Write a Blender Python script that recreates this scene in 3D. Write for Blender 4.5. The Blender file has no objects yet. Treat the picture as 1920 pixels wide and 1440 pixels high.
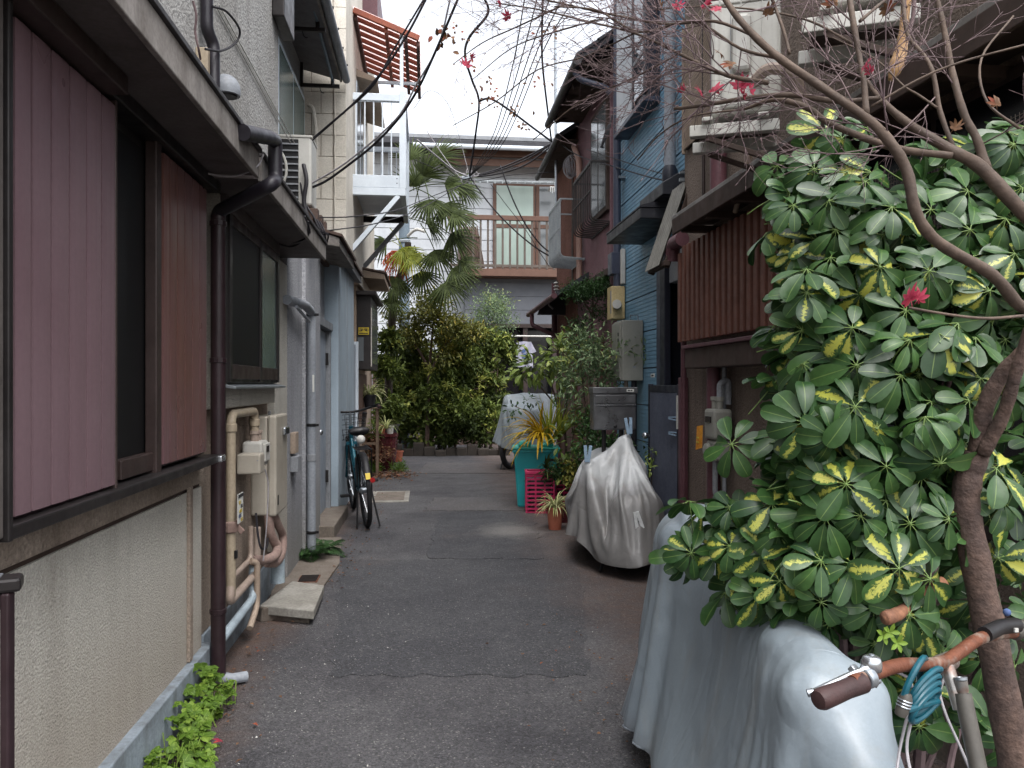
import bpy, math, random
import numpy as np
from mathutils import Vector, Matrix, Euler

SC = bpy.context.scene
COL = SC.collection
rnd = random.Random(11)
PI = math.pi
# ---------------------------------------------------------------- camera, sky, sun, exposure
F = 1460.0                                   # focal length in pixels of the 1920 px wide photograph
YAW = math.radians(6.25)                     # the alley runs along +Y, the camera looks 6.25 degrees to its right
S, K = math.sin(YAW), math.cos(YAW)
CAM = Vector((0, 0, 1.45))
cam = bpy.data.cameras.new('camera')
cam.sensor_width = 36
cam.lens = F / 1920 * 36
cam.clip_start = 0.05
cam.clip_end = 2000
camo = bpy.data.objects.new('camera', cam)
camo.location = CAM
camo.rotation_euler = (PI / 2, 0, -YAW)
COL.objects.link(camo)
SC.camera = camo

world = bpy.data.worlds.new('World')
SC.world = world
world.use_nodes = True
wn, wl = world.node_tree.nodes, world.node_tree.links
wn.clear()
SUN_EL, SUN_ROT = math.radians(64), math.radians(160)
sky = wn.new('ShaderNodeTexSky')
sky.sky_type = 'NISHITA'
sky.sun_disc = False
sky.sun_elevation = SUN_EL
sky.sun_rotation = SUN_ROT
sky.air_density = 1.0
sky.dust_density = 4.0
hs = wn.new('ShaderNodeHueSaturation')       # overcast: the blue is taken out of the sky
hs.inputs['Saturation'].default_value = 0.25
wl.new(sky.outputs[0], hs.inputs['Color'])
bg = wn.new('ShaderNodeBackground')
bg.inputs['Strength'].default_value = 0.15
wl.new(hs.outputs[0], bg.inputs['Color'])
wo = wn.new('ShaderNodeOutputWorld')
wl.new(bg.outputs[0], wo.inputs[0])

sl = bpy.data.lights.new('sun', 'SUN')
sl.energy = 0.6
sl.angle = math.radians(55)
sl.color = (1, 0.99, 0.98)
so = bpy.data.objects.new('sun', sl)
# direction towards the sun used by the sky texture
sd = Vector((math.sin(SUN_ROT) * math.cos(SUN_EL), math.cos(SUN_ROT) * math.cos(SUN_EL), math.sin(SUN_EL)))
so.rotation_euler = sd.to_track_quat('Z', 'Y').to_euler()
so.location = (0, 0, 12)
COL.objects.link(so)
SC.view_settings.view_transform = 'Standard'
SC.view_settings.look = 'None'
SC.view_settings.gamma = 1
SC.view_settings.use_curve_mapping = False
SC.view_settings.exposure = 1.7
SC.cycles.max_bounces = 8
SC.cycles.use_denoising = True

# ---------------------------------------------------------------- photograph pixel -> point of the place
def ray(px, py):
    u, v = (px - 960) / F, (720 - py) / F
    return Vector((S + u * K, K - u * S, v))
def PD(px, py, d): return CAM + ray(px, py) * d
def PX(px, py, X):
    r = ray(px, py); return CAM + r * (X / r.x)
def PY(px, py, Y):
    r = ray(px, py); return CAM + r * (Y / r.y)
def PZ(px, py, z=0.0):
    r = ray(px, py); return CAM + r * ((z - CAM.z) / r.z)
def yx(px, X): return PX(px, 720, X).y          # where a column of the photograph meets the plane x = X
def zx(px, py, X): return PX(px, py, X).z

# ---------------------------------------------------------------- materials
def hx(h):
    c = [int(h[i:i + 2], 16) / 255 for i in (0, 2, 4)]
    return tuple(x / 12.92 if x <= .04045 else ((x + .055) / 1.055) ** 2.4 for x in c) + (1,)

class NT:
    def __init__(s, m):
        m.use_nodes = True
        s.t = m.node_tree; s.n = s.t.nodes; s.n.clear()
        s.out = s.n.new('ShaderNodeOutputMaterial')
        s.tc = None
    def new(s, t, **kw):
        n = s.n.new(t)
        for k, v in kw.items(): setattr(n, k, v)
        return n
    def ln(s, a, b): s.t.links.new(a, b)
    def coord(s):
        if s.tc is None: s.tc = s.new('ShaderNodeTexCoord').outputs['Object']
        return s.tc
    def noise(s, sc, det=4, rough=.55, stretch=None, dist=0):
        n = s.new('ShaderNodeTexNoise')
        n.inputs['Scale'].default_value = sc; n.inputs['Detail'].default_value = det
        n.inputs['Roughness'].default_value = rough; n.inputs['Distortion'].default_value = dist
        v = s.coord()
        if stretch:
            mp = s.new('ShaderNodeMapping'); mp.inputs['Scale'].default_value = stretch
            s.ln(v, mp.inputs[0]); v = mp.outputs[0]
        s.ln(v, n.inputs['Vector'])
        return n.outputs[0]
    def ramp(s, v, a, b, ca=0., cb=1.):
        n = s.new('ShaderNodeMapRange'); n.clamp = True
        for i, x in enumerate((a, b, ca, cb)): n.inputs[1 + i].default_value = x
        s.ln(v, n.inputs[0]); return n.outputs[0]
    def math(s, op, a, b=0.):
        n = s.new('ShaderNodeMath', operation=op)
        for i, x in enumerate((a, b)):
            if isinstance(x, (int, float)): n.inputs[i].default_value = x
            else: s.ln(x, n.inputs[i])
        return n.outputs[0]
    def mix(s, f, a, b, mode='MIX'):
        n = s.new('ShaderNodeMix', data_type='RGBA', blend_type=mode)
        for sock, x in ((n.inputs[0], f), (n.inputs[6], a), (n.inputs[7], b)):
            if isinstance(x, (int, float)): sock.default_value = x
            elif isinstance(x, tuple): sock.default_value = x
            else: s.ln(x, sock)
        return n.outputs[2]
    def scale(s, c, f): # colour * value
        n = s.new('ShaderNodeVectorMath', operation='SCALE')
        s.ln(c, n.inputs[0])
        if isinstance(f, (int, float)): n.inputs['Scale'].default_value = f
        else: s.ln(f, n.inputs['Scale'])
        return n.outputs[0]
    def attr(s, name): return s.new('ShaderNodeAttribute', attribute_name=name).outputs['Fac']
    def bsdf(s, color, rough=.6, metal=0, spec=.4, bump=None, bstr=.3, bdist=.01, trans=None, tcol=None):
        p = s.new('ShaderNodeBsdfPrincipled')
        if isinstance(color, tuple): p.inputs['Base Color'].default_value = color
        else: s.ln(color, p.inputs['Base Color'])
        if isinstance(rough, (int, float)): p.inputs['Roughness'].default_value = rough
        else: s.ln(rough, p.inputs['Roughness'])
        p.inputs['Metallic'].default_value = metal
        p.inputs['Specular IOR Level'].default_value = spec
        if bump is not None:
            b = s.new('ShaderNodeBump'); b.inputs['Strength'].default_value = bstr; b.inputs['Distance'].default_value = bdist
            s.ln(bump, b.inputs['Height']); s.ln(b.outputs[0], p.inputs['Normal'])
        o = p.outputs[0]
        if trans:
            t = s.new('ShaderNodeBsdfTranslucent')
            if tcol is None:
                if isinstance(color, tuple): t.inputs[0].default_value = color
                else: s.ln(color, t.inputs[0])
            else: t.inputs[0].default_value = tcol
            m = s.new('ShaderNodeMixShader'); m.inputs[0].default_value = trans
            s.ln(o, m.inputs[1]); s.ln(t.outputs[0], m.inputs[2]); o = m.outputs[0]
        s.ln(o, s.out.inputs[0])
        return p

MATS = {}
def mat(name, c, c2=None, sc=5, lo=.38, hi=.68, rough=.7, bump=0, bsc=80, bdist=.004, metal=0, fine=.18, fsc=60,
        streak=0, stc='2a241f', spec=.35, var=0, rv=.1, bdet=4):
    m = bpy.data.materials.new(name); t = NT(m)
    c = hx(c); c2 = hx(c2) if c2 else tuple(x * .8 for x in c[:3]) + (1,)
    col = t.mix(t.ramp(t.noise(sc, 5, .6), lo, hi), c, c2)
    fn = t.noise(fsc, 3, .6)
    col = t.scale(col, t.ramp(fn, .25, .75, 1 - fine, 1 + fine))
    if streak:
        f = t.ramp(t.noise(1, 5, .65, (9, 9, .7)), .48, .75, 0, streak)
        col = t.mix(f, col, hx(stc))
    if var:
        r = t.new('ShaderNodeObjectInfo').outputs['Random']
        col = t.scale(col, t.ramp(r, 0, 1, 1 - var, 1 + var))
    rg = t.ramp(t.noise(sc * 3, 3), .3, .7, max(.02, rough - rv), min(1, rough + rv))
    b = t.noise(bsc, bdet, .6) if bump else None
    t.bsdf(col, rg, metal, spec, b, bump, bdist)
    MATS[name] = m
    return m

def stucco(name, c, c2, bsc=75, strength=.9, dist=.012, streak=.35, stc='4a3f36', low=None):
    """coarse sprayed render: a granular bump with grain shading of the same colour, old rain streaks, dirt patches"""
    m = bpy.data.materials.new(name); t = NT(m)
    g = t.noise(bsc, 4, .62)
    v = t.new('ShaderNodeTexVoronoi'); v.inputs['Scale'].default_value = bsc * .8
    t.ln(t.coord(), v.inputs['Vector'])
    h = t.math('SUBTRACT', g, t.math('MULTIPLY', v.outputs[0], .45))
    col = t.mix(t.ramp(t.noise(1.1, 6, .65), .4, .68), hx(c), hx(c2))
    col = t.scale(col, t.ramp(g, .3, .7, .72, 1.2))
    f = t.ramp(t.noise(1, 5, .65, (6, 6, .5)), .5, .75, 0, streak)
    col = t.mix(f, col, hx(stc))
    if low:   # splashed dirt near the ground
        sp = t.new('ShaderNodeSeparateXYZ'); t.ln(t.coord(), sp.inputs[0])
        z = t.math('ADD', sp.outputs[2], t.math('MULTIPLY', t.noise(2.2, 5), .5))
        col = t.mix(t.ramp(z, .45, .95, .6, 0), col, hx(low))
    t.bsdf(col, .92, 0, .2, h, strength, dist)
    MATS[name] = m
    return m

def leafmat(name, c, c2, c3=None, rough=.45, trans=.18, vein=None):
    """leaf: colour by the leaf's own tone, paler along its midrib"""
    m = bpy.data.materials.new(name); t = NT(m)
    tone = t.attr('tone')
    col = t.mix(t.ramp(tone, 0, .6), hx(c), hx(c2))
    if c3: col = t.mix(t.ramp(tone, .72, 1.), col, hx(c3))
    col = t.scale(col, t.ramp(t.noise(35, 3), .3, .7, .8, 1.2))
    if vein: col = t.mix(t.ramp(t.attr('lu'), 0, .09, .8, 0), col, hx(vein))
    t.bsdf(col, rough, 0, .25, None, trans=trans)
    MATS[name] = m
    return m

def glass(name, c, rough=.06, c2=None, sc=2, spec=.6):
    """window glass with the dark room or curtain behind it; reflects the sky and the houses opposite"""
    m = bpy.data.materials.new(name); t = NT(m)
    col = t.mix(t.ramp(t.noise(sc, 3, .5, (1, 1, .4)), .35, .65), hx(c), hx(c2 or c))
    t.bsdf(col, rough, 0, spec, t.noise(3, 2), .05, .01)
    MATS[name] = m
    return m

# ---------------------------------------------------------------- mesh builder
def vec(p): return p if isinstance(p, Vector) else Vector(p)
OFF = {}
def place(o, parent):
    COL.objects.link(o)
    if parent is not None:
        o.parent = parent
        o.location = OFF.get(parent.name, (0, 0, 0))
class MB:
    def __init__(s): s.v, s.f, s.att = [], [], {}
    def add(s, vs, fs):
        b = len(s.v)
        s.v.extend(tuple(p) for p in vs)
        s.f.extend(tuple(b + i for i in f) for f in fs)
        return s
    def box(s, x0, x1, y0, y1, z0, z1):
        return s.add([(x, y, z) for x in (x0, x1) for y in (y0, y1) for z in (z0, z1)],
                     [(0, 1, 3, 2), (4, 6, 7, 5), (0, 4, 5, 1), (2, 3, 7, 6), (0, 2, 6, 4), (1, 5, 7, 3)])
    def bar(s, a, b, w, h, up=(0, 0, 1)):
        a, b = vec(a), vec(b); d = (b - a).normalized(); up = vec(up)
        x = d.cross(up)
        if x.length < 1e-4: x = d.cross(Vector((0, 1, 0)))
        x.normalize(); z = x.cross(d)
        vs = [p + x * (i * w / 2) + z * (j * h / 2) for p in (a, b) for i in (-1, 1) for j in (-1, 1)]
        return s.add(vs, [(0, 1, 3, 2), (4, 6, 7, 5), (0, 4, 5, 1), (2, 3, 7, 6), (0, 2, 6, 4), (1, 5, 7, 3)])
    def tube(s, pts, r, n=8, cap=True):
        pts = [vec(p) for p in pts]; m = len(pts)
        rs = r if isinstance(r, (list, tuple)) else [r] * m
        t = [(pts[min(i + 1, m - 1)] - pts[max(i - 1, 0)]).normalized() for i in range(m)]
        x = t[0].orthogonal().normalized(); vs = []
        for i in range(m):
            x = (x - t[i] * x.dot(t[i])).normalized(); y = t[i].cross(x)
            vs += [pts[i] + (x * math.cos(2 * PI * k / n) + y * math.sin(2 * PI * k / n)) * rs[i] for k in range(n)]
        fs = [(i * n + k, i * n + (k + 1) % n, (i + 1) * n + (k + 1) % n, (i + 1) * n + k) for i in range(m - 1) for k in range(n)]
        if cap: fs += [tuple(range(n - 1, -1, -1)), tuple((m - 1) * n + k for k in range(n))]
        return s.add(vs, fs)
    def lathe(s, c, prof, n=20, axis=(0, 0, 1), ripple=0, nr=0):
        c = vec(c); a = vec(axis).normalized(); x = a.orthogonal().normalized(); y = a.cross(x); m = len(prof); vs = []
        for r, h in prof:
            for k in range(n):
                q = r * (1 + ripple * math.cos(nr * 2 * PI * k / n)); w = 2 * PI * k / n
                vs.append(c + a * h + (x * math.cos(w) + y * math.sin(w)) * q)
        fs = [(i * n + k, i * n + (k + 1) % n, (i + 1) * n + (k + 1) % n, (i + 1) * n + k) for i in range(m - 1) for k in range(n)]
        fs += [tuple(range(n - 1, -1, -1)), tuple((m - 1) * n + k for k in range(n))]
        return s.add(vs, fs)
    def torus(s, c, axis, R_, r, n=28, m=6, a0=0, a1=2 * PI, ref=None):
        c = vec(c); a = vec(axis).normalized()
        x = (vec(ref) if ref else a.orthogonal()).normalized(); y = a.cross(x)
        full = abs(a1 - a0 - 2 * PI) < 1e-6
        k = n if full else n + 1
        pts = [c + (x * math.cos(a0 + (a1 - a0) * i / n) + y * math.sin(a0 + (a1 - a0) * i / n)) * R_ for i in range(k)]
        if not full: return s.tube(pts, r, m)
        vs = []
        for p in pts:
            d = (p - c).normalized()
            vs += [p + (d * math.cos(2 * PI * j / m) + a * math.sin(2 * PI * j / m)) * r for j in range(m)]
        return s.add(vs, [(i * m + j, ((i + 1) % n) * m + j, ((i + 1) % n) * m + (j + 1) % m, i * m + (j + 1) % m) for i in range(n) for j in range(m)])
    def prism(s, poly, ext):
        poly = [vec(p) for p in poly]; e = vec(ext); n = len(poly)
        return s.add(poly + [p + e for p in poly],
                     [tuple(range(n - 1, -1, -1)), tuple(range(n, 2 * n))] + [(i, (i + 1) % n, n + (i + 1) % n, n + i) for i in range(n)])
    def ball(s, c, rx, ry=None, rz=None, n=14, m=8, zmin=-1.):
        ry, rz = ry or rx, rz or rx
        a0 = math.asin(zmin); prof = [(math.cos(a), math.sin(a)) for a in [a0 + (PI / 2 - a0) * i / m for i in range(m + 1)]]
        vs = [(c[0] + rx * max(q, .001) * math.cos(2 * PI * k / n), c[1] + ry * max(q, .001) * math.sin(2 * PI * k / n), c[2] + rz * h) for q, h in prof for k in range(n)]
        fs = [(i * n + k, i * n + (k + 1) % n, (i + 1) * n + (k + 1) % n, (i + 1) * n + k) for i in range(m) for k in range(n)]
        fs += [tuple(range(n - 1, -1, -1)), tuple(m * n + k for k in range(n))]
        return s.add(vs, fs)
    def strap(s, base, d, L, w, droop, n=6, tone=.5, fold=.25, tipw=.05):
        """one arching narrow leaf"""
        p = vec(base); d = vec(d).normalized(); side = d.cross(Vector((0, 0, 1)))
        side = side.normalized() if side.length > .01 else Vector((1, 0, 0))
        b = len(s.v); vs = []; lu = []
        for i in range(n + 1):
            q = i / n; ww = w * (math.sin(PI * min(1, q * .75 + .25)) ** .8 * .95 + tipw) if i < n else w * tipw
            up = side.cross(d)
            vs += [p - side * ww / 2 + up * fold * ww, p.copy(), p + side * ww / 2 + up * fold * ww]; lu += [1, 0, 1]
            p = p + d * (L / n); d = (d + Vector((0, 0, -droop / n))).normalized()
        s.att.setdefault('tone', []).extend([tone] * len(vs)); s.att.setdefault('lu', []).extend(lu)
        return s.add(vs, [(3 * i + j, 3 * i + j + 1, 3 * i + j + 4, 3 * i + j + 3) for i in range(n) for j in (0, 1)])
    def leaf(s, base, d, nrm, L, w, bend=.3, n=5, tone=.5, fold=.18, wide=.55, vari=0, wav=0, ob=None):
        """one broad leaf with a folded midrib; lu runs from midrib to margin, lv from stalk to tip"""
        p = vec(base); d = vec(d).normalized(); nrm = vec(nrm); side = d.cross(nrm)
        side = side.normalized() if side.length > .01 else d.orthogonal().normalized()
        vs, lu, lv = [], [], []; e = math.log(.5) / math.log(wide)
        OB = ((0, .08), (.13, .42), (.33, .80), (.56, 1.), (.75, .97), (.9, .72), (.98, .36), (1, .06))
        if ob: n = len(OB) - 1
        for i in range(n + 1):
            q = i / n; ww = w * max(.04, math.sin(PI * min(.985, max(.03, q)) ** e) ** .75); st_ = 1 / n
            if ob: q, ww = OB[i][0], w * OB[i][1]; st_ = (OB[min(i + 1, n)][0] - q)
            up = side.cross(d); k = fold * ww + wav * ww * math.sin(q * 9 + tone * 20)
            vs += [p - side * ww / 2 + up * k, p.copy(), p + side * ww / 2 + up * (fold * ww - (k - fold * ww))]; lu += [1, 0, 1]; lv += [q] * 3
            p = p + d * (L * st_); d = (d - up * bend * st_).normalized()
        for nm, x in (('tone', [tone] * len(vs)), ('lu', lu), ('lv', lv), ('vari', [vari] * len(vs))): s.att.setdefault(nm, []).extend(x)
        return s.add(vs, [(3 * i + j, 3 * i + j + 1, 3 * i + j + 4, 3 * i + j + 3) for i in range(n) for j in (0, 1)])
    def mesh(s, name, m, smooth=False):
        me = bpy.data.meshes.new(name); me.from_pydata(s.v, [], s.f); me.update()
        if m: me.materials.append(m)
        for k, x in s.att.items():
            if len(x) < len(s.v): x = list(x) + [.5] * (len(s.v) - len(x))
            a = me.attributes.new(k, 'FLOAT', 'POINT'); a.data.foreach_set('value', x)
        if smooth:
            me.polygons.foreach_set('use_smooth', [True] * len(me.polygons))
            if smooth != 'all': me.set_sharp_from_angle(angle=math.radians(40))
        return me
    def build(s, name, m, parent=None, bevel=0, smooth=False, stuff=False, label=None):
        if isinstance(m, str): m = MATS[m]
        o = bpy.data.objects.new(name, s.mesh(name, m, smooth))
        place(o, parent)
        if bevel:
            b = o.modifiers.new('bevel', 'BEVEL'); b.width = bevel; b.segments = 2; b.limit_method = 'ANGLE'; b.angle_limit = math.radians(40)
        if stuff: o['kind'] = 'stuff'
        if label: o['label'] = label
        return o

def box(name, m, parent, x0, x1, y0, y1, z0, z1, bevel=0.004, **k):
    return MB().box(x0, x1, y0, y1, z0, z1).build(name, m, parent, bevel, **k)
def tube(name, m, parent, pts, r, n=10, **k):
    return MB().tube(pts, r, n).build(name, m, parent, smooth=True, **k)
def tag(o, label, cat, group=None, kind=None):
    o['label'] = label; o['category'] = cat
    if group: o['group'] = group
    if kind: o['kind'] = kind
    return o
def thing(name, label, cat, loc=(0, 0, 0), rotz=0, group=None, local=False):
    """an Empty at the thing's base; parts are given in world metres unless local"""
    o = bpy.data.objects.new(name, None); COL.objects.link(o); o.location = loc; o.rotation_euler = (0, 0, rotz)
    o.empty_display_size = .1
    if not local: OFF[o.name] = tuple(-x for x in loc)
    return tag(o, label, cat, group)
def struct(name, mb, m, label=None, smooth=False):
    o = mb.build(name, m, None, smooth=smooth); o['kind'] = 'structure'
    if label: o['label'] = label
    return o
def inst(me, name, parent, mtx):
    o = bpy.data.objects.new(name, me); COL.objects.link(o)
    if parent is not None:
        o.parent = parent
        mtx = Matrix.Translation(Vector(OFF.get(parent.name, (0, 0, 0)))) @ mtx
    o.matrix_basis = mtx
    return o
def dup(root, loc, rotz, label, group=None):
    def cp(o, par):
        c = o.copy(); COL.objects.link(c)
        if par is not None: c.parent = par
        for ch in [x for x in bpy.data.objects if x.parent == o]: cp(ch, c)
        return c
    kids = [x for x in bpy.data.objects if x.parent == root]
    r = root.copy(); COL.objects.link(r); r.location = loc; r.rotation_euler = (0, 0, rotz); r['label'] = label
    if group: r['group'] = group
    for ch in kids: cp(ch, r)
    return r
def arc(a, c, b, n=6):
    """quadratic curve a..b pulled to c"""
    a, b, c = vec(a), vec(b), vec(c)
    return [a * (1 - t) ** 2 + c * 2 * t * (1 - t) + b * t * t for t in [i / n for i in range(n + 1)]]
def bendpath(pts, r=.04, n=4):
    """polyline with rounded corners"""
    pts = [vec(p) for p in pts]; out = [pts[0]]
    for i in range(1, len(pts) - 1):
        a, b, c = pts[i - 1], pts[i], pts[i + 1]
        q = min(r, (a - b).length * .45, (c - b).length * .45)
        out += arc(b + (a - b).normalized() * q, b, b + (c - b).normalized() * q, n)
    return out + [pts[-1]]
def spline(pts, n=6):
    """Catmull-Rom through tuples of any length"""
    P = np.array(pts, float); P = np.vstack([2 * P[0] - P[1], P, 2 * P[-1] - P[-2]]); out = []
    for i in range(1, len(P) - 2):
        for k in range(n):
            t = k / n
            out.append(.5 * (2 * P[i] + (P[i + 1] - P[i - 1]) * t + (2 * P[i - 1] - 5 * P[i] + 4 * P[i + 1] - P[i + 2]) * t * t + (3 * P[i] - P[i - 1] - 3 * P[i + 1] + P[i + 2]) * t ** 3))
    out.append(P[-2]); return np.array(out)

# ---------------------------------------------------------------- palette (real surface colours)
stucco('beige_stucco', 'bbb7ae', 'aaa69c', 150, .8, .008, .3, '6a5f55', '94897d')
stucco('upper_stucco', 'a9a8a6', '95938f', 70, .9, .012, .35, '5d5a57')
stucco('dirty_stucco', '94877b', '75665a', 90, .8, .01, .5, '44362d')
stucco('grey_stucco', 'a3a4a8', '8c8d92', 75, .9, .012, .3, '5b5b5d', '77736c')
stucco('brown_stucco', '7f7268', '6a5e56', 80, 1., .014, .4, '2c2521')
stucco('redbrown_render', '80594e', '6a483d', 30, .9, .03, .3, '30221d')
mat('soffit', '595251', '4b4443', 3, rough=.8, streak=.3)
mat('fascia', '87827e', '68625d', 7, rough=.85, streak=.5, bump=.3, bsc=50)
mat('roof_edge', '332f31', '272425', 6, rough=.5)
mat('pink_shutter', '6b575c', '634e53', 1.1, rough=.36, fine=.08, var=.06, streak=.14, stc='7d6a6e', bump=.18, bsc=2.2, bdist=.05, bdet=0)
mat('red_shutter', '624a4c', '5e4038', 1.1, rough=.36, fine=.08, var=.06, streak=.14, stc='6f5350', bump=.18, bsc=2.2, bdist=.05, bdet=0)
mat('dark_alu', '2a2727', '221f1f', 4, rough=.4, metal=.3)
mat('brown_alu', '3a2f2d', '2e2523', 4, rough=.42, metal=.2, streak=.1, stc='6a625c')
mat('maroon_pipe', '24181b', '2e2024', 5, rough=.45)
mat('black_pipe', '26232a', '1f1d22', 5, rough=.42)
mat('painted_concrete', '87919a', '6b7278', 3, .42, .6, rough=.85, bump=.6, bsc=30, streak=.6, stc='4c4a48')
mat('concrete', '8b8881', '6f6b64', 5, rough=.9, bump=.5, bsc=70, streak=0, fine=.25)
mat('concrete_dark', '6e665e', '584f47', 4, rough=.9, bump=.5, bsc=60, fine=.25)
mat('cream_pvc', '9c8f7b', '918472', 6, rough=.5)
mat('beige_pvc', '9c8d82', '8c7c71', 6, rough=.55)
mat('lagging', '8f7a72', '7a655d', 9, rough=.8, bump=.4, bsc=60)
mat('blue_pvc', '98a5ad', '848f97', 5, rough=.5)
mat('grey_pvc', '8f949b', '7d8187', 4, rough=.5, streak=.3)
mat('white_plastic', 'b4b3ae', 'a5a39d', 5, rough=.45, fine=.05)
mat('heater_beige', 'a39c90', '968f83', 3, rough=.45, fine=.05, streak=.12)
mat('heater_grey', '8b8a82', '7f7e76', 3, rough=.45, fine=.05, streak=.12)
mat('ac_white', 'b9b8b2', 'a8a69f', 3, rough=.5, fine=.05, streak=.2)
mat('black', '141315', '1a191b', 8, rough=.5)
mat('rubber', '17171a', '1e1d1f', 12, rough=.75)
mat('chrome', 'b8bcc0', 'a6aaae', 8, rough=.22, metal=.9, rv=.08)
mat('galv', '9da3a8', '868c92', 10, rough=.38, metal=.8)
mat('cable_black', '1e1c20', '262429', 9, rough=.6)
mat('cable_grey', '9a979a', '858286', 9, rough=.6)
mat('cream_paint', 'c6c0b5', 'b5afa4', 2.5, rough=.8, bump=.3, bsc=50, streak=.2, stc='80756a', var=.03)
mat('door_blue', '8f98a3', '838b95', 3, rough=.5, fine=.05, streak=.15)
mat('panel_blue', '9aa8b3', '8d9aa4', 2, rough=.6, fine=.06, streak=.2)
mat('grey_trim', '85888c', '74767a', 4, rough=.6)
mat('white_alu', 'c5cdd4', 'b6bec6', 3, rough=.4, fine=.05)
mat('pergola_wood', '7d402b', '6b3322', 5, rough=.6, var=.1)
mat('pergola_dark', '4a2a22', '3a201a', 5, rough=.6)
mat('tile_brown', '5c4a42', '463832', 9, rough=.7, var=.15)
mat('soffit_dark', '6d6c6f', '5b5a5d', 3, rough=.7, streak=.3)
mat('blue_siding', '7195ab', '678ba2', 3, rough=.5, fine=.06, streak=.12, stc='3a4a58')
mat('navy', '20222e', '1a1b25', 4, rough=.5)
mat('navy_pipe', '3c4150', '343846', 4, rough=.42)
mat('canopy_black', '2c2c31', '232328', 4, rough=.45)
mat('lattice_brown', '694439', '5b3a30', 7, rough=.55, fine=.1, var=.08, streak=.15, stc='3b2620')
mat('eave_brown', '41332e', '33271f', 5, rough=.75, streak=.3)
mat('eave_metal', '85827f', '6f6b68', 5, rough=.45, metal=.4)
mat('maroon_paint', '5a3a40', '4e3036', 4, rough=.5)
mat('purple_siding', '75555a', '684a4f', 2.5, rough=.6, streak=.25, stc='33252a')
mat('roof_dark', '35353a', '2a2a2f', 7, rough=.6)
mat('white_siding', 'b7bbbf', 'a7abb0', 2, rough=.6, fine=.05, streak=.15, stc='80807c', var=.03)
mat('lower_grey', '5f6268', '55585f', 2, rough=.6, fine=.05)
mat('wood_brown', '5f4539', '523a2f', 4, rough=.6, var=.06)
mat('post_grey', '534a43', '463e38', 4, rough=.6, var=.08)
mat('bamboo', '5a473f', '45362f', 9, rough=.8)
mat('pole_blue', '6b7984', '5d6a75', 4, rough=.6)
mat('salmon_pipe', 'a58478', '96766a', 4, rough=.5)
mat('basket_grey', '9aa0a3', '8a9093', 5, rough=.45)
mat('iron_black', '2b2625', '231f1e', 6, rough=.55)
mat('corrugated', '77756f', '66645e', 5, rough=.5, streak=.25)
mat('stainless', '7b7c7e', '69696c', 4, rough=.33, metal=.8, fine=.04, rv=.1)
mat('teal_plastic', '2a979c', '248a90', 4, rough=.42, fine=.05)
mat('mint_plastic', '35a99b', '2d9a8e', 4, rough=.4, fine=.05)
mat('pink_plastic', 'a52650', '922046', 5, rough=.45, fine=.08)
mat('terracotta', '9a5a45', '8a4c3a', 8, rough=.75, fine=.1)
mat('maroon_glaze', '4a2024', '381719', 6, rough=.25, fine=.1)
mat('dark_pot', '2b2a2e', '222125', 8, rough=.5)
mat('soil', '3a2e26', '2c221b', 20, rough=.95, bump=.6, bsc=60)
mat('silver_cover', '9b9c9d', '8a8987', 3, rough=.42, fine=.04, spec=.5, streak=0, bump=.06, bsc=400)
mat('old_silver', '77757a', '5d595b', 3.5, .3, .75, rough=.5, fine=.08, spec=.45, bump=.15, bsc=60)
mat('bluegrey_cover', '8e9ba6', '85929d', 2.2, rough=.46, fine=.04, spec=.45, bump=.06, bsc=300)
mat('bark', '54433b', '3d312d', 14, rough=.85, bump=.8, bsc=45, bdist=.01, fine=.3)
mat('branch_bark', '57493f', '41362f', 9, rough=.75, bump=.7, bsc=40, fine=.25)
mat('twig', '5d4c4f', '70605f', 8, rough=.75)
mat('split_wood', 'b08f6c', '96754f', 9, rough=.8, bump=.4, bsc=30)
mat('rust', '643c2b', '857a70', 14, .5, .66, rough=.6, bump=.4, bsc=90, metal=.35, fine=.3)
mat('rust_chrome', '8d8a86', '7a4a32', 14, .5, .66, rough=.35, metal=.7)
mat('grip_brown', '3a2726', '2f1f1f', 10, rough=.6, bump=.3, bsc=150)
mat('frame_grey', '57544f', '4a4743', 6, rough=.45, metal=.3)
mat('teal_frame', '12505e', '0e3f4d', 4, rough=.3, fine=.05)
mat('lock_teal', '145260', '103f4b', 6, rough=.35)
mat('yellow_sticker', 'c4ad35', 'ab9128', 9, rough=.5, fine=.05)
mat('red_lens', '8c1a1c', '7a1416', 9, rough=.25)
mat('orange_tag', 'b8741f', 'c98d2c', 25, rough=.6)
mat('paper', 'c9c9c4', 'bdbdb6', 5, rough=.7, fine=.03)
mat('ink', '2b2b2e', '333336', 5, rough=.7)
mat('ink_blue', '41537a', '384a70', 5, rough=.7)
mat('peg_blue', '8aa0b4', '7d94a9', 5, rough=.45)
mat('peg_white', 'c4c6c6', 'b4b6b6', 5, rough=.45)
mat('wood_crate', '6b5a4c', '57483c', 8, rough=.85)
mat('meter_beige', 'b9a67c', 'ad9a70', 5, rough=.5)
mat('tan_paint', '9a8a7b', '8a7a6b', 4, rough=.8)
mat('shirt', '9c9ca6', '85859a', 12, rough=.9)
glass('glass_dark', '0a0a0d', .18, '101016', spec=.4)
glass('screen_black', '0b0b0c', .5, '111112', spec=.25)
glass('glass_green', '5d6f68', .22, '4a5a55')
glass('glass_sky', '303840', .04, '2a3036', spec=.9)
glass('glass_grey', '6c7072', .12, '5c6062')
glass('curtain_green', '93a39b', .35, '87988f', 3)
leafmat('hedge_leaf', '33401d', '56642b', '929549', .6, .22)
leafmat('olive_leaf', '454c20', '6a6a2c', '8a7a2e', .45, .2)
leafmat('nandina_leaf', '52674a', '74875f', '9a9d5c', .5, .2)
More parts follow.
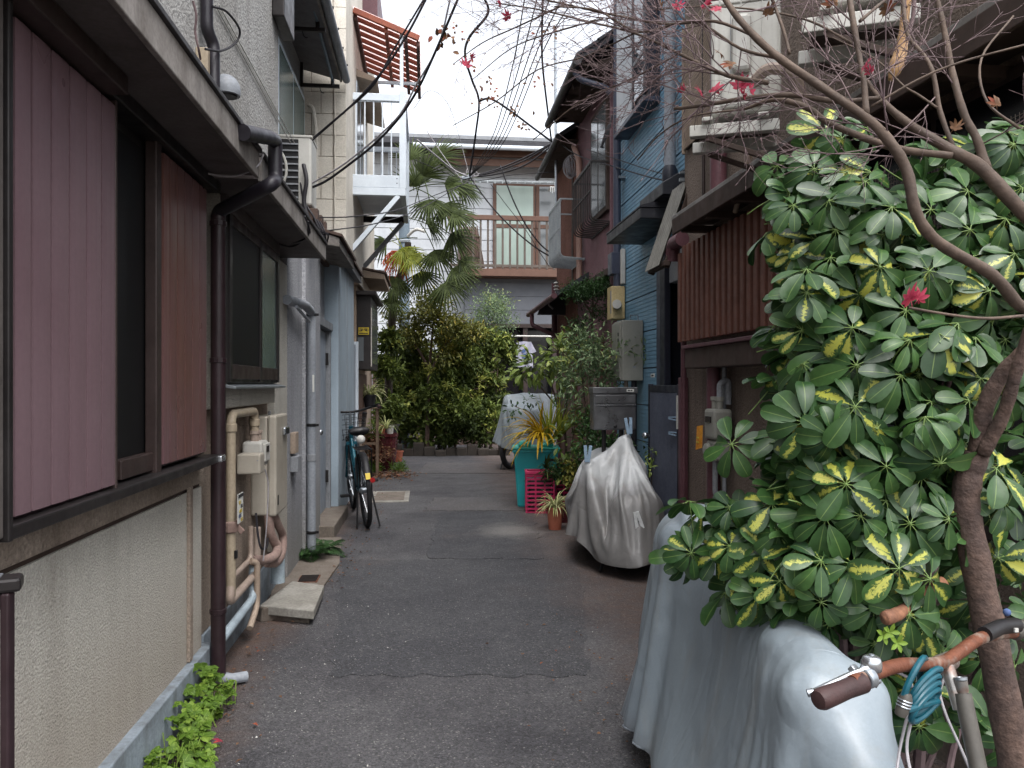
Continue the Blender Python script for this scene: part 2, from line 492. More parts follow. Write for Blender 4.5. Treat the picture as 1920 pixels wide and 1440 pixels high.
leafmat('aucuba_leaf', '4e6230', '738440', 'adb566', .35, .2, '8b9960')
leafmat('lime_leaf', '41591f', '587527', '78913a', .5, .3, '93ad55')
leafmat('fern_leaf', '23381d', '35502a', '4a6a3a', .45, .2)
leafmat('palm_leaf', '28321a', '414d24', '666c38', .7, .22)
leafmat('yellow_palm', 'a4801c', 'b3951f', '8f8a3a', .5, .3)
leafmat('yellowgreen_palm', '6d7a2a', '8f9438', 'b5a53c', .5, .3)
leafmat('spider_leaf', 'b6b58e', '9fa36c', '6f8042', .5, .25)
leafmat('dry_leaf', '5a4436', '74563f', '7c4232', .8, .1)
leafmat('maple_leaf', '8f2a3c', 'ab3c54', 'b8504c', .5, .35)
# ================================================================ GROUND
def asphalt(name, c, c2, dirt):
    m = bpy.data.materials.new(name); t = NT(m)
    v = t.new('ShaderNodeTexVoronoi'); v.inputs['Scale'].default_value = 150
    t.ln(t.coord(), v.inputs['Vector'])
    st = t.new('ShaderNodeSeparateColor'); t.ln(v.outputs['Color'], st.inputs[0])
    stone = st.outputs[0]
    col = t.mix(t.ramp(t.noise(.9, 6, .65), .38, .66), hx(c), hx(c2))
    col = t.scale(col, t.ramp(stone, 0, 1, .55, 1.35))
    col = t.scale(col, t.ramp(t.noise(38, 4, .65), .3, .7, .78, 1.22))
    col = t.mix(t.math('MULTIPLY', t.ramp(stone, .955, .99), .5), col, hx('8d8a86'))     # pale stones in the mix
    sp = t.new('ShaderNodeSeparateXYZ'); t.ln(t.coord(), sp.inputs[0])
    # earth and leaf dirt swept against both edges of the alley and in its worn middle
    n = t.noise(1.7, 6, .65)
    xl = t.math('ADD', sp.outputs[0], t.math('MULTIPLY', n, -.5))
    el = t.ramp(xl, -1.25, -.95, .85, 0)
    xr = t.math('ADD', sp.outputs[0], t.math('MULTIPLY', n, .9))
    er = t.ramp(xr, 1.2, 1.75, 0, .65)
    e = t.math('MAXIMUM', el, er)
    bl = t.math('MULTIPLY', t.ramp(t.noise(1.05, 4, .6), .6, .75), .3)
    e = t.math('MAXIMUM', e, bl)
    e = t.math('MULTIPLY', e, t.ramp(t.noise(14, 5, .7), .3, .62, .25, 1))
    col = t.mix(t.math('MULTIPLY', e, dirt), col, hx('5a463b'))
    # a dusty spill of cement
    d = t.new('ShaderNodeVectorMath', operation='DISTANCE')
    mp = t.new('ShaderNodeMapping'); mp.inputs['Scale'].default_value = (1, .75, 1); t.ln(t.coord(), mp.inputs[0])
    p = PZ(955, 996); t.ln(mp.outputs[0], d.inputs[0]); d.inputs[1].default_value = (p.x, p.y * .75, 0)
    f = t.math('ADD', d.outputs['Value'], t.math('MULTIPLY', t.noise(5, 5), .45))
    col = t.mix(t.ramp(f, .28, .6, .45, 0), col, hx('8f8b86'))
    h = t.math('ADD', v.outputs[0], t.math('MULTIPLY', t.noise(40, 4), -1.2))
    t.bsdf(col, t.ramp(t.noise(3, 4), .3, .7, .62, .85), 0, .35, h, .8, .008)
    MATS[name] = m
asphalt('asphalt', '515052', '39383c', 1)
asphalt('asphalt_new', '444447', '39393d', .8)
asphalt('asphalt_old', '525052', '524f4f', 1)

struct('ground', MB().add([(-300, -300, -.02), (300, -300, -.02), (300, 300, -.02), (-300, 300, -.02)], [(0, 1, 2, 3)]), 'concrete_dark',
       'bare earth under the alley and the houses')
struct('road', MB().add([(-1.3, -6, 0), (2.9, -6, 0), (2.9, 12, 0), (-1.3, 12, 0), (-4, 12, 0), (6, 12, 0), (6, 19.4, 0), (-4, 19.4, 0)],
                        [(0, 1, 2, 3), (4, 3, 2, 5, 6, 7)]), 'asphalt', 'worn grey asphalt lane between the houses')
def patch(m, label, px0, px1, py0, py1, z, seed):
    """an irregular repair of the asphalt, a few millimetres proud"""
    r = random.Random(seed); a, b, c, d = PZ(px0, py0), PZ(px1, py0), PZ(px1 + 20, py1), PZ(px0 - 20, py1)
    pts = []
    for p, q in ((a, b), (b, c), (c, d), (d, a)):
        n = 22
        for i in range(n):
            v = p.lerp(q, i / n); pts.append((v.x + r.uniform(-.025, .025), v.y + r.uniform(-.03, .03) + .012 * math.sin(i * 1.3 + seed) + r.uniform(-.01, .01), z))
    struct('asphalt_patch', MB().prism([(x, y, .001) for x, y, _ in pts], (0, 0, z)), m, label)
patch('asphalt_new', 'dark asphalt repair strip in the middle of the lane', 640, 1085, 1050, 1268, .003, 1)
patch('asphalt_new', 'dark asphalt repair strip beside the parked bicycle', 822, 1000, 962, 1048, .004, 2)
patch('asphalt_old', 'narrow pale asphalt repair beside the teal bin', 815, 985, 934, 958, .006, 3)
patch('asphalt_old', 'far asphalt repair in front of the hedge', 800, 960, 868, 888, .006, 4)

# ================================================================ LEFT: the beige stucco house
h1 = thing('house', 'beige stucco house with pink metal storm shutters and deep eaves', 'house', (-1.4, 3, 0))
W = -1.05
YE = 5.93
box('wall', 'beige_stucco', h1, -1.3, W - .012, .2, 3.83, .2, .965, 0)
box('wall', 'dirty_stucco', h1, -1.3, W, .2, 3.83, .985, 2.42, .006)
box('wall_groove', 'eave_brown', h1, -1.3, W - .022, .2, 3.83, .962, .988, 0)
box('wall_trim', 'dirty_stucco', h1, W - .012, W + .004, 3.60, 3.645, .21, .99, .003)
box('wall', 'dirty_stucco', h1, -1.3, W - .03, 3.83, YE, .24, 2.42, 0)
box('corner_pillar', 'beige_stucco', h1, -1.3, W + .02, 5.46, YE + .003, .3, 2.33, .006)
box('foundation', 'painted_concrete', h1, -1.3, W + .028, .2, 3.90, -.05, .205, .006)
box('foundation', 'painted_concrete', h1, -1.3, W - .02, 3.9, YE, -.05, .235, .006)
for y in (2.52,):
    v = box('foundation_vent', 'black', h1, W + .0, W + .031, y, y + .2, .06, .16, .002)
box('wall', 'upper_stucco', h1, -1.5, -1.12, .2, 6.07, 2.5, 6.6, .006)
for y0, y1 in ((.2, 3.60), (3.66, YE)):
    box('soffit', 'soffit', h1, -1.12, -.768, y0, y1, 2.385, 2.402, .002)
    box('fascia', 'fascia', h1, -.768, -.748, y0, y1 + .002, 2.375, 2.488, .004)
    MB().prism([(-.735, y0 - .005, 2.488), (-.735, y0 - .005, 2.508), (-1.13, y0 - .005, 2.62), (-1.13, y0 - .005, 2.488)], (0, y1 - y0 + .012, 0)).build('eave_roof', 'roof_edge', h1, .003)
# storm shutters: the shutter case at the left, a wide leaf, the dark window, a narrow leaf
mat('case_grey', '57514f', '4a4543', 4, rough=.5, streak=.3, stc='8a8580')
box('shutter_case', 'case_grey', h1, W, -.95, .6, yx(17, -.94), 1.10, 2.5, .006)
box('shutter_case_edge', 'dark_alu', h1, W, -.94, yx(17, -.94) + .002, yx(26, -.94), 1.09, 2.42, .004)
def shutter(X, edges, z0, z1, m, label):
    ys = [yx(p, X) for p in edges]
    sh = MB().box(W + .002, X - .017, ys[0] - .01, ys[-1] + .01, z0, z1).build('shutter', 'maroon_pipe', h1, .002, label=label)
    for a, b in zip(ys, ys[1:]):
        mb = MB(); n = 5                      # each board is slightly bowed
        for i in range(n):
            pass
        g = .005
        prof = [(X - .016, a + g), (X - .0008, a + g), (X + .0005, a + g + .03), (X + .0005, b - g - .03), (X - .0008, b - g), (X - .016, b - g)]
        mb.prism([(x, y, z0 + .012) for x, y in prof], (0, 0, z1 - z0 - .02))
        mb.build('board', m, sh)
    return sh
shutter(-.965, (27, 60, 97, 131, 163, 191, 218), 1.125, 2.325, 'pink_shutter', 'wide faded pink shutter leaf')
shutter(-.985, (307, 319, 333, 347, 361, 375, 388), 1.135, 2.33, 'red_shutter', 'narrow rust-stained red shutter leaf')
ya, yb = yx(220, -1.0), yx(300, -.99)
win = box('window', 'dark_alu', h1, W, W + .02, ya, yb, 1.12, 2.34, .002, label='dark screened window between the shutter leaves')
box('pane', 'screen_black', win, W + .02, W + .026, ya + .01, yb - .03, 1.2, 2.3, 0)
box('frame', 'brown_alu', win, W + .02, W + .06, ya + .01, yb - .03, 1.135, 1.20, .004)
box('frame', 'brown_alu', win, W + .03, -.978, yx(294, -.978), yx(305, -.975), 1.10, 2.34, .004)
box('frame', 'brown_alu', win, W, -.962, yx(218, -.962), yx(221, -.962), 1.10, 2.34, .003)
box('shutter_rail', 'dark_alu', h1, W, -.94, yx(26, -.935), 3.73, 1.092, 1.126, .006)
box('shutter_rail', 'brown_alu', h1, W, -.90, yx(27, -.91), yx(222, -.93), 2.325, 2.384, .005)
box('shutter_rail', 'dark_alu', h1, W, -.95, yx(222, -.93), 3.74, 2.335, 2.384, .005)
box('rail_end', 'chrome', h1, -.99, -.925, 3.66, 3.735, 1.094, 1.124, .006)
# bay window on the far half
y0, y1 = 4.0, 5.3
bay = box('bay_window', 'beige_stucco', h1, W - .03, -1.005, y0 - .07, y1 + .03, 1.325, 2.384, .008)
box('frame', 'dark_alu', bay, -1.005, -.985, y0, y1, 1.455, 2.30, .003)
box('pane', 'screen_black', bay, -.985, -.979, y0 + .05, y0 + .72, 1.55, 2.26, 0, label='left pane behind a black insect screen')
box('pane', 'glass_green', bay, -.985, -.982, y0 + .76, y1 - .05, 1.55, 2.26, 0, label='right frosted pane')
for a, b, z, zz in ((y0 + .03, y0 + .75, 1.475, 1.55), (y0 + .73, y1 - .03, 1.475, 1.55), (y0, y1, 2.25, 2.30)):
    box('sash', 'brown_alu', bay, -.986, -.972, a, b, z, zz, .002)
for y in (y0, y0 + .715, y1 - .045):
    box('sash', 'dark_alu', bay, -.986, -.970, y, y + .045, 1.46, 2.298, .002)
MB().prism([(-1.02, y0 - .02, 1.455), (-.94, y0 - .02, 1.437), (-.94, y0 - .02, 1.425), (-1.02, y0 - .02, 1.435)], (0, y1 - y0 + .08, 0)).build('sill', 'galv', bay, .002)
box('window_hood', 'soffit', h1, W, -.975, y0 - .05, y1 + .05, 2.305, 2.386, .006)
# gutter and downpipes
g = PX(470, 255, -.70)
tube('downpipe', 'black_pipe', h1, bendpath([PX(455, 248, -.73), PX(505, 258, -.70), PX(516, 264, -.70), PX(516, 338, -.70), PX(508, 346, -.70), (-.985, 3.83, 2.27), (-.985, 3.83, 2.2)], .035), .033, 12)
tube('downpipe', 'maroon_pipe', h1, [(-.985, 3.83, 2.25), (-.985, 3.83, .07)], .034, 12)
for z in (.36, 1.55, 2.2):
    MB().lathe((-.985, 3.83, z), [(.034, 0), (.039, .002), (.039, .022), (.034, .024)], 12).build('pipe_clip', 'maroon_pipe', h1)
tube('drain_spout', 'grey_pvc', h1, [(-1.0, 3.83, .06), (-.93, 3.86, .035), (-.87, 3.90, .03)], .026, 10)
yu = yx(392, -1.07)
tube('downpipe', 'black_pipe', h1, bendpath([PX(388, -60, -1.08), PX(388, 55, -1.08), PX(401, 85, -1.06), PX(401, 175, -1.05)], .03), .03, 12)
# things on the upper wall
tube('wall_cable', 'white_plastic', h1, [PX(403, 8, -1.112), PX(545, 268, -1.112)], .004, 6)
tube('wall_cable', 'white_plastic', h1, [PX(410, 8, -1.112), PX(552, 268, -1.112)], .004, 6)
box('window_box', 'dark_alu', h1, -1.12, -1.03, yx(520, -1.08), yx(552, -1.03) , zx(530, 35, -1.05), 6.2, .01)
# vent dome, grey
p = PX(424, 170, -1.06)
vd = tag(MB().ball(p, .075, .075, .085, 18, 8, -.3).build('vent_hood', 'grey_pvc', None, smooth=True), 'round grey vent hood above the eave beside the black pipe', 'vent hood')
MB().lathe((p.x + .01, p.y, p.z - .034), [(.045, 0), (.05, .012)], 16).build('vent_opening', 'black', vd)
MB().bar((p.x, p.y, p.z), (-1.125, p.y, p.z), .06, .06).build('wall_flange', 'grey_pvc', vd)
p = PX(388, 118, -1.07)
jb = tag(box('junction_box', 'cream_pvc', None, -1.12, -1.06, p.y - .02, p.y + .02, p.z - .07, p.z + .07, .006), 'small tan junction box beside the black roof pipe', 'junction box')
c = tube('cable_loop', 'cable_black', None, spline([tuple(PX(*q)) for q in ((398, 12, -1.05), (425, 22, -1.0), (449, 55, -.98), (442, 80, -1.0), (415, 95, -1.02), (385, 92, -1.05))]), .006, 8)
tag(c, 'black cable loop hanging beside the upper roof pipe', 'cable')
c = tube('vine_stem', 'twig', None, spline([tuple(PX(*q)) for q in ((362, 2, -1.09), (368, 30, -1.08), (366, 60, -1.09), (372, 90, -1.08), (376, 112, -1.09))]), [.006] * 24 + [.004], 6)
tag(c, 'dry vine stem clinging to the stucco left of the roof pipe', 'vine')
c = tube('eave_cable', 'cable_grey', None, spline([tuple(PX(*q)) for q in ((365, 320, -1.0), (415, 330, -.9), (450, 328, -.82), (482, 312, -.745), (494, 290, -.735))]), .004, 6)
tag(c, 'thin grey cable sagging under the first eave', 'cable')
for k, q in enumerate((((515, 450, -1.0), (545, 455, -.9), (575, 445, -.76), (578, 415, -.735)), ((515, 455, -1.0), (548, 462, -.9), (580, 440, -.755), (572, 405, -.735)))):
    tag(tube('eave_cable', 'cable_black', None, spline([tuple(PX(*a)) for a in q]), .006, 6),
        ('upper' if k == 0 else 'lower') + ' of two dark cables looping out from under the second eave', 'cable')

# ================================================================ LEFT: the grey house with two doors
h2 = thing('house', 'low grey rendered house with pale blue doors and small tiled eaves', 'house', (-1.4, 8, 0))
box('wall', 'grey_stucco', h2, -1.8, -1.03, YE + .004, 6.62, -.05, 2.55, .006)
box('wall', 'grey_stucco', h2, -1.8, -1.0, 6.62, 7.52, -.05, 2.72, .01)
dy0, dy1 = 7.53, 8.60
box('wall', 'grey_stucco', h2, -1.8, -1.1, dy0, dy1, 1.98, 2.72, .006)
d = box('door', 'door_blue', h2, -1.5, -1.075, dy0 + .1, dy1 - .09, .12, 2.0, .004)
MB().ball((-1.03, dy0 + .2, .98), .03, .03, .03).bar((-1.08, dy0 + .2, .98), (-1.03, dy0 + .2, .98), .02, .02).build('handle', 'chrome', d, smooth=True)
box('hinge', 'dark_alu', d, -1.075, -1.045, dy1 - .12, dy1 - .1, 1.65, 1.78, .002)
box('hinge', 'dark_alu', d, -1.075, -1.045, dy1 - .12, dy1 - .1, .4, .53, .002)
for a, b in ((dy0, dy0 + .06), (dy1 - .07, dy1)):
    box('door_frame', 'grey_trim', h2, -1.5, -1.03, a, b, .0, 2.05, .004)
box('door_frame', 'grey_trim', h2, -1.5, -1.01, dy0, dy1, 2.02, 2.1, .004)
box('doorstep', 'concrete_dark', h2, -1.5, -.86, dy0 - .1, dy1 + .1, -.05, .12, .012)
box('wall', 'panel_blue', h2, -1.8, -.955, 8.62, 10.42, -.05, 2.82, .006)
for y in (8.66, 9.52):
    box('wall_joint', 'grey_trim', h2, -.957, -.951, y, y + .012, .02, 2.8, 0)
d = box('door', 'door_blue', h2, -1.5, -1.0, 10.45, 11.2, .1, 2.0, .004)
box('lock_plate', 'dark_alu', d, -1.0, -.985, 10.52, 10.6, 1.0, 1.25, .002)
box('door_frame', 'white_alu', h2, -1.5, -.965, 11.2, 11.28, 0, 2.05, .004)
# tiled eaves over the doors
def small_eave(y0, y1, x1, z, m='fascia', rows=None):
    e = MB().prism([(-1.05, y0, z), (x1, y0, z - .03), (x1, y0, z + .05), (-1.05, y0, z + .13)], (0, y1 - y0, 0)).build('eave', m, h2, .006)
    n = max(2, int((y1 - y0) / .2))
    for i in range(n):
        a = y0 - .02 + (y1 - y0 + .04) * i / n; b = a + (y1 - y0 + .04) / n - .008
        MB().prism([(-1.06, a, z + .135), (x1 + .03, a, z + .055), (x1 + .03, a, z + .085), (-1.06, a, z + .165)], (0, b - a, 0)).build('roof_tile', 'tile_brown', e, .004)
    return e
small_eave(7.3, 8.72, -.80, 2.745)
small_eave(8.8, 10.6, -.87, 2.825, 'soffit_dark')
small_eave(11.6, 13.2, -.62, 3.02, 'tan_paint')
box('roof_deck', 'tile_brown', h2, -2.2, -1.05, 6.08, 9.28, 2.72, 2.80, .01)
# set-back upper floor
box('wall', 'upper_stucco', h2, -2.2, -1.42, 6.08, 9.28, 2.80, 5.4, .006)
w2 = box('window', 'white_alu', h2, -1.42, -1.385, 7.5, 9.1, 3.65, 4.72, .004)
box('pane', 'glass_green', w2, -1.385, -1.38, 7.56, 8.3, 3.72, 4.66, 0)
box('pane', 'glass_green', w2, -1.385, -1.38, 8.36, 9.04, 3.72, 4.66, 0)
MB().prism([(-1.5, 6.0, 5.1), (-1.0, 6.0, 4.97), (-1.0, 6.0, 5.05), (-1.5, 6.0, 5.35)], (0, 3.2, 0)).build('eave', 'soffit_dark', h2, .004)
box('fascia', 'fascia', h2, -1.0, -.975, 6.0, 9.2, 4.95, 5.06, .004)
tube('gutter', 'grey_trim', h2, [(-.93, 5.9, 5.02), (-.93, 9.22, 4.99)], .045, 12)
for i in range(7):
    box('gutter_bracket', 'dark_alu', h2, -.99, -.88, 6.2 + i * .45, 6.22 + i * .45, 5.03, 5.045, 0)
for y, z in ((7.75, 4.9), (8.98, 4.82)):
    br = MB().bar((-1.4, y, z), (-.98, y, z), .03, .04).bar((-1.4, y, z - .02), (-1.4, y, z + .25), .03, .03).tube(arc((-1.2, y, z), (-1.2, y, z - .09), (-1.15, y, z - .08), 5), .006, 6).build('pole_bracket', 'dark_alu', h2, .003)
    p = MB().tube([(-1.06, y, z), (-1.06, y, z + .09)], .02, 8).build('pole_rest', 'dark_alu', h2)
tag(tube('laundry_pole', 'pole_blue', None, [(-1.06, 7.55, 5.0), (-1.06, 9.1, 4.87)], .016, 10), 'bare blue-grey laundry pole under the dark upper eave', 'laundry pole')
# downpipe with elbow on the grey wall
XP = -.955
tube('downpipe', 'grey_pvc', h2, bendpath([PX(538, 562, -1.0), PX(572, 572, XP), PX(584, 585, XP), PX(584, 1030, XP), PX(590, 1046, XP)], .05), .036, 12, label='weathered grey downpipe')
tube('pipe_strut', 'grey_pvc', h2, [PX(556, 575, XP), PX(580, 603, XP)], .012, 8)
for y in (590, 797, 998):
    p = PX(584, y, XP)
    MB().lathe((p.x, p.y, p.z - .012), [(.037, 0), (.042, .003), (.042, .022), (.037, .025)], 12).bar((p.x, p.y, p.z), (p.x + .06, p.y, p.z + .0), .012, .02).build('pipe_clip', 'black', h2)
p = PX(584, 858, XP); MB().lathe((p.x, p.y, p.z - .03), [(.037, 0), (.04, .003), (.04, .057), (.037, .06)], 12).build('pipe_sleeve', 'grey_trim', h2)
p0, p1 = PX(588, 703, XP + .036), PX(588, 728, XP + .036)
box('pipe_label', 'paper', h2, XP + .03, XP + .04, p0.y - .03, p0.y + .02, p1.z - .03, p0.z, .002)
box('wall_block', 'tan_paint', h2, -1.03, -.99, 6.05, 6.2, .92, 1.08, .006)
box('wall_block', 'grey_trim', h2, -1.03, -.97, 6.05, 6.22, .78, .9, .006)

# ================================================================ LEFT: the tall cream house with the white balcony
h3 = thing('house', 'tall cream block-walled house with white balcony and red slatted pergola', 'house', (-1.4, 11, 0))
YB = 9.3
box('wall', 'tan_paint', h3, -2.4, -.955, YB, 14.2, 2.86, 8.4, .006)
box('wall', 'tan_paint', h3, -2.4, -1.0, 11.29, 14.2, -.05, 2.86, .006)
# blocks of the end wall
n = 0
for r in range(15):
    z = 2.86 + r * .25
    x = -.965 - (.02 if r % 2 else .0)
    box('corner_block', 'cream_paint', h3, -1.085, -.94, YB - .022, YB - .002, z + .002, z + .248, .004)
    x = -1.09 if r % 2 == 0 else -1.09
    first = .25 if r % 2 == 0 else .14
    while x > -2.1:
        w = first; first = .25
        box('block', 'cream_paint', h3, x - w + .004, x - .003, YB - .016 - rnd.uniform(0, .004), YB - .001, z + .003, z + .247, .005); x -= w
MB().tube([(-1.068 + rnd.uniform(-.006, .006), YB - .03, 2.9 + i * .1) for i in range(36)], .008, 6).build('wall_conduit', 'cream_paint', h3, smooth=True)
box('wall_skin', 'cream_paint', h3, -.957, -.938, YB, 14.2, 2.862, 8.4, .004)
MB().prism([(-.94, 11.6, 6.9), (-.72, 11.6, 6.86), (-.72, 11.6, 7.5), (-.94, 11.6, 7.5)], (0, 2, 0)).build('upper_eave', 'maroon_paint', h3, .006)
# conduit from window to AC
tube('refrigerant_pipe', 'cream_paint', h3, spline([(-1.36, 9.22, 4.68), (-1.3, 9.2, 4.6), (-1.27, 9.22, 4.2), (-1.28, 9.22, 3.6)]), .022, 8)
# balcony
BX0, BX1, BY0, BY1 = -.94, -.30, 10.12, 11.85
bal = box('balcony', 'white_alu', h3, BX0, BX1 - .012, BY0 + .01, BY1, 4.0, 4.06, .004)
box('beam', 'white_alu', bal, BX0, BX1 + .03, BY0 - .02, BY0 + .06, 3.87, 3.965, .004)
box('beam', 'white_alu', bal, BX1 - .04, BX1 + .028, BY0 + .06, BY1, 3.87, 3.965, .004)
box('beam', 'dark_alu', bal, BX0, BX1 - .04, BY1 - .06, BY1, 3.87, 3.96, .004)
box('fascia', 'white_alu', bal, BX0, BX1 - .05, BY0 - .012, BY0 + .012, 3.97, 4.13, .004)
box('fascia', 'white_alu', bal, BX1 - .01, BX1 + .012, BY0 + .06, BY1, 3.97, 4.13, .004)
for x, y in ((BX1, BY0 + .02), (BX1, BY1 - .03)):
    box('post', 'white_alu', bal, x - .05, x + .036, y - .04, y + .04, 3.966, 5.22, .004)
box('rail', 'white_alu', bal, BX0, BX1 - .05, BY0 - .02, BY0 + .05, 5.08, 5.175, .006)
box('rail', 'white_alu', bal, BX1 - .03, BX1 + .04, BY0 + .06, BY1 - .07, 5.1, 5.175, .006)
box('rail', 'white_alu', bal, BX0, BX1 - .05, BY1 - .06, BY1, 4.93, 5.0, .006)
for i in range(6):
    x = BX0 + .04 + i * .112
    box('baluster', 'white_alu', bal, x - .008, x + .008, BY0 + .0, BY0 + .016, 4.13, 5.09, 0)
    box('baluster', 'white_alu', bal, x - .008, x + .008, BY1 - .04, BY1 - .024, 4.06, 4.94, 0)
for i in range(13):
    y = BY0 + .15 + i * .12
    box('baluster', 'white_alu', bal, BX1 - .004, BX1 + .012, y - .008, y + .008, 4.13, 5.11, 0)
for y in (BY0 + .02, BY1 - .05):
    MB().bar((BX1 - .06, y, 3.87), (-.955, y, 3.17), .06, .075, (0, 1, 0)).build('brace', 'white_alu' if y < 11 else 'grey_trim', bal, .004)
for x, z in ((BX1 - .08, 4.03), (BX1 - .08, 4.09)):
    MB().ball((x, BY0 - .013, z), .008, .005, .008, 8, 4).build('rivet', 'dark_alu', bal)
for k in range(2):
    y = 10.55 + k * .55
    sw = box('window', 'white_alu', h3, -.938, -.925, y, y + .5, 4.1, 5.5, .003)
    box('pane', 'glass_grey', sw, -.925, -.922, y + .04, y + .46, 4.16, 5.44, 0)
MB().prism([(-.94, 10.6, 5.58), (-.66, 10.6, 5.5), (-.66, 10.6, 5.56), (-.94, 10.6, 5.68)], (0, 1.9, 0)).build('door_canopy', 'tan_paint', h3, .006)
# pergola
m_ = bpy.data.materials.new('pink_sheet'); t_ = NT(m_); t_.bsdf(t_.mix(t_.ramp(t_.noise(3, 4), .4, .65), hx('d8c4c2'), hx('c5aeac')), .4, 0, .4, None, trans=.75); MATS['pink_sheet'] = m_
pg = MB().bar((-.93, 10.1, 6.22), (-.1, 10.1, 5.9), .05, .07).build('pergola', 'pergola_wood', h3, .004)
def pz(x): return 6.22 - (x + .93) * .386
for k, x in enumerate((-.91, -.52, -.27, -.11)):
    MB().bar((x, 10.13, pz(x) - .06), (x, 12.0, pz(x) - .06), .045, .07).build('rafter', 'pergola_dark' if k != 1 else 'pergola_wood', pg, .003)
for i in range(9):
    y = 10.3 + i * .205
    MB().bar((-.93, y, pz(-.93) - .005), (-.1, y, pz(-.1) - .005), .035, .05).build('batten', 'pergola_wood', pg, .003)
MB().add([(x, y, pz(x) + .045) for x, y in ((-.95, 10.08), (-.08, 10.08), (-.08, 12.02), (-.95, 12.02))], [(0, 1, 2, 3)]).build('roof_sheet', 'pink_sheet', pg)
box('post', 'white_alu', pg, -.345, -.30, 10.13, 10.17, 5.22, 5.98, .004)
MB().bar((-.9, 10.9, 5.62), (-.12, 10.9, 5.62), .03, .04).build('crossbar', 'white_alu', pg, .003)
# dark display bay at street level with the yellow eye sticker
bw = box('bay_window', 'iron_black', h3, -1.0, -.80, 11.35, 12.9, 1.66, 2.72, .006)
box('cap', 'iron_black', bw, -1.0, -.72, 11.25, 13.0, 2.72, 2.78, .008)
box('trim', 'cream_paint', bw, -.80, -.79, 11.36, 11.45, 1.70, 2.55, .003)
box('pane', 'glass_grey', bw, -.80, -.792, 11.5, 12.8, 1.75, 2.6, 0)
box('pane', 'glass_grey', bw, -.985, -.90, 11.34, 11.349, 1.78, 2.12, 0)
box('wall_skirt', 'wood_brown', h3, -1.0, -.98, 11.3, 13, .9, 1.6, .006)
p = PY(682, 621, 11.33)
st = tag(box('sticker', 'yellow_sticker', None, p.x - .075, p.x + .075, 11.335, 11.342, p.z - .05, p.z + .055, 0), 'yellow warning sticker with two black eyes on the dark bay', 'sticker')
for s_ in (-1, 1):
    mb = MB(); c = Vector((p.x + s_ * .036, 11.332, p.z + .018))
    mb.tube(arc(c + Vector((-.03, 0, .004 + .012 * s_)), c + Vector((0, 0, -.03)), c + Vector((.03, 0, .004 - .012 * s_)), 5), .004, 5)
    mb.tube(arc(c + Vector((-.028, 0, .015)), c + Vector((0, 0, .025)), c + Vector((.028, 0, .01)), 5), .003, 5)
    mb.lathe(c, [(.0, 0), (.011, 0), (.011, .003)], 10, (0, -1, 0)).build('eye_print', 'ink', st)
mb = MB(); xx = p.x - .065
for w_ in (.014, .012, .014, .006, .016, .014, .014, .004, .012, .014):
    mb.box(xx, xx + w_ * .75, 11.331, 11.335, p.z - .04, p.z - .022); xx += w_ * 1.05
mb.build('text_print', 'ink', st)

# ================================================================ FAR: the white boarded house across the end
FY = 20.5
hf = thing('house', 'white boarded house closing the alley with brown upstairs balcony', 'house', (1, 21, 0))
xa, xb = PY(765, 500, FY).x, PY(1075, 500, FY).x
zt = PY(900, 290, FY).z
box('wall', 'grey_trim', hf, xa - 3, xb + 4, FY, FY + 5, -.05, zt + .5, 0)
z = 2.2; xm = PY(888, 400, FY).x
while z < zt:
    for a, b in ((xa - 2.5, xm - .006), (xm + .006, xb + 2.5)):
        MB().prism([(a, FY - .006, z + .006), (a, FY - .03, z + .006), (a, FY - .018, z + .272), (a, FY - .006, z + .272)], (b - a, 0, 0)).build('siding_board', 'white_siding', hf)
    z += .276
# ground floor in the shade of the balcony
zb = PY(900, 516, 19.4).z
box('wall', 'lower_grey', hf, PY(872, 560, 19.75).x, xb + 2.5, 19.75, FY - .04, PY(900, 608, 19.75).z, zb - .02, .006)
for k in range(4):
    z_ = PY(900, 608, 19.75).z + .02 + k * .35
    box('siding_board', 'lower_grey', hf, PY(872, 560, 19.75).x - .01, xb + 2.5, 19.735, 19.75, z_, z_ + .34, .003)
for k, x in enumerate((872, 930, 985, 1040, 1095)):
    px = PY(x, 650, 19.75).x
    box('ground_post', 'brown_alu', hf, px - .06, px + .06, 19.74, 19.86, -.05, PY(900, 608, 19.75).z, .006)
box('ground_window', 'glass_dark', hf, PY(872, 650, 20).x, xb + 2.5, 20.2, 20.3, -.05, PY(900, 610, 20).z, 0)
box('lintel', 'brown_alu', hf, PY(868, 600, 19.7).x, xb + 2.5, 19.70, 19.78, PY(900, 614, 19.7).z, PY(900, 607, 19.7).z, .006)
# roof and eave
r0 = PY(765, 270, 19.7)
MB().prism([(r0.x - 2, 19.6, r0.z), (r0.x - 2, 19.6, r0.z + .06), (r0.x - 2, 22, r0.z + .85), (r0.x - 2, 22, r0.z - .05)], (8.5, 0, 0)).build('roof', 'roof_dark', hf)
for k in range(5):
    q = k / 5
    box('roof_course', 'roof_dark', hf, r0.x - 2, r0.x + 6.5, 19.62 + q * 2.2, 19.66 + q * 2.2, r0.z + .06 + q * .78, r0.z + .12 + q * .78, .004)
tube('gutter', 'white_alu', hf, [(r0.x + .1, 19.58, r0.z - .05), (r0.x + 6.5, 19.58, r0.z - .05)], .06, 10)
q = PY(822, 300, 19.9); q2 = PY(1050, 300, 19.9)
for y0_, y1_ in ((281, 293), (296, 309)):
    box('eave_beam', 'wood_brown', hf, q.x, q2.x + 1, 19.86 + (y0_ - 281) * .01, 19.96, PY(900, y1_, 19.9).z, PY(900, y0_, 19.9).z, .006)
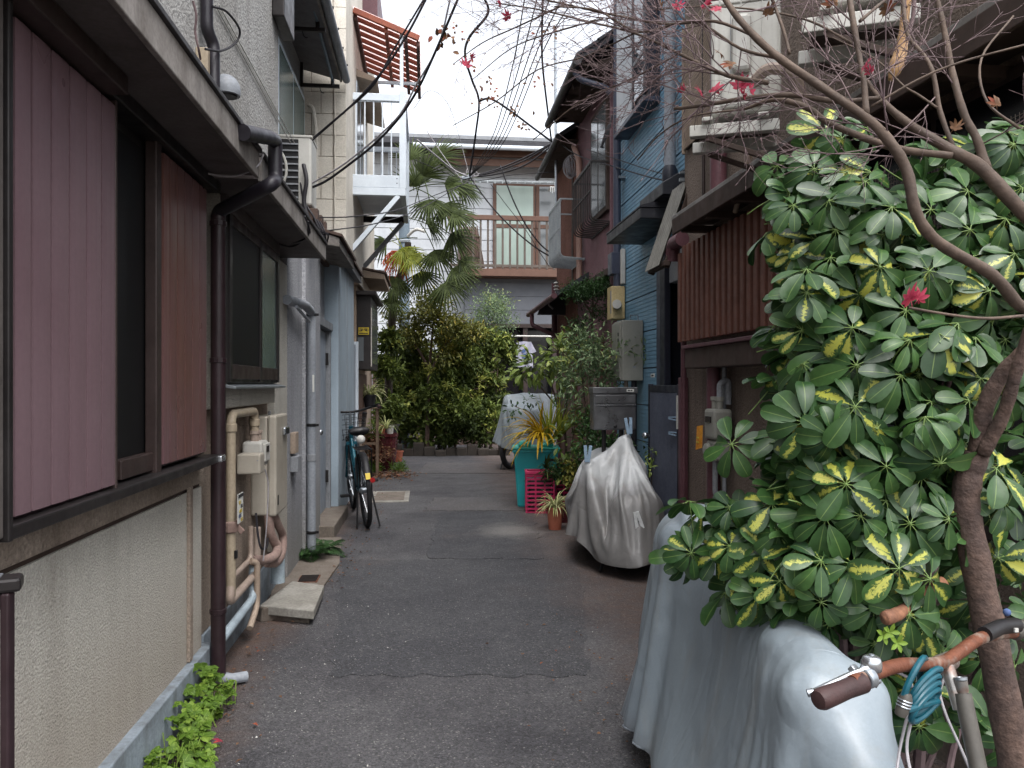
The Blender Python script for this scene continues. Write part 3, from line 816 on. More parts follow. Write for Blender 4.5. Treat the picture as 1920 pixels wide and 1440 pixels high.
# window and pelmet
wz0, wz1 = PY(960, 505, FY).z, PY(960, 346, FY).z
def far_window(p0, p1, m, lab):
    a, b = PY(p0, 400, FY).x, PY(p1, 400, FY).x
    w_ = box('window', 'wood_brown', hf, a, b, FY - .1, FY - .04, wz0, wz1, .004, label=lab)
    box('pane', m, w_, a + .09, b - .06, FY - .106, FY - .1, wz0 + .05, wz1 - .06, 0)
    box('sash', 'wood_brown', w_, a + .02, b, FY - .125, FY - .107, PY(960, 429, FY).z, PY(960, 422, FY).z, .003)
far_window(924, 1003, 'curtain_green', 'balcony window with pale green curtain')
far_window(1004, 1052, 'glass_grey', 'balcony window with grey pane')
tube('awning_rod', 'basket_grey', hf, [PY(868, 339, 20), PY(1055, 343, 20)], .035, 8)
for k in range(13):
    p = PY(872 + k * 14, 341, 19.98)
    box('awning_hook', 'basket_grey', hf, p.x - .015, p.x + .015, 19.93, 19.97, p.z - .05, p.z + .01, 0)
# balcony
BY = 19.25
bl, br_ = PY(848, 460, BY).x, PY(1062, 460, BY).x
fb = box('balcony', 'wood_brown', hf, bl, br_ + .4, BY, FY - .2, PY(900, 517, BY).z, PY(900, 503, BY).z, .006)
box('rail', 'wood_brown', fb, PY(840, 400, BY).x, br_ + .3, BY - .03, BY + .06, PY(900, 412, BY).z, PY(900, 403, BY).z, .006)
box('rail', 'post_grey', fb, bl, br_ + .3, BY, BY + .04, PY(900, 500, BY).z, PY(900, 495, BY).z, .004)
for k in range(16):
    x = PY(846 + k * 13.8, 450, BY).x
    box('baluster', 'post_grey', fb, x - .025, x + .025, BY - .005, BY + .035, PY(900, 503, BY).z, PY(900, 411, BY).z, .003)
bs = thing('bamboo_screen', 'brown reed screen leaning inside the far balcony', 'screen', (PY(885, 500, 19.5).x, 19.6, PY(885, 503, 19.4).z))
a, b = PY(862, 500, 19.5), PY(908, 500, 19.5)
mb = MB()
for k in range(26):
    t_ = k / 25; x = a.x + (b.x - a.x) * t_
    mb.tube([(x, 19.5 + .01 * (k % 2), a.z - .02), (x - .0 - .16 * t_, 19.85 + .01 * (k % 2), a.z + 1.05 + .05 * math.sin(k * 2.3))], .016, 5)
mb.build('reed', 'bamboo', bs, stuff=True)
for zz in (.25, .8): MB().bar((a.x, 19.48 + zz * .33, a.z + zz), (b.x - .1, 19.48 + zz * .33, a.z + zz), .015, .03).build('binding', 'eave_brown', bs)
# peg hanger at the right end of the balcony
hg = thing('peg_hanger', 'white plastic laundry hanger with pegs beside the far window', 'laundry hanger', tuple(PY(1040, 352, 19.6)))
p = PY(1040, 355, 19.6)
MB().box(p.x - .15, p.x + .15, p.y - .2, p.y + .2, p.z, p.z + .02).build('frame', 'white_plastic', hg, .004)
mb = MB()
for k in range(7):
    x = p.x - .14 + k * .046; mb.box(x - .006, x + .006, p.y - .21, p.y - .195, p.z - .12 - .03 * (k % 2), p.z)
mb.build('peg', 'peg_white', hg)
tube('hook', 'chrome', hg, [(p.x, p.y, p.z + .02), (p.x, p.y, p.z + .18)], .006, 6)
# laundry pole at the ground floor and a shirt
lp = tube('laundry_pole', 'white_plastic', None, [PY(862, 629, 18.9), PY(1052, 631, 18.9)], .022, 8)
tag(lp, 'white laundry pole across the far ground floor', 'laundry pole')
sh = thing('shirt', 'white shirt with dark print drying under the far balcony', 'shirt', tuple(PY(983, 640, 18.85)))
p = PY(983, 640, 18.86)
mb = MB()
nx, nz = 8, 8; vs = []
for j in range(nz + 1):
    for i in range(nx + 1):
        u_, v_ = i / nx, j / nz; w_ = .17 + .05 * v_
        vs.append((p.x + (u_ - .5) * 2 * w_, p.y + .035 * math.sin(u_ * 11 + v_ * 2), p.z - v_ * .62 - .03 * abs(u_ - .5)))
mb.add(vs, [(j * (nx + 1) + i, j * (nx + 1) + i + 1, (j + 1) * (nx + 1) + i + 1, (j + 1) * (nx + 1) + i) for j in range(nz) for i in range(nx)])
mb.build('body', 'shirt', sh, smooth='all')
for s_ in (-1, 1):
    MB().prism([(p.x + s_ * .16, p.y, p.z), (p.x + s_ * .3, p.y + .02, p.z - .25), (p.x + s_ * .2, p.y + .02, p.z - .29), (p.x + s_ * .15, p.y, p.z - .12)], (0, .01, 0)).build('sleeve', 'shirt', sh)
MB().lathe((p.x - .02, p.y - .045, p.z - .24), [(0, 0), (.05, 0), (.05, .005)], 12, (0, -1, 0)).lathe((p.x + .01, p.y - .045, p.z - .36), [(0, 0), (.065, 0), (.065, .005)], 12, (0, -1, 0)).build('print', 'ink_blue', sh)
# grey post with the lamp arm behind the hedge
pp = PY(758, 560, 17)
po = tag(tube('utility_post', 'pole_blue', None, [(pp.x, 17, -.05), (pp.x, 17, 5.0)], .115, 16), 'thick blue-grey post rising behind the shrubs', 'post')
tube('arm', 'white_plastic', po, bendpath([(pp.x + .05, 16.95, 4.62), (pp.x + .25, 16.8, 4.78), (pp.x + .45, 16.7, 4.7)], .1), .035, 8)
box('collar', 'galv', po, pp.x - .13, pp.x + .13, 16.87, 17.13, 4.5, 4.56, .006)
# ================================================================ RIGHT: the brown rendered house with the slatted screen
r1 = thing('house', 'dark brown rendered house with a slatted window screen and long awning', 'house', (2.4, 3.5, 0))
XR = 2.0
box('wall', 'brown_stucco', r1, XR, 3.4, 2.05, 5.9, -.05, 6.2, .01)
box('foundation', 'concrete_dark', r1, XR - .03, XR, 2.06, 5.88, -.05, .25, .006)
# long awning
MB().prism([(1.72, 1.9, 2.535), (1.72, 1.9, 2.60), (XR, 1.9, 2.76), (XR, 1.9, 2.57)], (0, 3.38, 0)).build('awning', 'eave_brown', r1, .004)
MB().prism([(1.705, 1.89, 2.598), (1.705, 1.89, 2.622), (XR, 1.89, 2.79), (XR, 1.89, 2.765)], (0, 3.41, 0)).build('awning_flashing', 'eave_metal', r1, .002)
box('awning_fascia', 'eave_brown', r1, 1.70, 1.718, 1.9, 5.28, 2.49, 2.597, .004)
for i in range(8):
    box('awning_rafter', 'eave_brown', r1, 1.74, XR, 2.0 + i * .45, 2.05 + i * .45, 2.49, 2.535, .003)
# slatted screen
XL = 1.9
lat = box('window_screen', 'eave_brown', r1, XL + .03, XL + .06, 3.6, 5.72, 2.38, 2.44, .003)
box('rail', 'lattice_brown', lat, XL + .022, XL + .05, 3.6, 5.72, 1.84, 1.89, .003)
box('rail', 'lattice_brown', lat, XL + .022, XL + .05, 3.6, 5.72, 2.30, 2.35, .003)
for i in range(21):
    y = 5.70 - i * .098
    if y < 3.65: break
    box('slat', 'lattice_brown', lat, XL - .012, XL + .02, y - .026, y + .026, 1.765, 2.475 - (.0 if i else .04), .004)
box('screened_window', 'glass_dark', r1, XR - .012, XR + .02, 3.7, 5.6, 1.8, 2.45, 0)
box('window_ledge', 'eave_brown', r1, 1.84, XR, 3.4, 5.42, 1.56, 1.70, .006)
box('ledge_cap', 'maroon_paint', r1, 1.82, XR, 3.38, 5.45, 1.70, 1.725, .004)
MB().tube([(1.89, 5.62, 2.53), (1.89, 5.80, 2.53), (1.89, 5.84, 2.50), (1.89, 5.86, 2.40)], .055, 12).build('gutter_end', 'maroon_paint', r1, smooth=True)
# pipes
for X, px_, z0, z1, r_, m_ in ((1.93, 1338, -.05, 1.56, .047, 'maroon_paint'), (1.96, 1358, -.05, 1.56, .014, 'grey_trim'), (1.93, 1347, 2.7, 6.8, .055, 'maroon_paint'),
                               (1.96, 1282, -.05, 1.9, .022, 'maroon_paint'), (1.97, 1319, 2.75, 6.8, .012, 'brown_alu')):
    y = yx(px_, X)
    tube('downpipe' if r_ > .03 else 'conduit', m_, r1, [(X, y, z0), (X, y, z1)], r_, 12)
tube('conduit', 'tan_paint', r1, [PX(1378, 398, 1.9), PX(1413, 268, 1.9)], .016, 8)
# expanded-metal screen over the small upper window
a, b = yx(1340, 1.97), yx(1283, 1.97)
ms = box('upper_window', 'glass_dark', r1, 1.985, 2.01, a, b, 3.25, 4.15, 0)
mb = MB(); n = 26
for k in range(-n, n):
    for s_ in (-1, 1):
        y0_, z0_ = a + (b - a) * (k / n), 3.25 if s_ > 0 else 4.15
        # clip the diagonal to the frame
        t0 = max(0, -k / n); t1 = min(1, 1 - k / n)
        if t1 <= t0: continue
        f_ = lambda t: (1.965, y0_ + (b - a) * t, 3.25 + .9 * (t if s_ > 0 else 1 - t))
        mb.bar(f_(t0), f_(t1), .006, .006)
mb.build('mesh_screen', 'tan_paint', ms, stuff=True)
box('frame', 'tan_paint', ms, 1.955, 1.985, a - .03, a, 3.22, 4.18, .003)
box('frame', 'tan_paint', ms, 1.955, 1.985, b, b + .02, 3.22, 4.18, .003)
# fine net hung under the awning behind the bush
net = thing('net', 'fine dark net hanging under the brown awning behind the bush', 'net', (1.78, 2.9, 1.6))
mb = MB()
for k in range(64): mb.bar((1.78 + .02 * math.sin(k * .3), 2.1, 1.35 + k * .0145), (1.78, 3.3, 1.35 + k * .0145), .0018, .0018)
for k in range(70): mb.bar((1.778, 2.1 + k * .0172, 1.35), (1.778, 2.1 + k * .0172, 2.27), .0014, .0014)
mb.build('mesh', 'post_grey', net, stuff=True)
# dark garden window behind the bush
gw = box('window', 'brown_alu', r1, XR - .04, XR, 2.1, 3.55, .9, 2.52, .004)
for y in (2.15, 2.85): box('pane', 'glass_dark', gw, XR - .045, XR - .038, y, y + .66, .96, 2.47, 0)

def ac_unit(label, loc, rotz, x0, x1, y0, y1, z0, h, facing):
    """outdoor unit; facing -X (towards the alley) or -Y (towards the camera)"""
    t = thing('air_conditioner', label, 'air conditioner', loc, rotz, local=True)
    b = box('casing', 'ac_white', t, x0, x1, y0, y1, z0 + .03, z0 + h, .02)
    box('top_plate', 'ac_white', t, x0 - .006, x1 + .006, y0 - .006, y1 + .006, z0 + h - .012, z0 + h + .012, .006)
    if facing is None:
        box('seam', 'grey_trim', t, x0 + (x1 - x0) * .28, x0 + (x1 - x0) * .29, y0 - .003, y0, z0 + .03, z0 + h - .03, 0)
        for z in (.1, .8): MB().lathe((x0 + .12, y0, z0 + h * z), [(0, 0), (.007, 0), (.005, .004)], 10, (0, -1, 0)).build('screw', 'galv', t)
        return t
    if facing == 'x':
        c = Vector((x0 - .002, y0 + .52 * (y1 - y0), z0 + .03 + h * .48)); ax = (-1, 0, 0); ref = (0, 1, 0)
    else:
        c = Vector((x0 + .42 * (x1 - x0), y0 - .002, z0 + .03 + h * .48)); ax = (0, -1, 0); ref = (1, 0, 0)
    r_ = h * .4
    MB().lathe(c, [(r_, -.004), (r_, .004)], 28, ax).build('fan_opening', 'black', b)
    g = MB().torus(c + Vector(ax) * .02, ax, r_ + .015, .012, 32, 6)
    for q in (.3, .55, .8): g.torus(c + Vector(ax) * .022, ax, r_ * q, .004, 24, 4)
    y_ = Vector(ax).cross(Vector(ref))
    for k in range(12):
        w_ = 2 * PI * k / 12; d_ = Vector(ref) * math.cos(w_) + y_ * math.sin(w_)
        g.bar(c + Vector(ax) * .02 + d_ * .04, c + Vector(ax) * .02 + d_ * (r_ + .01), .005, .005, ax)
    g.build('fan_guard', 'ac_white', t, smooth=True)
    for k in (0, 1):
        if facing == 'x': box('foot', 'black', t, x0 - .02, x1 + .02, y0 + .1 + k * (y1 - y0 - .25), y0 + .15 + k * (y1 - y0 - .25), z0, z0 + .03, .003)
        else: box('foot', 'black', t, x0 + .1 + k * (x1 - x0 - .25), x0 + .15 + k * (x1 - x0 - .25), y0 - .02, y1 + .02, z0, z0 + .03, .003)
    return t
def ac_shelf(label, loc, rotz, w, L):
    """two cantilever arms and a deck; local x away from the alley, y along it"""
    t = thing('wall_bracket', label, 'bracket', loc, rotz, local=True)
    for y in (0, L - .06):
        box('arm', 'ac_white', t, -.06, w, y, y + .05, -.085, -.03, .004)
        MB().bar((.02, y + .025, -.09), (w - .03, y + .025, -.22), .025, .025).build('strut', 'eave_brown', t, .003)
    for x in (0, w - .1): box('edge', 'ac_white', t, x, x + .05, -.03, L + .03, -.023, -.003, .004)
    box('deck', 'eave_brown', t, -.02, w, .055, L - .065, -.03, -.024, .003)
p = PD(1333, 228, 3.85)
ac_shelf('pale steel bracket shelf under the air conditioner nearest the blue house', (p.x - .06, p.y - .04, p.z), -.39, .36, .34)
a1 = ac_unit('tall white outdoor unit on wall bracket behind the bare maple twigs', (p.x, p.y, p.z), -.39, 0, .33, 0, .30, 0, .58, None)
box('pipe_cover', 'white_plastic', a1, .10, .19, -.05, 0, .22, .5, .02)
box('valve_cover', 'ac_white', a1, .05, .24, -.03, 0, .05, .2, .015)
for k in range(3): box('side_rib', 'ac_white', a1, .04 + k * .1, .045 + k * .1, -.006, 0, .06, .6, 0)
tube('refrigerant_pipe', 'beige_pvc', a1, bendpath([(.2, -.03, .16), (.26, -.1, .2), (.38, -.1, .17), (.42, -.04, .05), (.42, .0, -.06)], .06), .028, 8)
p = PD(1560, 16, 2.9)
ac_shelf('white bracket shelf at the top edge above the split branch', (p.x - .05, p.y, p.z), -.42, .34, .36)
ac_unit('second white outdoor unit high above the maple trunk', (p.x, p.y + .03, p.z), -.42, 0, .28, 0, .30, 0, .62, None)
ac_unit('white air conditioner on the low roof beside the cream block wall', (-1.82, 6.95, 2.98), 0, 0, .82, 0, .32, 0, .63, 'y')
a3 = [o for o in bpy.data.objects if o.get('label') == 'white air conditioner on the low roof beside the cream block wall'][0]
gr_ = box('grille', 'black', a3, .40, .71, -.012, -.001, .07, .60, .002)
for k in range(9): box('slat', 'grey_trim', gr_, .40, .71, -.026, -.013, .085 + k * .058, .098 + k * .058, 0)
sl_ = thing('roof_stand', 'low wooden stand under the rooftop air conditioner', 'stand', (-1.4, 7.1, 2.8))
for k in range(4): box('board', 'tile_brown', sl_, -1.85, -.94 + .02 * (k % 2), 6.9 + k * .13, 7.0 + k * .13, 2.80 + .05, 2.975 - .03 * (k % 2), .005)
box('batten', 'tile_brown', sl_, -1.8, -1.0, 6.95, 7.3, 2.80, 2.85, .004)
tube('power_cable', 'cable_black', sl_, spline([(-1.06, 6.9, 3.35), (-1.03, 6.86, 3.2), (-1.05, 6.86, 3.0), (-.98, 6.84, 2.8), (-.95, 6.9, 2.72)]), .018, 8)
for k in range(3):   # knot of service cables at the edge of the roof
    tag(tube('service_cable', 'cable_black', None, spline([tuple(PY(*q)) for q in ((588 + k * 6, 408 + k * 4, 6.9), (600 + k * 4, 432, 6.8), (606 + k * 3, 455, 6.85), (598 + k * 8, 448 - k * 5, 6.7), (590, 430 + k * 8, 6.9))]), .008, 6),
        ('short', 'middle', 'lowest')[k] + ' black service cable knotted at the edge of the low tiled roof', 'cable', 'service cables on the low roof')

# ================================================================ RIGHT: the blue boarded house
r2 = thing('house', 'blue boarded house with black canopy and bay window', 'house', (2.6, 7.5, 0))
XB = 2.2
YN, YF, YD = 5.92, 8.86, 7.12
box('wall', 'navy', r2, XB + .012, 3.4, YD, YF, -.05, 6.8, 0)
box('wall', 'navy', r2, XB + .012, 3.4, YN, YD, 2.93, 6.8, 0)
z = .5; k = 0
PH = .372
while z < 6.7:
    y0_ = YN + .002 if z > 2.6 else YD + .03
    mb = MB()
    nb = 9
    for i in range(nb):    # narrow ship-lap boards pressed into each panel
        zz = z + i * (PH - .012) / nb; hh = (PH - .012) / nb
        mb.prism([(XB + .011, y0_, zz), (XB - .004, y0_, zz), (XB - .002, y0_, zz + hh * .86), (XB + .001, y0_, zz + hh * .86), (XB + .001, y0_, zz + hh), (XB + .011, y0_, zz + hh)], (0, YF - y0_, 0))
    mb.build('siding_panel', 'blue_siding', r2)
    z += PH
box('corner_post', 'navy_pipe', r2, XB - .05, XB + .01, YD - .10, YD + .026, -.05, 2.9, .006)
box('corner_post', 'navy', r2, XB - .06, XB + .0, YD - .26, YD - .115, -.05, 2.9, .006)
# entrance recess
box('wall', 'navy', r2, XB + .5, 3.4, YN, YD, -.05, 2.92, 0)
box('wall', 'grey_trim', r2, XB - .02, XB + .5, YN + .01, YD - .27, 2.36, 2.62, .006)
dr = box('door', 'navy', r2, XB + .42, XB + .5, YN + .06, YD - .1, 0, 2.3, .004)
for i in range(6):
    box('pane', 'glass_green', dr, XB + .412, XB + .42, YN + .2, YN + .5, .5 + i * .28, .74 + i * .28, 0)
np_ = PX(1224, 704, XB - .065)
nameplate = tag(box('nameplate', 'paper', None, XB - .068, XB - .062, np_.y - .05, np_.y + .06, np_.z - .018, np_.z + .018, 0), 'small white name strip on the navy entrance post', 'nameplate')
box('lettering', 'ink', nameplate, XB - .070, XB - .068, np_.y - .035, np_.y + .03, np_.z - .006, np_.z + .006, 0)
# canopy
cz = 2.93
cp = box('canopy', 'canopy_black', r2, 1.83, XB, 6.55, 7.82, cz - .05, cz + .045, .008)
MB().prism([(1.825, 6.54, cz + .046), (1.825, 6.54, cz + .06), (XB, 6.54, cz + .16), (XB, 6.54, cz + .046)], (0, 1.285, 0)).build('roof_sheet', 'canopy_black', cp)
MB().prism([(1.95, 6.30, cz + .2), (XB, 6.30, cz + .35), (XB, 6.30, cz + .1), (1.95, 6.30, cz + .1)], (0, .7, 0)).build('flashing', 'canopy_black', cp, .006)
# bay window upstairs
bx, by0, by1, bz = 2.06, 7.18, 8.32, 4.17
bay2 = box('bay_window', 'navy', r2, bx + .02, XB, by0, by1, bz, 6.7, .006)
box('frame', 'navy', bay2, bx, bx + .02, by0, by0 + .1, bz + .05, 6.7, .003)
box('sill', 'navy_pipe', bay2, bx - .03, XB, by0 - .02, by1 + .02, bz - .05, bz, .006)
box('pane', 'glass_sky', bay2, bx + .002, bx + .018, by0 + .1, by0 + .44, bz + .1, 6.6, 0)
box('frame', 'navy', bay2, bx - .004, bx + .02, by0 + .44, by0 + .5, bz + .05, 6.7, .003)
box('panel', 'white_siding', bay2, bx - .002, bx + .02, by0 + .5, by1, bz + .02, 6.7, .003)
box('sash', 'grey_trim', bay2, bx - .006, bx + .01, by0 + .1, by0 + .44, bz + .45, bz + .49, .002)
# pipes
y = yx(1256, 2.13)
tube('downpipe', 'grey_pvc', r2, [(2.13, y, 3.34), (2.13, y, 6.8)], .05, 12)
MB().lathe((2.13, y, 3.12), [(.05, 0), (.065, .03), (.07, .2), (.05, .25)], 14).build('hopper', 'navy', r2, smooth=True)
y = yx(1157, 2.12)
tube('downpipe', 'navy_pipe', r2, [(2.12, y, 2.3), (2.12, y, 6.8)], .042, 12)
for z in (3.1, 3.75, 4.6): MB().bar((2.12, y - .02, z), (XB, y - .02, z), .12, .025).build('pipe_clip', 'galv', r2)
# utilities
def wall_box(name, label, cat, px0, px1, py0, py1, X0, m, extra=None):
    """a box fixed to the blue wall: px0..px1 is the end turned to the camera"""
    y = yx(px1, XB - .012); p0, p1 = PY(px0, py0, y), PY(px1, py1, y)
    t = thing(name, label, cat, (XB, y + .2, p1.z))
    box('body', m, t, p0.x, XB - .012, y, y + X0, p1.z, p0.z, .008)
    return t, p0.x, y, p1.z, p0.z
t, x, y, z0, z1 = wall_box('water_heater', 'grey water heater on the blue house beside the mailbox', 'water heater', 1166, 1206, 600, 714, .36, 'heater_grey')
box('cover', 'heater_grey', t, x - .02, x, y + .01, y + .35, z0 + .01, z1 - .02, .006)
for k in range(4): box('vent_slot', 'black', t, x - .023, x - .02, y + .05, y + .09, z1 - .16 - k * .06, z1 - .125 - k * .06, 0)
MB().bar((XB - .14, y + .02, z1), (XB - .14, y + .02, z1 + .05), .01, .01).bar((XB - .06, y + .02, z1), (XB - .06, y + .02, z1 + .05), .01, .01).bar((XB - .14, y + .02, z1 + .05), (XB - .06, y + .02, z1 + .05), .01, .01).build('clip', 'chrome', t)
box('badge', 'grey_trim', t, XB - .12, XB - .09, y - .003, y, z0 + .13, z0 + .15, 0)
tube('pipe', 'black_pipe', t, [(XB - .08, y + .1, z0), (XB - .08, y + .1, -.02)], .03, 8)
tube('pipe', 'beige_pvc', t, [(XB - .15, y + .15, z0), (XB - .15, y + .15, -.02)], .022, 8)
t, x, y, z0, z1 = wall_box('meter_box', 'cream meter box above the grey water heater', 'meter box', 1147, 1172, 536, 598, .22, 'meter_beige')
tube('vent_pipe', 'white_plastic', t, [(XB - .1, y - .0, z0 + .15), (XB - .14, y - .14, z0 + .15)], .05, 12)
box('hinge', 'grey_trim', t, x - .004, x, y + .02, y + .05, z0 + .06, z1 - .05, 0)
t, x, y, z0, z1 = wall_box('switch_box', 'dark navy switch box under the purple house corner', 'switch box', 1147, 1170, 472, 514, .2, 'navy_pipe')
t, x, y, z0, z1 = wall_box('conduit_cover', 'white vertical conduit cover beside the navy switch box', 'conduit cover', 1165, 1173, 466, 532, .06, 'white_plastic')

# corrugated sheet canopy seen from its end
cc = thing('corrugated_canopy', 'steep corrugated sheet canopy on a dark timber frame between two houses', 'canopy', (1.9, 5.95, 2.3))
a, b = PY(1283, 340, 5.95), PY(1229, 500, 5.95)
mb = MB(); n = 30; vs = []
for i in range(n + 1):
    y = 5.86 + i * .012; dz = .014 * math.sin(i * 1.25)
    for p in (a, b): vs.append((p.x + dz * .9, y, p.z + dz * .3))
nn = len(vs); vs += [(x + .006, y, z_ - .002) for x, y, z_ in vs]
mb.add(vs, [(2 * i, 2 * i + 1, 2 * i + 3, 2 * i + 2) for i in range(n)] + [(nn + 2 * i, nn + 2 * i + 2, nn + 2 * i + 3, nn + 2 * i + 1) for i in range(n)])
mb.build('sheet', 'corrugated', cc, smooth='all')
dv = (b - a)
for y in (5.845, 6.24):
    MB().bar(a + dv * .12 + Vector((.05, y - 5.95, 0)), b + dv * .0 + Vector((.05, y - 5.95, -.02)), .03, .05).build('frame_beam', 'eave_brown', cc, .004)
for q in (.15, .5, .78, .99):
    p = a + dv * q
    MB().bar((p.x + .045, 5.80, p.z), (p.x + .045, 6.25, p.z), .05, .04).build('frame_batten', 'eave_brown', cc, .004)
p = a; MB().box(p.x - .05, p.x + .08, 5.9, 5.93, p.z - .01, p.z + .015).box(p.x - .05, p.x + .08, 5.9, 5.93, p.z + .05, p.z + .065).build('clamp', 'galv', cc)

# gate at the entrance of the blue house
gt = thing('gate', 'dark ribbed metal gate half hidden by the silver scooter cover', 'gate', (1.97, 6.2, 0))
mat('gate_rib', '565a68', '494d5a', 4, rough=.45)
gx, gy0, gy1 = 1.96, 5.86, 6.70
for y in (gy0, gy1 - .04): box('frame', 'navy', gt, gx - .02, gx + .02, y, y + .04, .08, 1.45, .004)
for z in (.08, 1.38): box('frame', 'navy', gt, gx - .018, gx + .018, gy0 + .04, gy1 - .04, z, z + .06, .004)
mb = MB()
for i in range(34):
    y = gy0 + .05 + i * .022; mb.box(gx - .016, gx + .006, y, y + .010, .14, 1.38)
box('back_sheet', 'black', gt, gx + .006, gx + .01, gy0 + .04, gy1 - .04, .14, 1.38, 0)
mb.build('slat_panel', 'gate_rib', gt, stuff=True)
MB().ball((gx - .06, gy1 - .06, 1.0), .03, .03, .03).bar((gx - .02, gy1 - .06, 1.0), (gx - .06, gy1 - .06, 1.0), .02, .02).build('handle', 'chrome', gt, smooth=True)
box('edge_strip', 'white_plastic', gt, gx - .03, gx - .02, gy0 + .0, gy0 + .03, 1.1, 1.36, .002)
for k, (z, m_) in enumerate(((1.18, 'peg_blue'), (1.06, 'peg_blue'))):
    y = gy0 + .06
    pg_ = thing('clothes_peg', 'blue plastic peg clipped on the gate, ' + ('upper' if k == 0 else 'lower') + ' of two', 'clothes peg', (gx - .03, y, z), group='pegs on the gate')
    for s_ in (-1, 1):
        MB().bar((gx - .03, y - .03, z + s_ * .012), (gx - .045, y + .1, z + s_ * .006), .012, .01).build('jaw', m_, pg_, .002)
    MB().torus((gx - .035, y + .02, z), (1, 0, 0), .012, .003, 12, 5).build('spring', 'chrome', pg_)
gp = box('gate_post', 'maroon_paint', None, 1.93, 1.99, 5.78, 5.84, -.02, 1.5, .006); tag(gp, 'narrow brown gate post beside the gas meter', 'post')

# gas meter on the brown wall
pm = PX(1345, 815, 1.9)
gm = thing('gas_meter', 'grey gas meter with an orange tag on the brown wall', 'gas meter', (1.95, pm.y, pm.z))
y, z = pm.y, pm.z
box('body', 'heater_grey', gm, 1.84, 1.97, y - .09, y + .09, z - .03, z + .17, .02)
box('base', 'heater_grey', gm, 1.85, 1.97, y - .08, y + .08, z - .17, z - .035, .02)
MB().lathe((1.84, y, z - .1), [(0, 0), (.045, 0), (.045, .02), (.03, .03)], 16, (-1, 0, 0)).build('dial_cover', 'heater_grey', gm, smooth=True)
MB().lathe((1.9, y - .04, z + .17), [(.022, 0), (.022, .05), (.03, .055), (.03, .08)], 10).lathe((1.9, y + .04, z + .17), [(.022, 0), (.022, .05), (.03, .055), (.03, .08)], 10).build('union_nut', 'heater_grey', gm)
tube('gas_pipe', 'grey_trim', gm, bendpath([(1.9, y - .04, z + .25), (1.9, y - .04, z + .34), (1.96, y - .04, z + .36), (1.96, y - .04, z + .2)], .04), .02, 8)
tube('gas_pipe', 'grey_trim', gm, bendpath([(1.9, y + .04, z - .17), (1.9, y + .04, z - .4), (1.95, y + .04, z - .46), (1.95, y + .04, z - .95)], .04), .018, 8)
box('counter_window', 'glass_dark', gm, 1.834, 1.84, y - .05, y + .05, z + .08, z + .12, 0)
tg = PX(1322, 812, 1.82)
tagp = tag(MB().prism([(1.82, y + .05, z + .06), (1.81, y + .13, z + .05), (1.80, y + .13, z - .11), (1.815, y + .05, z - .09)], (-.002, 0, 0)).build('paper_tag', 'orange_tag', None), 'faded orange paper tag hanging on the gas meter', 'tag')
MB().box(1.797, 1.80, y + .07, y + .11, z - .03, z - .02).box(1.797, 1.80, y + .07, y + .12, z - .06, z - .05).build('print', 'yellow_sticker', tagp)

# mailbox
mx0, mx1 = PY(1112, 727, 6.6), PY(1196, 806, 6.6)
mb_ = thing('mailbox', 'brushed steel mailbox with hinged flap behind the silver scooter cover', 'mailbox', ((mx0.x + mx1.x) / 2, 6.7, 0))
x0, x1, z1, z0 = mx0.x, mx1.x, mx0.z, mx1.z
box('body', 'stainless', mb_, x0 + .01, x1 - .01, 6.62, 6.78, z0, z1 - .005, .006)
box('flap', 'stainless', mb_, x0 - .002, x1 + .002, 6.60, 6.79, z1 - .05, z1 + .004, .006)
box('slot_cover', 'stainless', mb_, x0 + .025, x1 - .02, 6.605, 6.62, z1 - .135, z1 - .062, .004)
box('slot_lip', 'chrome', mb_, x0 + .02, x1 - .015, 6.60, 6.619, z1 - .155, z1 - .147, .002)
box('door', 'stainless', mb_, x0 + .02, x1 - .02, 6.612, 6.62, z0 + .01, z1 - .165, .003)
MB().lathe(((x0 + x1) / 2 + .0, 6.612, z0 + .03), [(0, 0), (.015, 0), (.015, .008), (.01, .012)], 12, (0, -1, 0)).build('lock', 'black', mb_)
lb = box('name_label', 'paper', mb_, x1 - .1, x1 - .035, 6.597, 6.60, z1 - .035, z1 - .012, 0)
MB().box(x1 - .09, x1 - .07, 6.5955, 6.597, z1 - .028, z1 - .018).box(x1 - .065, x1 - .05, 6.5955, 6.597, z1 - .028, z1 - .018).build('lettering', 'ink', lb)
for x in (x0 + .12, x1 - .12): tube('leg', 'dark_alu', mb_, [(x, 6.71, -.02), (x, 6.71, z0)], .02, 8)

# ================================================================ RIGHT: purple boarded house and the rough red-brown one
r3 = thing('house', 'purple-brown ribbed house with overhanging tiled roof and barred window', 'house', (2.6, 9.9, 0))
box('wall', 'purple_siding', r3, 2.16, 3.4, 8.88, 10.95, -.05, 5.6, 0)
mb = MB(); y = 8.89
while y < 10.93:
    mb.prism([(2.16, y, 0), (2.145, y + .006, 0), (2.145, y + .03, 0), (2.16, y + .036, 0)], (0, 0, 5.2)); y += .055
mb.build('ribbed_siding', 'purple_siding', r3, stuff=True)
box('corner_board', 'purple_siding', r3, 2.12, 2.16, 8.86, 8.9, 2.6, 5.3, .004)
box('belt', 'eave_brown', r3, 2.08, 2.16, 8.87, 10.96, 2.72, 2.80, .006)
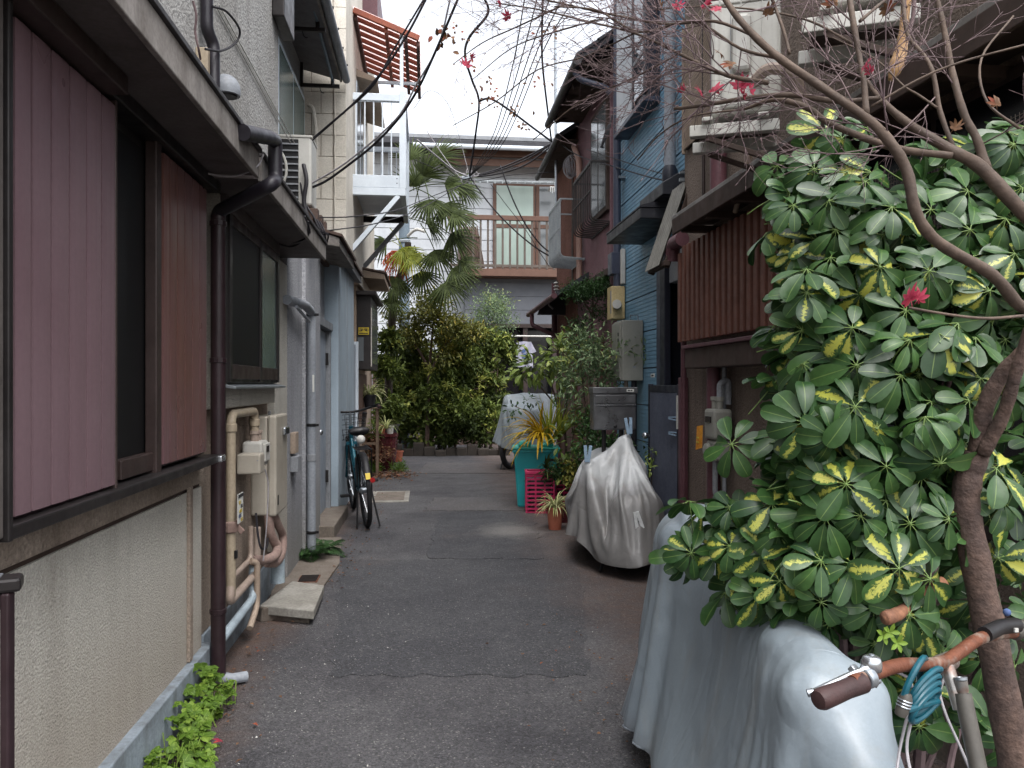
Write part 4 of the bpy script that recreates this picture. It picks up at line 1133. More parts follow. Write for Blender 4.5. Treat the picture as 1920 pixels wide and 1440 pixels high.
# roof with its gable end towards the camera
MB().prism([(1.72, 8.72, 5.12), (1.72, 8.72, 5.19), (3.2, 8.72, 6.25), (3.2, 8.72, 6.15)], (0, 2.05, 0)).build('roof', 'roof_dark', r3)
for k in range(5):
    for j in range(9):
        x = 1.70 + k * .24; z = 5.195 + (x - 1.72) * .716
        MB().prism([(x, 8.70 + j * .23, z), (x, 8.70 + j * .23 + .215, z), (x + .26, 8.70 + j * .23 + .215, z + .175), (x + .26, 8.70 + j * .23, z + .175)], (-.012, 0, .03)).build('roof_tile', 'roof_dark', r3)
box('soffit', 'eave_brown', r3, 1.76, 2.16, 8.76, 10.7, 5.09, 5.115, .003)
tube('gutter', 'roof_edge', r3, [(1.69, 8.65, 5.1), (1.69, 10.8, 5.08)], .05, 10)
for j in range(5): MB().bar((1.75, 8.85 + j * .42, 5.05), (2.16, 8.85 + j * .42, 5.22), .05, .07).build('rafter', 'eave_brown', r3)
tube('downpipe', 'navy_pipe', r3, bendpath([(1.7, 8.85, 5.05), (1.76, 8.84, 4.96), (2.06, 8.80, 4.86), (2.1, 8.80, 4.8)], .05), .035, 10)
wz0, wz1 = 3.5, 4.85
ya, yb = yx(1142, 2.13), yx(1112, 2.13)
w = box('window', 'eave_brown', r3, 2.1, 2.14, ya, yb, wz0, wz1, .004)
box('pane', 'glass_grey', w, 2.094, 2.1, ya + .06, (ya + yb) / 2 - .03, wz0 + .06, wz1 - .06, 0)
box('pane', 'glass_grey', w, 2.094, 2.1, (ya + yb) / 2 + .03, yb - .06, wz0 + .06, wz1 - .06, 0)
def window_guard(parent, m, X, y0, y1, z0, z1, out, n):
    """bars that bulge out and curl under, one object each"""
    g = box('window_guard', m, parent, X - out - .01, X - out + .02, y0, y1, z1 - .03, z1 + .01, .003)
    box('rail', m, g, X - .01, X, y0, y1, z0 - .02, z0 + .01, .002)
    box('rail', m, g, X - out - .008, X - out + .008, y0, y1, (z0 + z1) / 2, (z0 + z1) / 2 + .016, .002)
    for y in (y0, y1): MB().bar((X - out, y, z1), (X, y, z1), .02, .02).build('rail', m, g)
    for i in range(n):
        y = y0 + (y1 - y0) * i / (n - 1)
        MB().tube(bendpath([(X - out, y, z1), (X - out, y, z0 + .02), (X, y, z0)], .08), .009, 6).build('bar', m, g, smooth=True)
window_guard(r3, 'iron_black', 2.14, ya - .05, yb + .12, 3.35, 4.05, .24, 11)
# rough house
r4 = thing('house', 'rough red-brown rendered house with a grey basket railing', 'house', (2.6, 11.8, 0))
box('wall', 'redbrown_render', r4, 2.14, 3.4, 10.96, 12.75, -.05, 5.2, .02)
box('wall_crack', 'eave_brown', r4, 2.125, 2.142, 11.25, 11.34, 2.8, 5.0, .006)
MB().prism([(1.86, 10.82, 4.92), (1.86, 10.82, 4.99), (3.2, 10.82, 5.9), (3.2, 10.82, 5.8)], (0, 2.1, 0)).build('roof', 'roof_dark', r4)
box('soffit', 'eave_brown', r4, 1.88, 2.14, 10.85, 12.88, 4.89, 4.915, .003)
tube('gutter', 'roof_edge', r4, [(1.84, 10.8, 4.93), (1.84, 12.92, 4.9)], .045, 10)
tube('downpipe', 'salmon_pipe', r4, bendpath([PX(1076, 275, 2.08), PX(1086, 300, 2.08), PX(1086, 560, 2.08)], .08), .04, 10, label='pale salmon vertical pipe')
window_guard(r4, 'basket_grey', 2.13, yx(1079, 2.0), yx(1050, 1.95), 3.15, 3.95, .34, 12)
tube('downpipe', 'maroon_paint', r4, [(2.08, 12.6, 2.2), (2.08, 12.6, 3.1)], .05, 10)
# low porch roof with a brown gutter
pr = MB().prism([(1.72, 10.2, 2.62), (1.72, 10.2, 2.68), (2.2, 10.2, 2.98), (2.2, 10.2, 2.9)], (0, 2.6, 0)).build('porch_roof', 'roof_dark', r4)
q0, q1 = PX(1000, 588, 1.66), PX(1075, 566, 1.66)
MB().prism([(1.70, 11.9, 2.52), (2.14, 11.9, 2.52), (2.14, 11.9, 2.86), (1.74, 11.9, 2.62)], (0, .06, 0)).build('porch_gable', 'roof_edge', r4)
tube('gutter', 'maroon_paint', r4, [(1.68, 10.2, 2.62), (1.68, 12.85, 2.6)], .04, 10)
tube('downpipe', 'maroon_paint', r4, bendpath([(1.68, 12.4, 2.6), (1.68, 12.4, 2.4), (2.02, 12.2, 2.22), (2.08, 12.2, 2.1), (2.08, 12.2, 0)], .05), .035, 10)
# rooms' doors in the shade behind the potted shrubs
box('sliding_door', 'wood_brown', r4, 2.1, 2.14, 11.0, 12.2, .05, 2.1, .004)
box('sliding_door', 'wood_brown', r3, 2.11, 2.144, 9.3, 10.6, .05, 2.05, .004)
box('door_panel', 'tan_paint', r3, 2.10, 2.11, 9.5, 10.0, 1.2, 1.9, .003)
# insulator and cable coil on the porch
ins = thing('cable_anchor', 'white porcelain insulators on the porch roof corner', 'insulator', (1.75, 11.8, 2.75))
p = PD(1043, 545, 11.9)
for k in range(3): MB().lathe((p.x, p.y, p.z + k * .05), [(.02, 0), (.05, .012), (.02, .035)], 12).build('insulator', 'white_plastic', ins, smooth=True)
tube('service_wire', 'cable_grey', ins, spline([(p.x, p.y, p.z), (p.x - .03, p.y, p.z - .12), (p.x - .12, p.y, p.z - .2), (p.x - .05, p.y, p.z - .28)]), .014, 6)
tag(tube('standpipe', 'galv', None, [PD(1041, 60, 12.0) , PD(1043, 400, 12.0)], .022, 8), 'thin grey mast beside the red-brown house', 'mast')
# ================================================================ LEFT: gas meter, water heater and their pipes
XG = -1.0
def pxs(pts, X): return [PX(a, b, X) for a, b in pts]
gmt = thing('gas_meter', 'white gas meter with cream looped pipes under the bay window', 'gas meter', tuple(PX(475, 880, XG)))
y0, y1 = yx(463, -.98), yx(486, -.94)
p = PX(475, 860, XG)
box('body', 'white_plastic', gmt, -1.06, -.945, p.y - .02, p.y + .15, p.z - .05, p.z + .1, .015)
box('face', 'white_plastic', gmt, -.948, -.93, p.y + .0, p.y + .13, p.z - .02, p.z + .085, .006)
box('display', 'glass_dark', gmt, -.931, -.927, p.y + .02, p.y + .09, p.z + .035, p.z + .07, 0)
box('front_box', 'heater_beige', gmt, -1.06, -.93, p.y - .15, p.y - .03, p.z - .075, p.z + .04, .01)
box('print', 'grey_trim', gmt, -.95, -.94, p.y - .152, p.y - .149, p.z - .0, p.z + .005, 0)
for k in (0, 1): MB().lathe((XG, p.y + .035 + k * .075, p.z + .1), [(.024, 0), (.024, .04), (.03, .042), (.03, .06)], 12).build('union_nut', 'beige_pvc', gmt)
a0 = PX(430, 800, XG); top = PX(440, 787, XG).z + .03
ya_ = p.y + .035
def gas(y0_, y1_, zb, r_, X, m='cream_pvc'):
    tube('gas_pipe', m, gmt, bendpath([(X, y0_, zb), (X, y0_, top), (X, y1_, top), (X, y1_, p.z + .155)], .06, 6), r_, 12)
    for q in ((X, y0_, top - .09), (X, y1_, top - .09)): MB().lathe(q, [(r_, 0), (r_ * 1.25, .004), (r_ * 1.25, .04), (r_, .044)], 12).build('collar', m, gmt, smooth=True)
yb_ = yx(433, XG)
gas(yb_, ya_, .36, .024, XG)
gas(yb_ + .1, ya_ + .075, .62, .017, XG - .03, 'beige_pvc')
zq = PX(430, 990, XG).z
MB().lathe((XG, yb_, zq - .03), [(.026, 0), (.036, .005), (.036, .055), (.026, .06)], 10).bar((XG, yb_ - .03, zq), (XG, yb_ + .14, zq), .035, .035).bar((XG + .03, yb_, zq), (XG + .06, yb_, zq - .03), .012, .03).build('valve', 'lagging', gmt, .004)
box('handle', 'black', gmt, XG + .02, XG + .035, yb_ - .02, yb_, zq - .16, zq - .12, .002)
tube('gas_pipe', 'beige_pvc', gmt, bendpath([(XG, yb_, .42), (XG, yb_ - .03, .335), (XG, yb_ + .62, .335), (XG, yb_ + .62, .6)], .05), .022, 10)
tube('gas_pipe', 'beige_pvc', gmt, bendpath([(XG - .02, yb_ + .1, .43), (XG - .02, yb_ + .55, .43), (XG - .02, yb_ + .55, .62)], .04), .016, 10)
tube('meter_cable', 'cable_grey', gmt, spline([(-.93, p.y - .02, p.z - .06), (-.92, p.y + .02, p.z - .16), (-.93, p.y + .02, p.z - .4), (-.95, p.y + .03, p.z - .6)]), .004, 6)
cd = PX(452, 952, -.95)
card = tag(box('instruction_card', 'paper', None, -.955, -.952, cd.y - .055, cd.y + .055, cd.z - .075, cd.z + .075, 0), 'printed gas safety card with yellow panels tied to the cream pipe', 'card')
box('print', 'ink', card, -.951, -.950, cd.y - .055, cd.y + .055, cd.z + .055, cd.z + .072, 0)
for k, (m_, a, b) in enumerate((('yellow_sticker', -.04, .0), ('ink', .0, .04), ('yellow_sticker', -.03, .03), ('ink_blue', -.045, .01), ('yellow_sticker', 0, .045))):
    for j in range(3):
        z = cd.z + .035 - k * .023 - j * .006
        box('print', m_, card, -.951, -.950, cd.y + a, cd.y + b - .008 * (j % 2), z, z + .004, 0)
# heater
wh = thing('water_heater', 'beige water heater beside the white gas meter', 'water heater', (-1.0, 5.15, .635))
HX, hy0, hy1, hz0, hz1 = -.925, 4.95, 5.33, .635, 1.25
box('body', 'heater_beige', wh, -1.08, HX - .055, hy0, hy1, hz0, hz1, .012)
box('cover', 'heater_beige', wh, HX - .052, HX, hy0 - .004, hy1 + .004, hz0 - .006, hz1 + .006, .014)
vt = box('exhaust', 'chrome', wh, HX - .002, HX + .02, hy0 + .2, hy0 + .34, hz1 - .13, hz1 - .08, .008)
box('opening', 'black', vt, HX + .02, HX + .024, hy0 + .215, hy0 + .325, hz1 - .122, hz1 - .088, 0)
box('slot', 'black', wh, HX + .0, HX + .003, hy0 + .04, hy0 + .065, hz0 + .06, hz0 + .12, 0)
box('cover_clip', 'chrome', wh, HX - .06, HX - .045, hy0 + .05, hy0 + .06, hz1 + .004, hz1 + .03, .002)
tube('lagged_pipe', 'lagging', wh, spline([tuple(PX(*q)) for q in ((503, 960, -.98), (507, 1000, -.97), (520, 1026, -.94), (515, 1042, -.93), (495, 1050, -.97), (470, 1050, -1.02))]), .03, 10)
tube('lagged_pipe', 'lagging', wh, spline([tuple(PX(*q)) for q in ((512, 962, -.99), (522, 985, -.97), (530, 1005, -.96), (529, 1035, -.95), (518, 1055, -.95), (500, 1056, -.98))]), .026, 10)
tube('drain_pipe', 'tan_paint', wh, bendpath([PX(470, 1052, -1.0), PX(482, 1055, -.97), PX(482, 1135, -.97), PX(468, 1178, -.98)], .05), .018, 10)
tube('cable', 'cable_black', wh, spline([tuple(PX(*q)) for q in ((480, 962, -.99), (484, 1005, -.97), (490, 1028, -.95), (500, 1026, -.96), (502, 1010, -.98))]), .007, 6)
tube('drain_pipe', 'blue_pvc', wh, bendpath([(-.99, 3.87, PX(410, 1206, -.99).z), PX(474, 1122, -.99), PX(474, 1060, -1.02)], .05), .024, 10)
tube('drain_pipe', 'blue_pvc', wh, [PX(521, 1050, -.97), PX(521, 1092, -.97)], .045, 12)
# slab in front
tp = [PZ(588, 1146, .09), PZ(608, 1098, .09), PZ(548, 1090, .09), PZ(486, 1136, .09)]
sb_ = sum(tp, Vector()) / 4
struct('slab_footing', MB().prism([(sb_.x + (q.x - sb_.x) * .9 - .02, sb_.y + (q.y - sb_.y) * .9 + .02, -.01) for q in tp], (0, 0, .05)), 'concrete_dark', 'dark rubble under the loose concrete slab')
tag(MB().prism([(q.x, q.y, .038) for q in tp], (0, 0, .055)).build('concrete_slab', 'concrete', None, .006), 'pale loose concrete slab on the ground below the beige water heater', 'slab')
tp = [PZ(636, 1060, .0), PZ(640, 1010, .0), PZ(530, 1010, .0), (-1.0, 5.05, 0), PZ(604, 1106, .0)]
struct('gutter_apron', MB().prism([(q[0], q[1], -.01) for q in tp], (0, 0, .025)), 'concrete_dark', 'dirty concrete strip at the foot of the grey wall')
a = PZ(555, 1092, .02); b = PZ(598, 1084, .02)
dg = tag(box('drain_grate', 'rust', None, a.x, b.x, a.y, a.y + .22, .012, .019, .002), 'small rusty drain grate behind the concrete slab', 'drain grate')
for k in range(6): box('bar', 'iron_black', dg, a.x + .01, b.x - .01, a.y + .02 + k * .034, a.y + .03 + k * .034, .019, .025, 0)
q = PZ(506, 1160, 0)
r_ = random.Random(5); mb = MB().box(-.075, .075, -.05, .05, -.01, .085)
mb.v = [(x * math.cos(.5) - y * math.sin(.5) + q.x + r_.uniform(-.012, .012), x * math.sin(.5) + y * math.cos(.5) + q.y + r_.uniform(-.012, .012), z + r_.uniform(-.008, .008)) for x, y, z in mb.v]
tag(mb.build('stone', 'concrete_dark', None, .012), 'rough broken stone propping the concrete slab', 'stone')
a, b = PZ(690, 941, .012), PZ(768, 926, .012)
mh = tag(box('drain_cover', 'concrete', None, a.x, b.x, a.y, b.y + .3, -.01, .012, .004), 'square concrete drain cover in the lane beside the parked bicycle', 'drain cover')
box('hatch', 'concrete_dark', mh, a.x + .06, b.x - .06, a.y + .1, b.y + .2, .012, .016, .002)
# near handrail at the left edge
hr = thing('handrail', 'dark metal handrail end with a brown post at the left edge', 'handrail', (-.8, 1.2, 0))
e = PD(42, 1091, 1.42)
MB().bar(e, e + Vector((-.34, -.12, 0)), .05, .026).build('rail', 'dark_alu', hr, .006)
MB().bar(e + Vector((-.03, -.012, 0)), e + Vector((-.055, -.02, 0)), .054, .030).build('joint', 'galv', hr, .003)
MB().bar(e + Vector((-.025, -.01, -.03)), e + Vector((-.3, -.11, -.03)), .02, .03).build('rail', 'iron_black', hr, .004)
q = PD(14, 1110, 1.40)
box('post', 'maroon_pipe', hr, q.x - .008, q.x + .008, q.y - .012, q.y + .012, -.02, q.z, .004)

# ================================================================ BICYCLES (local frame: heading +Y, rear hub at y = 0)
def wheel(root, y, rad=.33, spokes=28, m='black'):
    w = MB().torus((0, y, rad), (1, 0, 0), rad - .02, .021, 48, 10).build('wheel', 'rubber', root, smooth=True)
    MB().torus((0, y, rad), (1, 0, 0), rad - .045, .011, 48, 6).build('rim', m, w, smooth=True)
    mb = MB()
    for k in range(spokes):
        a = 2 * PI * k / spokes; s_ = .028 if k % 2 else -.028
        mb.bar((s_, y + .02 * math.cos(a + .5), rad + .02 * math.sin(a + .5)), (0, y + (rad - .045) * math.cos(a), rad + (rad - .045) * math.sin(a)), .0025, .0025)
    mb.build('spokes', 'chrome', w)
    MB().lathe((-.05, y, rad), [(.014, 0), (.03, .02), (.025, .05), (.03, .08), (.014, .1)], 14, (1, 0, 0)).build('hub', 'galv', w, smooth=True)
    return w
def bicycle(root, frame='teal_frame', bars=True):
    R0 = .33
    wheel(root, 0, R0); wheel(root, 1.1, R0)
    bb = (0, .47, .29); seat = (0, .27, .62); head0, head1 = (0, .86, .68), (0, .81, .86)
    mb = MB().tube([bb, seat], .017, 10).tube([bb, (0, .8, .60), head0], .026, 12).tube([(0, .30, .55), (0, .62, .47), (0, .84, .74)], .015, 10).tube([head0, head1], .021, 12)
    for s_ in (-1, 1):
        mb.tube([(s_ * .02, .47, .29), (s_ * .055, .02, R0)], .009, 8).tube([(s_ * .018, .28, .6), (s_ * .055, .02, R0)], .008, 8)
    mb.build('frame', frame, root, smooth=True)
    mb = MB()
    for s_ in (-1, 1): mb.tube(bendpath([(s_ * .045, .855, .69), (s_ * .05, .98, .45), (s_ * .052, 1.1, R0)], .08), .011, 8)
    mb.bar((-.05, .857, .69), (.05, .857, .69), .03, .03).build('fork', frame, root, smooth=True)
    for y, a0, a1 in ((0, .25, 2.7), (1.1, .5, 2.9)):
        f = MB()
        pts = [(y + (R0 + .012) * math.cos(a0 + (a1 - a0) * i / 16), R0 + (R0 + .012) * math.sin(a0 + (a1 - a0) * i / 16)) for i in range(17)]
        vs = []
        for py_, pz_ in pts:
            for x, dz in ((-.03, -.014), (-.018, 0), (.018, 0), (.03, -.014)):
                n_ = Vector((0, py_ - y, pz_ - R0)).normalized(); vs.append((x, py_ + n_.y * dz, pz_ + n_.z * dz))
        f.add(vs, [(4 * i + j, 4 * i + j + 1, 4 * i + 4 + j + 1, 4 * i + 4 + j) for i in range(16) for j in range(3)])
        fd = f.build('mudguard', 'black', root, smooth='all')
    box('battery', 'black', root, -.035, .035, .26, .36, .33, .6, .012)
    MB().lathe((-.045, .47, .29), [(.085, 0), (.09, .004), (.085, .008)], 24, (1, 0, 0)).build('chain_guard', 'black', root)
    box('chain_case', 'black', root, .04, .055, .0, .47, .27, .37, .01)
    for s_, a in ((-1, .5), (1, .5 + PI)):
        e = Vector((s_ * .075, .47 + .165 * math.cos(a), .29 - .165 * math.sin(a)))
        c = MB().bar((s_ * .075, .47, .29), e, .016, .022).build('crank', 'galv', root, .003)
        box('pedal', 'black', c, min(e.x, e.x + s_ * .09), max(e.x, e.x + s_ * .09), e.y - .035, e.y + .035, e.z - .012, e.z + .012, .004)
    tube('seat_post', 'galv', root, [(0, .27, .6), (0, .235, .82)], .013, 10)
    s = MB(); prof = [(-.13, .09, 0), (-.08, .1, .012), (0, .085, .006), (.07, .04, .0), (.14, .022, .004)]; vs = []
    for y, w_, dz in prof:
        for k in range(10):
            t_ = 2 * PI * k / 10; vs.append((w_ * math.cos(t_), .235 + y, .845 + dz + (.028 if math.sin(t_) > 0 else .04) * math.sin(t_)))
    s.add(vs, [(i * 10 + k, i * 10 + (k + 1) % 10, i * 10 + 10 + (k + 1) % 10, i * 10 + 10 + k) for i in range(4) for k in range(10)] + [tuple(range(9, -1, -1)), tuple(range(40, 50))])
    s.build('saddle', 'black', root, smooth='all')
    mb = MB()
    for s_ in (-1, 1): mb.tube([(s_ * .06, -.02, R0), (s_ * .065, -.16, .70), (s_ * .06, .2, .71)], .006, 6)
    for k in range(5): mb.bar((-.06, -.14 + k * .075, .705), (.06, -.14 + k * .075, .705), .01, .008)
    mb.build('rear_rack', 'black', root)
    tube('kickstand', 'black', root, [(.06, .02, .32), (.10, -.09, .01), (.10, -.05, .008)], .009, 8)
    tube('kickstand', 'black', root, [(-.06, .02, .32), (-.10, -.09, .01)], .009, 8)
    if bars:
        tube('stem', 'galv', root, [(0, .81, .86), (0, .785, .99)], .013, 10)
        hb = tube('handlebar', 'black', root, bendpath([(-.27, .56, 1.03), (-.25, .68, 1.05), (-.08, .80, 1.0), (.08, .80, 1.0), (.25, .68, 1.05), (.27, .56, 1.03)], .06), .011, 10)
        for s_ in (-1, 1):
            tube('grip', 'grip_brown', hb, [(s_ * .268, .565, 1.03), (s_ * .252, .675, 1.05)], .017, 10)
            MB().bar((s_ * .2, .73, 1.05), (s_ * .26, .6, 1.065), .012, .008).build('brake_lever', 'black', hb, .002)
        MB().ball((-.14, .77, 1.05), .026, .026, .022).build('bell', 'chrome', hb, smooth=True)
        # wire basket in front
        bk = MB(); y0_, y1_, z0_, z1_, w0, w1 = .92, 1.2, .72, .97, .13, .18
        for k in range(6):
            q = k / 5; z = z0_ + (z1_ - z0_) * q; w_ = w0 + (w1 - w0) * q; ya, yb = y0_ - .0 * q, y1_ + .05 * q
            pts = [(-w_, ya, z), (w_, ya, z), (w_, yb, z), (-w_, yb, z), (-w_, ya, z)]
            for a, b in zip(pts, pts[1:]): bk.bar(a, b, .005 if k < 5 else .01, .005)
        for k in range(9):
            q = k / 8 * 2 - 1
            bk.bar((w0 * q, y0_, z0_), (w1 * q, y0_, z1_), .004, .004).bar((w0 * q, y1_, z0_), (w1 * q, y1_ + .05, z1_), .004, .004).bar((w0 * q, y0_, z0_), (w0 * q, y1_, z0_), .004, .004)
        for k in range(7):
            q = k / 6
            for s_ in (-1, 1): bk.bar((s_ * w0, y0_ + (y1_ - y0_) * q, z0_), (s_ * w1, y0_ + (y1_ + .05 - y0_) * q, z1_), .004, .004)
        bk.build('basket', 'black', root)
        MB().bar((0, .88, .8), (0, .95, .74), .04, .02).build('basket_bracket', 'black', root)
        MB().lathe((0, 1.24, .70), [(.03, 0), (.035, .03), (.03, .06)], 14, (0, 1, 0)).build('headlight', 'black', root, smooth=True)
        MB().ball((.0, .03, .78), .04, .03, .04).build('lock_body', 'white_plastic', root, smooth=True)
    rf = MB().lathe((.03, -.355, .46), [(.022, 0), (.022, -.014)], 14, (0, 1, 0)).build('reflector', 'red_lens', root)
    # reflective yellow band on the rear mudguard
    a = 2.45
    yb_ = MB(); vs = []
    for i in range(4):
        a_ = 2.58 + i * .055
        for x in (-.02, .02): vs.append((x, (R0 + .016) * math.cos(a_), R0 + (R0 + .016) * math.sin(a_)))
    yb_.add(vs, [(2 * i, 2 * i + 1, 2 * i + 3, 2 * i + 2) for i in range(3)]); yb_.build('yellow_band', 'yellow_sticker', root)
c0 = PZ(684, 1000)
bike = thing('bicycle', 'teal city bicycle with wire basket parked against the pale blue wall', 'bicycle', (c0.x, c0.y + .33, 0), .22, local=True)
bicycle(bike)
bike.rotation_euler = (0, math.radians(-4), .2); bike.scale = (1.14,) * 3

# near bicycle at the right edge: only its rusty handlebar shows
NS = 1.27
def PN(px, py, d): return PD(px, py, d * NS)
gl, gr = PN(1560, 1300, 1.05), PN(1915, 1178, 1.36)
cl = PN(1772, 1236, 1.2); cl.z = .905
ax = (gr - gl); ax.z = 0; ax.normalize(); hd = Vector((-ax.y, ax.x, 0))         # heading, away from the camera
nb = thing('bicycle', 'old grey bicycle with rusty handlebar and brown grip at the right edge', 'bicycle', (cl.x, cl.y, 0))
def B(a, h, z): return Vector((cl.x, cl.y, 0)) + ax * a + hd * h + Vector((0, 0, z))
hb = tube('handlebar', 'rust', nb, spline([tuple(PN(*q)) for q in ((1598, 1280, 1.04), (1640, 1262, 1.07), (1690, 1247, 1.11), (1740, 1246, 1.16), (1772, 1240, 1.19), (1800, 1222, 1.215), (1835, 1198, 1.25), (1875, 1188, 1.30), (1900, 1186, 1.33))]), .0125, 14)
g0, g1 = PN(1537, 1312, 1.01), PN(1620, 1279, 1.05)
d = (g1 - g0)
MB().lathe(g0, [(.006, -.006), (.015, -.004), (.018, .004), (.0175, .03), (.016, d.length * .6), (.0175, d.length - .004), (.013, d.length)], 20, d).build('grip', 'grip_brown', nb, smooth=True)
MB().lathe(PN(1900, 1186, 1.33), [(.013, 0), (.018, .006), (.018, .12), (.01, .13)], 18, ax).build('grip', 'frame_grey', nb, smooth=True)
lv = tube('brake_lever', 'chrome', nb, spline([tuple(PN(*q)) for q in ((1514, 1300, 1.03), (1526, 1297, 1.03), (1560, 1281, 1.04), (1590, 1267, 1.05), (1612, 1258, 1.055), (1630, 1254, 1.06))]), [.007] * 6 + [.0055] * 20 + [.008] * 5, 10)
k0 = PN(1626, 1272, 1.055); MB().lathe(k0 - d.normalized() * .008, [(.0165, 0), (.0175, .002), (.0175, .016), (.0165, .018)], 16, d).bar(k0 + Vector((0, 0, -.012)), k0 + hd * .03 + Vector((0, 0, .012)), .014, .012).build('lever_clamp', 'galv', nb, .002, smooth=True)
bl = PN(1634, 1255, 1.065)
be = MB().lathe(bl + Vector((0, 0, -.004)), [(.011, 0), (.0165, .003), (.0175, .009), (.0172, .018), (.0145, .025), (.008, .0285), (.001, .029)], 24).build('bell', 'chrome', nb, smooth='all')
MB().lathe(bl + Vector((0, 0, .0252)), [(.005, 0), (.0045, .0012), (.002, .0018)], 16).build('bell_screw', 'galv', be)
MB().lathe(bl + Vector((0, 0, -.014)), [(.008, 0), (.01, .004), (.008, .01)], 12).bar(bl + Vector((0, 0, -.012)), bl + ax * .012 + Vector((0, 0, -.03)), .01, .01).build('bell_base', 'frame_grey', be)
MB().ball(bl + ax * .02 + Vector((0, 0, -.024)), .006).build('bell_thumb', 'galv', be)
post = PN(1803, 1272, 1.16)
MB().lathe(cl - ax * .025, [(.0145, 0), (.0175, .003), (.0175, .047), (.0145, .05)], 18, ax).build('stem_clamp', 'rust_chrome', nb, smooth=True)
tube('stem', 'rust_chrome', nb, bendpath([PN(1776, 1248, 1.19), PN(1788, 1290, 1.175), PN(1800, 1330, 1.165)], .03), .0125, 12)
pt = [PN(1802, 1274, 1.165), PN(1805, 1300, 1.165), PN(1835, 1445, 1.13)]; ext = pt[2] + (pt[2] - pt[1]).normalized() * .33
MB().tube([pt[0], pt[0] + (pt[1] - pt[0]) * .85], .011, 16).build('quill_bolt', 'rust_chrome', nb, smooth=True)
MB().lathe(pt[0] + Vector((0, 0, .0)), [(.011, -.001), (.0115, .004), (.007, .0045), (.006, .002)], 16, pt[0] - pt[2]).build('quill_cap', 'galv', nb, smooth=True)
tube('head_tube', 'frame_grey', nb, [pt[1], ext], .0155, 16)
tube('gear_shifter', 'black', nb, bendpath([PN(1846, 1190, 1.26), PN(1875, 1175, 1.29), PN(1905, 1172, 1.32)], .02), .016, 12)
MB().ball(PN(1888, 1148, 1.3), .008).build('shift_lever', 'ink_blue', nb, smooth=True)
box('gear_window', 'white_plastic', nb, *[c for c in (lambda q: (q.x - .004, q.x + .004, q.y - .022, q.y - .018, q.z - .004, q.z + .004))(PN(1892, 1176, 1.3))], 0)
for q in (((1850, 1180, 1.27), (1800, 1212, 1.24), (1740, 1262, 1.23), (1715, 1300, 1.2), (1690, 1390, 1.15), (1678, 1470, 1.1)),
          ((1858, 1182, 1.27), (1805, 1225, 1.25), (1765, 1285, 1.24), (1770, 1330, 1.22), (1800, 1400, 1.2), (1830, 1470, 1.2)),
          ((1630, 1262, 1.06), (1660, 1255, 1.1), (1705, 1275, 1.12), (1712, 1330, 1.13), (1700, 1400, 1.13), (1712, 1470, 1.1))):
    tube('brake_cable', 'cable_grey', nb, spline([tuple(PN(*a)) for a in q]), .0028, 6)
# rest of that bicycle, below the picture
fw = B(.0, .16, .22)
w_ = MB().torus(fw, ax, .2, .02, 40, 8).build('wheel', 'rubber', nb, smooth=True)
MB().torus(fw, ax, .178, .01, 40, 6).build('rim', 'rust_chrome', w_, smooth=True)
rw = B(0, -.75, .22)
w_ = MB().torus(rw, ax, .2, .02, 40, 8).build('wheel', 'rubber', nb, smooth=True)
MB().torus(rw, ax, .178, .01, 40, 6).build('rim', 'rust_chrome', w_, smooth=True)
mb = MB()
for s_ in (-1, 1): mb.tube([ext + ax * .05 * s_, fw + ax * .055 * s_], .011, 8)
mb.bar(ext - ax * .055, ext + ax * .055, .03, .03).tube([pt[2], B(0, -.35, .3)], .016, 10).tube([B(0, -.35, .3), B(0, -.5, .62)], .015, 10)
for s_ in (-1, 1): mb.tube([B(0, -.35, .3), rw + ax * .05 * s_], .009, 8).tube([B(0, -.5, .6), rw + ax * .05 * s_], .008, 8)
mb.build('frame', 'frame_grey', nb, smooth=True)
# spiral lock looped round the handlebar
lk = thing('bicycle_lock', 'teal coiled cable lock hung on the rusty handlebar', 'lock', tuple(PN(1725, 1300, 1.12)))
pts = [tuple(PN(*q)) for q in ((1690, 1318, 1.1), (1706, 1275, 1.1), (1728, 1237, 1.115), (1735, 1238, 1.16), (1722, 1275, 1.17))]
c = PN(1735, 1300, 1.14)
rr = ((c - CAM).normalized())
sx, sz = Vector((.9, .4, .05)).normalized(), Vector((0.1, .1, 1)).normalized()
for k in range(60):
    a = k / 60 * 2 * PI * 4
    p_ = c + sx * (.042 * math.cos(a)) + sz * (.012 * math.sin(a) + .02 - .05 * k / 60 + .012 * math.cos(a)) - rr * (.02 * math.sin(a)); pts.append(tuple(p_))
pts.append(tuple(PN(1700, 1332, 1.1)))
tube('cable', 'lock_teal', lk, spline(pts, 3), .0058, 8)
a, b = PN(1701, 1300, 1.1), PN(1688, 1342, 1.1)
kb = MB().tube([a, a.lerp(b, .2), a.lerp(b, .8), b], [.008, .0115, .0115, .009], 14).build('lock_body', 'frame_grey', lk, smooth=True)
for k in range(3): q_ = a.lerp(b, .3 + .13 * k); MB().torus(q_, b - a, .0115, .0016, 16, 5).build('lock_ring', 'galv', kb)

